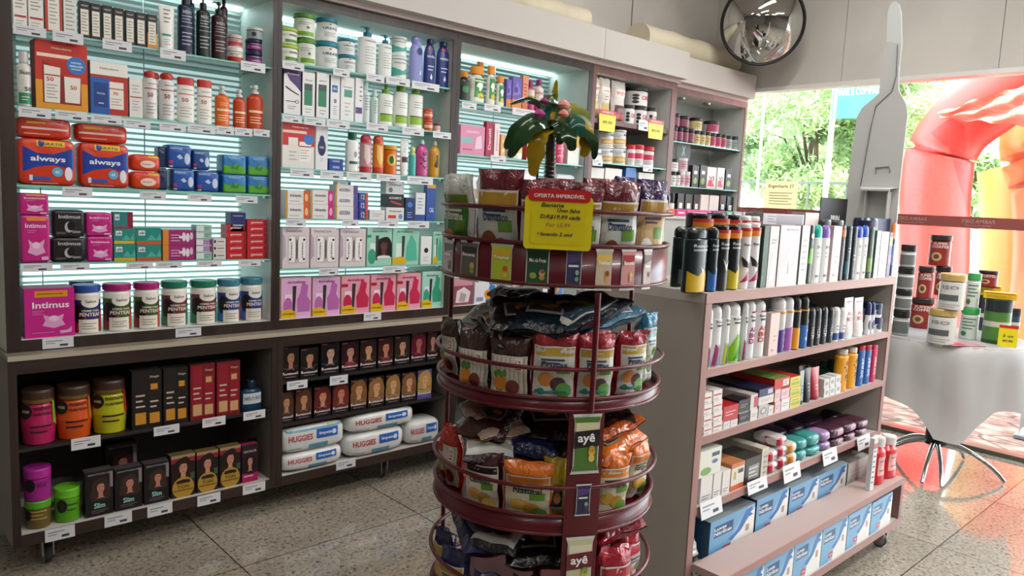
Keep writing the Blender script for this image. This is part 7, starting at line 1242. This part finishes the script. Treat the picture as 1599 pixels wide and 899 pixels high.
c1 = on_table(1419, 1454, 513, 466, 'cof', 'red coffee can at the bottom left of the pile'); c2 = on_table(1425, 1449, 0, 416, 'cof', 'red coffee can second up, behind the gold-topped tin', at=c1)
c1b = on_table(1459, 1484, 506, 462, 'cof', 'red coffee can hidden low behind the tins', z=TZ+.0006); c2b = on_table(1450, 1474, 0, 416, 'cof', 'red coffee can in the middle of the pile', at=c1b+Vector((-.03, .02, 0))); on_table(1436, 1468, 0, 367, 'cof', 'red coffee can topmost of the pile', at=c2b+Vector((-.02, .03, 0)))
g1 = on_table(1447, 1488, 538, 483, 'gtin', 'grey tin with gold lid, bottom of two'); on_table(1458, 1496, 0, 428, 'gtin', 'grey tin with gold lid, top of two', at=g1+Vector((.0, -.03, 0)))
h1 = on_table(1497, 1524, 530, 481, 'gtb', 'pale tub with green lid, bottom of two'); on_table(1500, 1520, 0, 427, 'gtb', 'pale tub with green lid, top of two', at=h1)
k1 = on_table(1533, 1572, 537, 468, 'gcan', 'dark green protein can at the front right of the table'); y1 = on_table(1535, 1580, 0, 458, 'ylb', 'yellow and red display box on the green can', at=k1, d=.09)
k2 = on_table(1521, 1545, 516, 462, 'gcan', 'dark can behind the yellow box', c='232a4a'); y2 = on_table(1521, 1560, 0, 447, 'ylb', 'yellow display box further back under the small can', at=k2, d=.07); on_table(1528, 1556, 0, 423, 'cof', 'small maroon can on top of the yellow box', at=y2)
on_table(1572, 1589, 524, 482, 'gcan', 'small dark blue can at the right of the table', c='3a4458')
b = MB(); b.box(-.046, -.001, 0, .046, .001, .12, YS); b.box(-.046, -.0015, .105, .046, .0015, .121, RS)
for i, t in enumerate(('2 un', '49,90')): b.text(t, 0, .062-.03*i, .05, .016, INK, lambda u, v: (u, -.0018, v), ital=.2)
q = on_z(1572, 541, TZ); dq = Vector((q.x, q.y)).normalized(); tag(b.build('offer_note', None, (q.x-dq.x*.01, q.y-dq.y*.01, TZ+.0006), math.atan2(dq.y, dq.x)-pi/2), 'small yellow offer note leaning at the green can', 'price sign')
b = MB(); b.box(-.10, -.06, 0, .10, .06, .004, mat('b8828a')); b.box(-.09, -.05, .0041, -.01, .02, .0052, mat('b02838')); q = on_z(1515, 541, TZ); tag(b.build('flyer', None, (q.x+.03, q.y+.05, TZ+.001), -.7), 'pink and red flyer lying at the front edge of the table', 'flyer')
# ---------------------------------------------------------------- price tags and signs
TAGP = [mat('d8dade', .4), mat('8f939a', .5), mat('3a3c42', .5)]
tagn = [0]
def price(x0, x1, y0, y1, Y, place, tilt=0, grp='white price tags'):
    xm, ym = (x0+x1)/2, (y0+y1)/2; a, c = on_y(x0, ym, Y), on_y(x1, ym, Y); t, l_ = on_y(xm, y0, Y), on_y(xm, y1, Y); wd = (c.x-a.x)/2; h_ = t.z-l_.z
    b = MB(); b.box(-wd, -.0012, -h_, wd, 0, 0, TAGP[0]); b.box(wd*.1, -.0016, -h_*.82, wd*.62, -.0012, -h_*.62, TAGP[2]); b.box(-wd*.8, -.0015, -h_*.35, wd*.3, -.0012, -h_*.25, TAGP[1]); b.box(-wd*.8, -.0015, -h_*.55, -wd*.2, -.0012, -h_*.47, TAGP[1])
    o = b.build('price_tag', None, ((a.x+c.x)/2, Y, t.z)); o.rotation_euler.x = R(tilt); return (o, (a.x+c.x)/2)
def prices(lst, Y, place, h=None, **k):
    r = [price(*q, Y, place, **k) for q in lst]
    for i, (o, x) in enumerate(r): tag(o, 'white price tag, %s from left, on the edge of %s' % (ORD[i], place) if len(r) > 1 else 'single white price tag on the edge of '+place, 'price tag', 'price tags along the shelf edges')
prices([(20, 72, 41, 56), (82, 130, 50, 67), (160, 206, 63, 79), (250, 290, 77, 93), (376, 414, 97, 112)], 3.318, 'the left case top shelf')
prices([(29, 80, 168, 184), (86, 136, 173, 188), (142, 190, 180, 193), (193, 235, 187, 200), (249, 290, 192, 205), (293, 336, 195, 208), (338, 365, 197, 210), (367, 394, 200, 212), (396, 421, 202, 213)], 3.318, 'the left case second shelf')
prices([(97, 144, 292, 307), (218, 259, 299, 311), (293, 330, 303, 315), (368, 402, 306, 317)], 3.318, 'the left case third shelf')
prices([(32, 82, 411, 424), (94, 140, 411, 422), (197, 239, 410, 420), (243, 284, 409, 419), (307, 346, 407, 417), (373, 407, 406, 415)], 3.318, 'the left case fourth shelf')
prices([(66, 115, 527, 543), (274, 314, 512, 525)], 3.317, 'the left case base')
prices([(441, 475, 97, 109), (520, 546, 107, 119), (572, 600, 116, 128), (603, 640, 121, 133), (643, 686, 129, 141)], 3.318, 'the second case top shelf')
prices([(441, 471, 180, 191), (475, 508, 184, 196), (510, 546, 188, 200), (572, 606, 193, 204), (628, 662, 199, 211), (676, 704, 206, 216)], 3.318, 'the second case second shelf')
prices([(453, 490, 264, 276), (500, 536, 267, 279), (541, 580, 269, 281), (588, 625, 272, 283), (636, 676, 276, 288)], 3.318, 'the second case third shelf')
prices([(446, 478, 342, 353), (534, 560, 343, 353), (590, 622, 344, 354), (636, 670, 345, 356)], 3.318, 'the second case fourth shelf')
prices([(498, 528, 418, 429), (598, 632, 415, 426)], 3.318, 'the second case fifth shelf')
prices([(568, 595, 488, 500)], 3.317, 'the second case base')
prices([(721, 744, 160, 170), (756, 782, 163, 174), (800, 848, 171, 182)], 3.318, 'the palm case top shelf'); prices([(766, 790, 243, 253)], 3.318, 'the palm case second shelf')
prices([(925, 941, 248, 259), (1004, 1019, 258, 268)], 3.318, 'the supplement case glass shelf'); prices([(997, 1013, 188, 204)], 3.326, 'the supplement case wooden shelf')
prices([(111, 157, 682, 700), (240, 280, 664, 678), (316, 352, 651, 665), (380, 414, 641, 654)], 3.258, 'the left base cabinet upper shelf')
prices([(70, 117, 823, 842), (163, 206, 801, 819), (230, 269, 787, 804), (308, 344, 771, 787), (379, 414, 754, 769)], 3.247, 'the left base cabinet bottom panel')
prices([(448, 480, 594, 607), (515, 543, 586, 600)], 3.258, 'the dye cabinet upper shelf'); prices([(525, 555, 717, 731)], 3.247, 'the dye cabinet bottom panel')
prices([(1092, 1124, 780, 804), (1166, 1195, 748, 766), (1221, 1246, 724, 748), (1283, 1304, 701, 722), (1337, 1356, 680, 699)], GY-.004, 'the gondola lower shelf', tilt=-12)
prices([(1081, 1112, 881, 905), (1174, 1202, 834, 858)], GY-.004, 'the gondola bottom shelf', tilt=-12)
for x0, x1, y0, y1, lb in ((939, 966, 172, 205, 'left'), (1016, 1040, 187, 217, 'right')):
    a, c = on_y(x0, (y0+y1)/2, 3.30), on_y(x1, (y0+y1)/2, 3.30); t, l_ = on_y((x0+x1)/2, y0, 3.30), on_y((x0+x1)/2, y1, 3.30); wd = (c.x-a.x)/2; h_ = t.z-l_.z; b = MB()
    b.poly([(-wd*.9, 0, -h_), (wd*.9, 0, -h_), (wd, 0, -.01), (-wd, 0, -.01)], YS); b.poly([(-wd*.9, .002, -h_), (-wd, .002, -.01), (wd, .002, -.01), (wd*.9, .002, -h_)], YS); b.box(-wd*1.02, -.001, -h_*.2, wd*1.02, .0025, 0, RS)
    b.text('OFERTA', 0, -h_*.1, wd*1.4, h_*.09, mat('f0e0dc'), lambda u, v: (u, -.0015, v)); b.text('89,90', 0, -h_*.58, wd*1.1, h_*.16, mat('7a6a18'), lambda u, v: (u, -.001, v), ital=.2)
    o = b.build('offer_card', None, ((a.x+c.x)/2, 3.322, t.z)); tag(o, 'small yellow offer card with red header, %s one on the supplement case' % lb, 'price sign', 'offer cards on the supplement case')
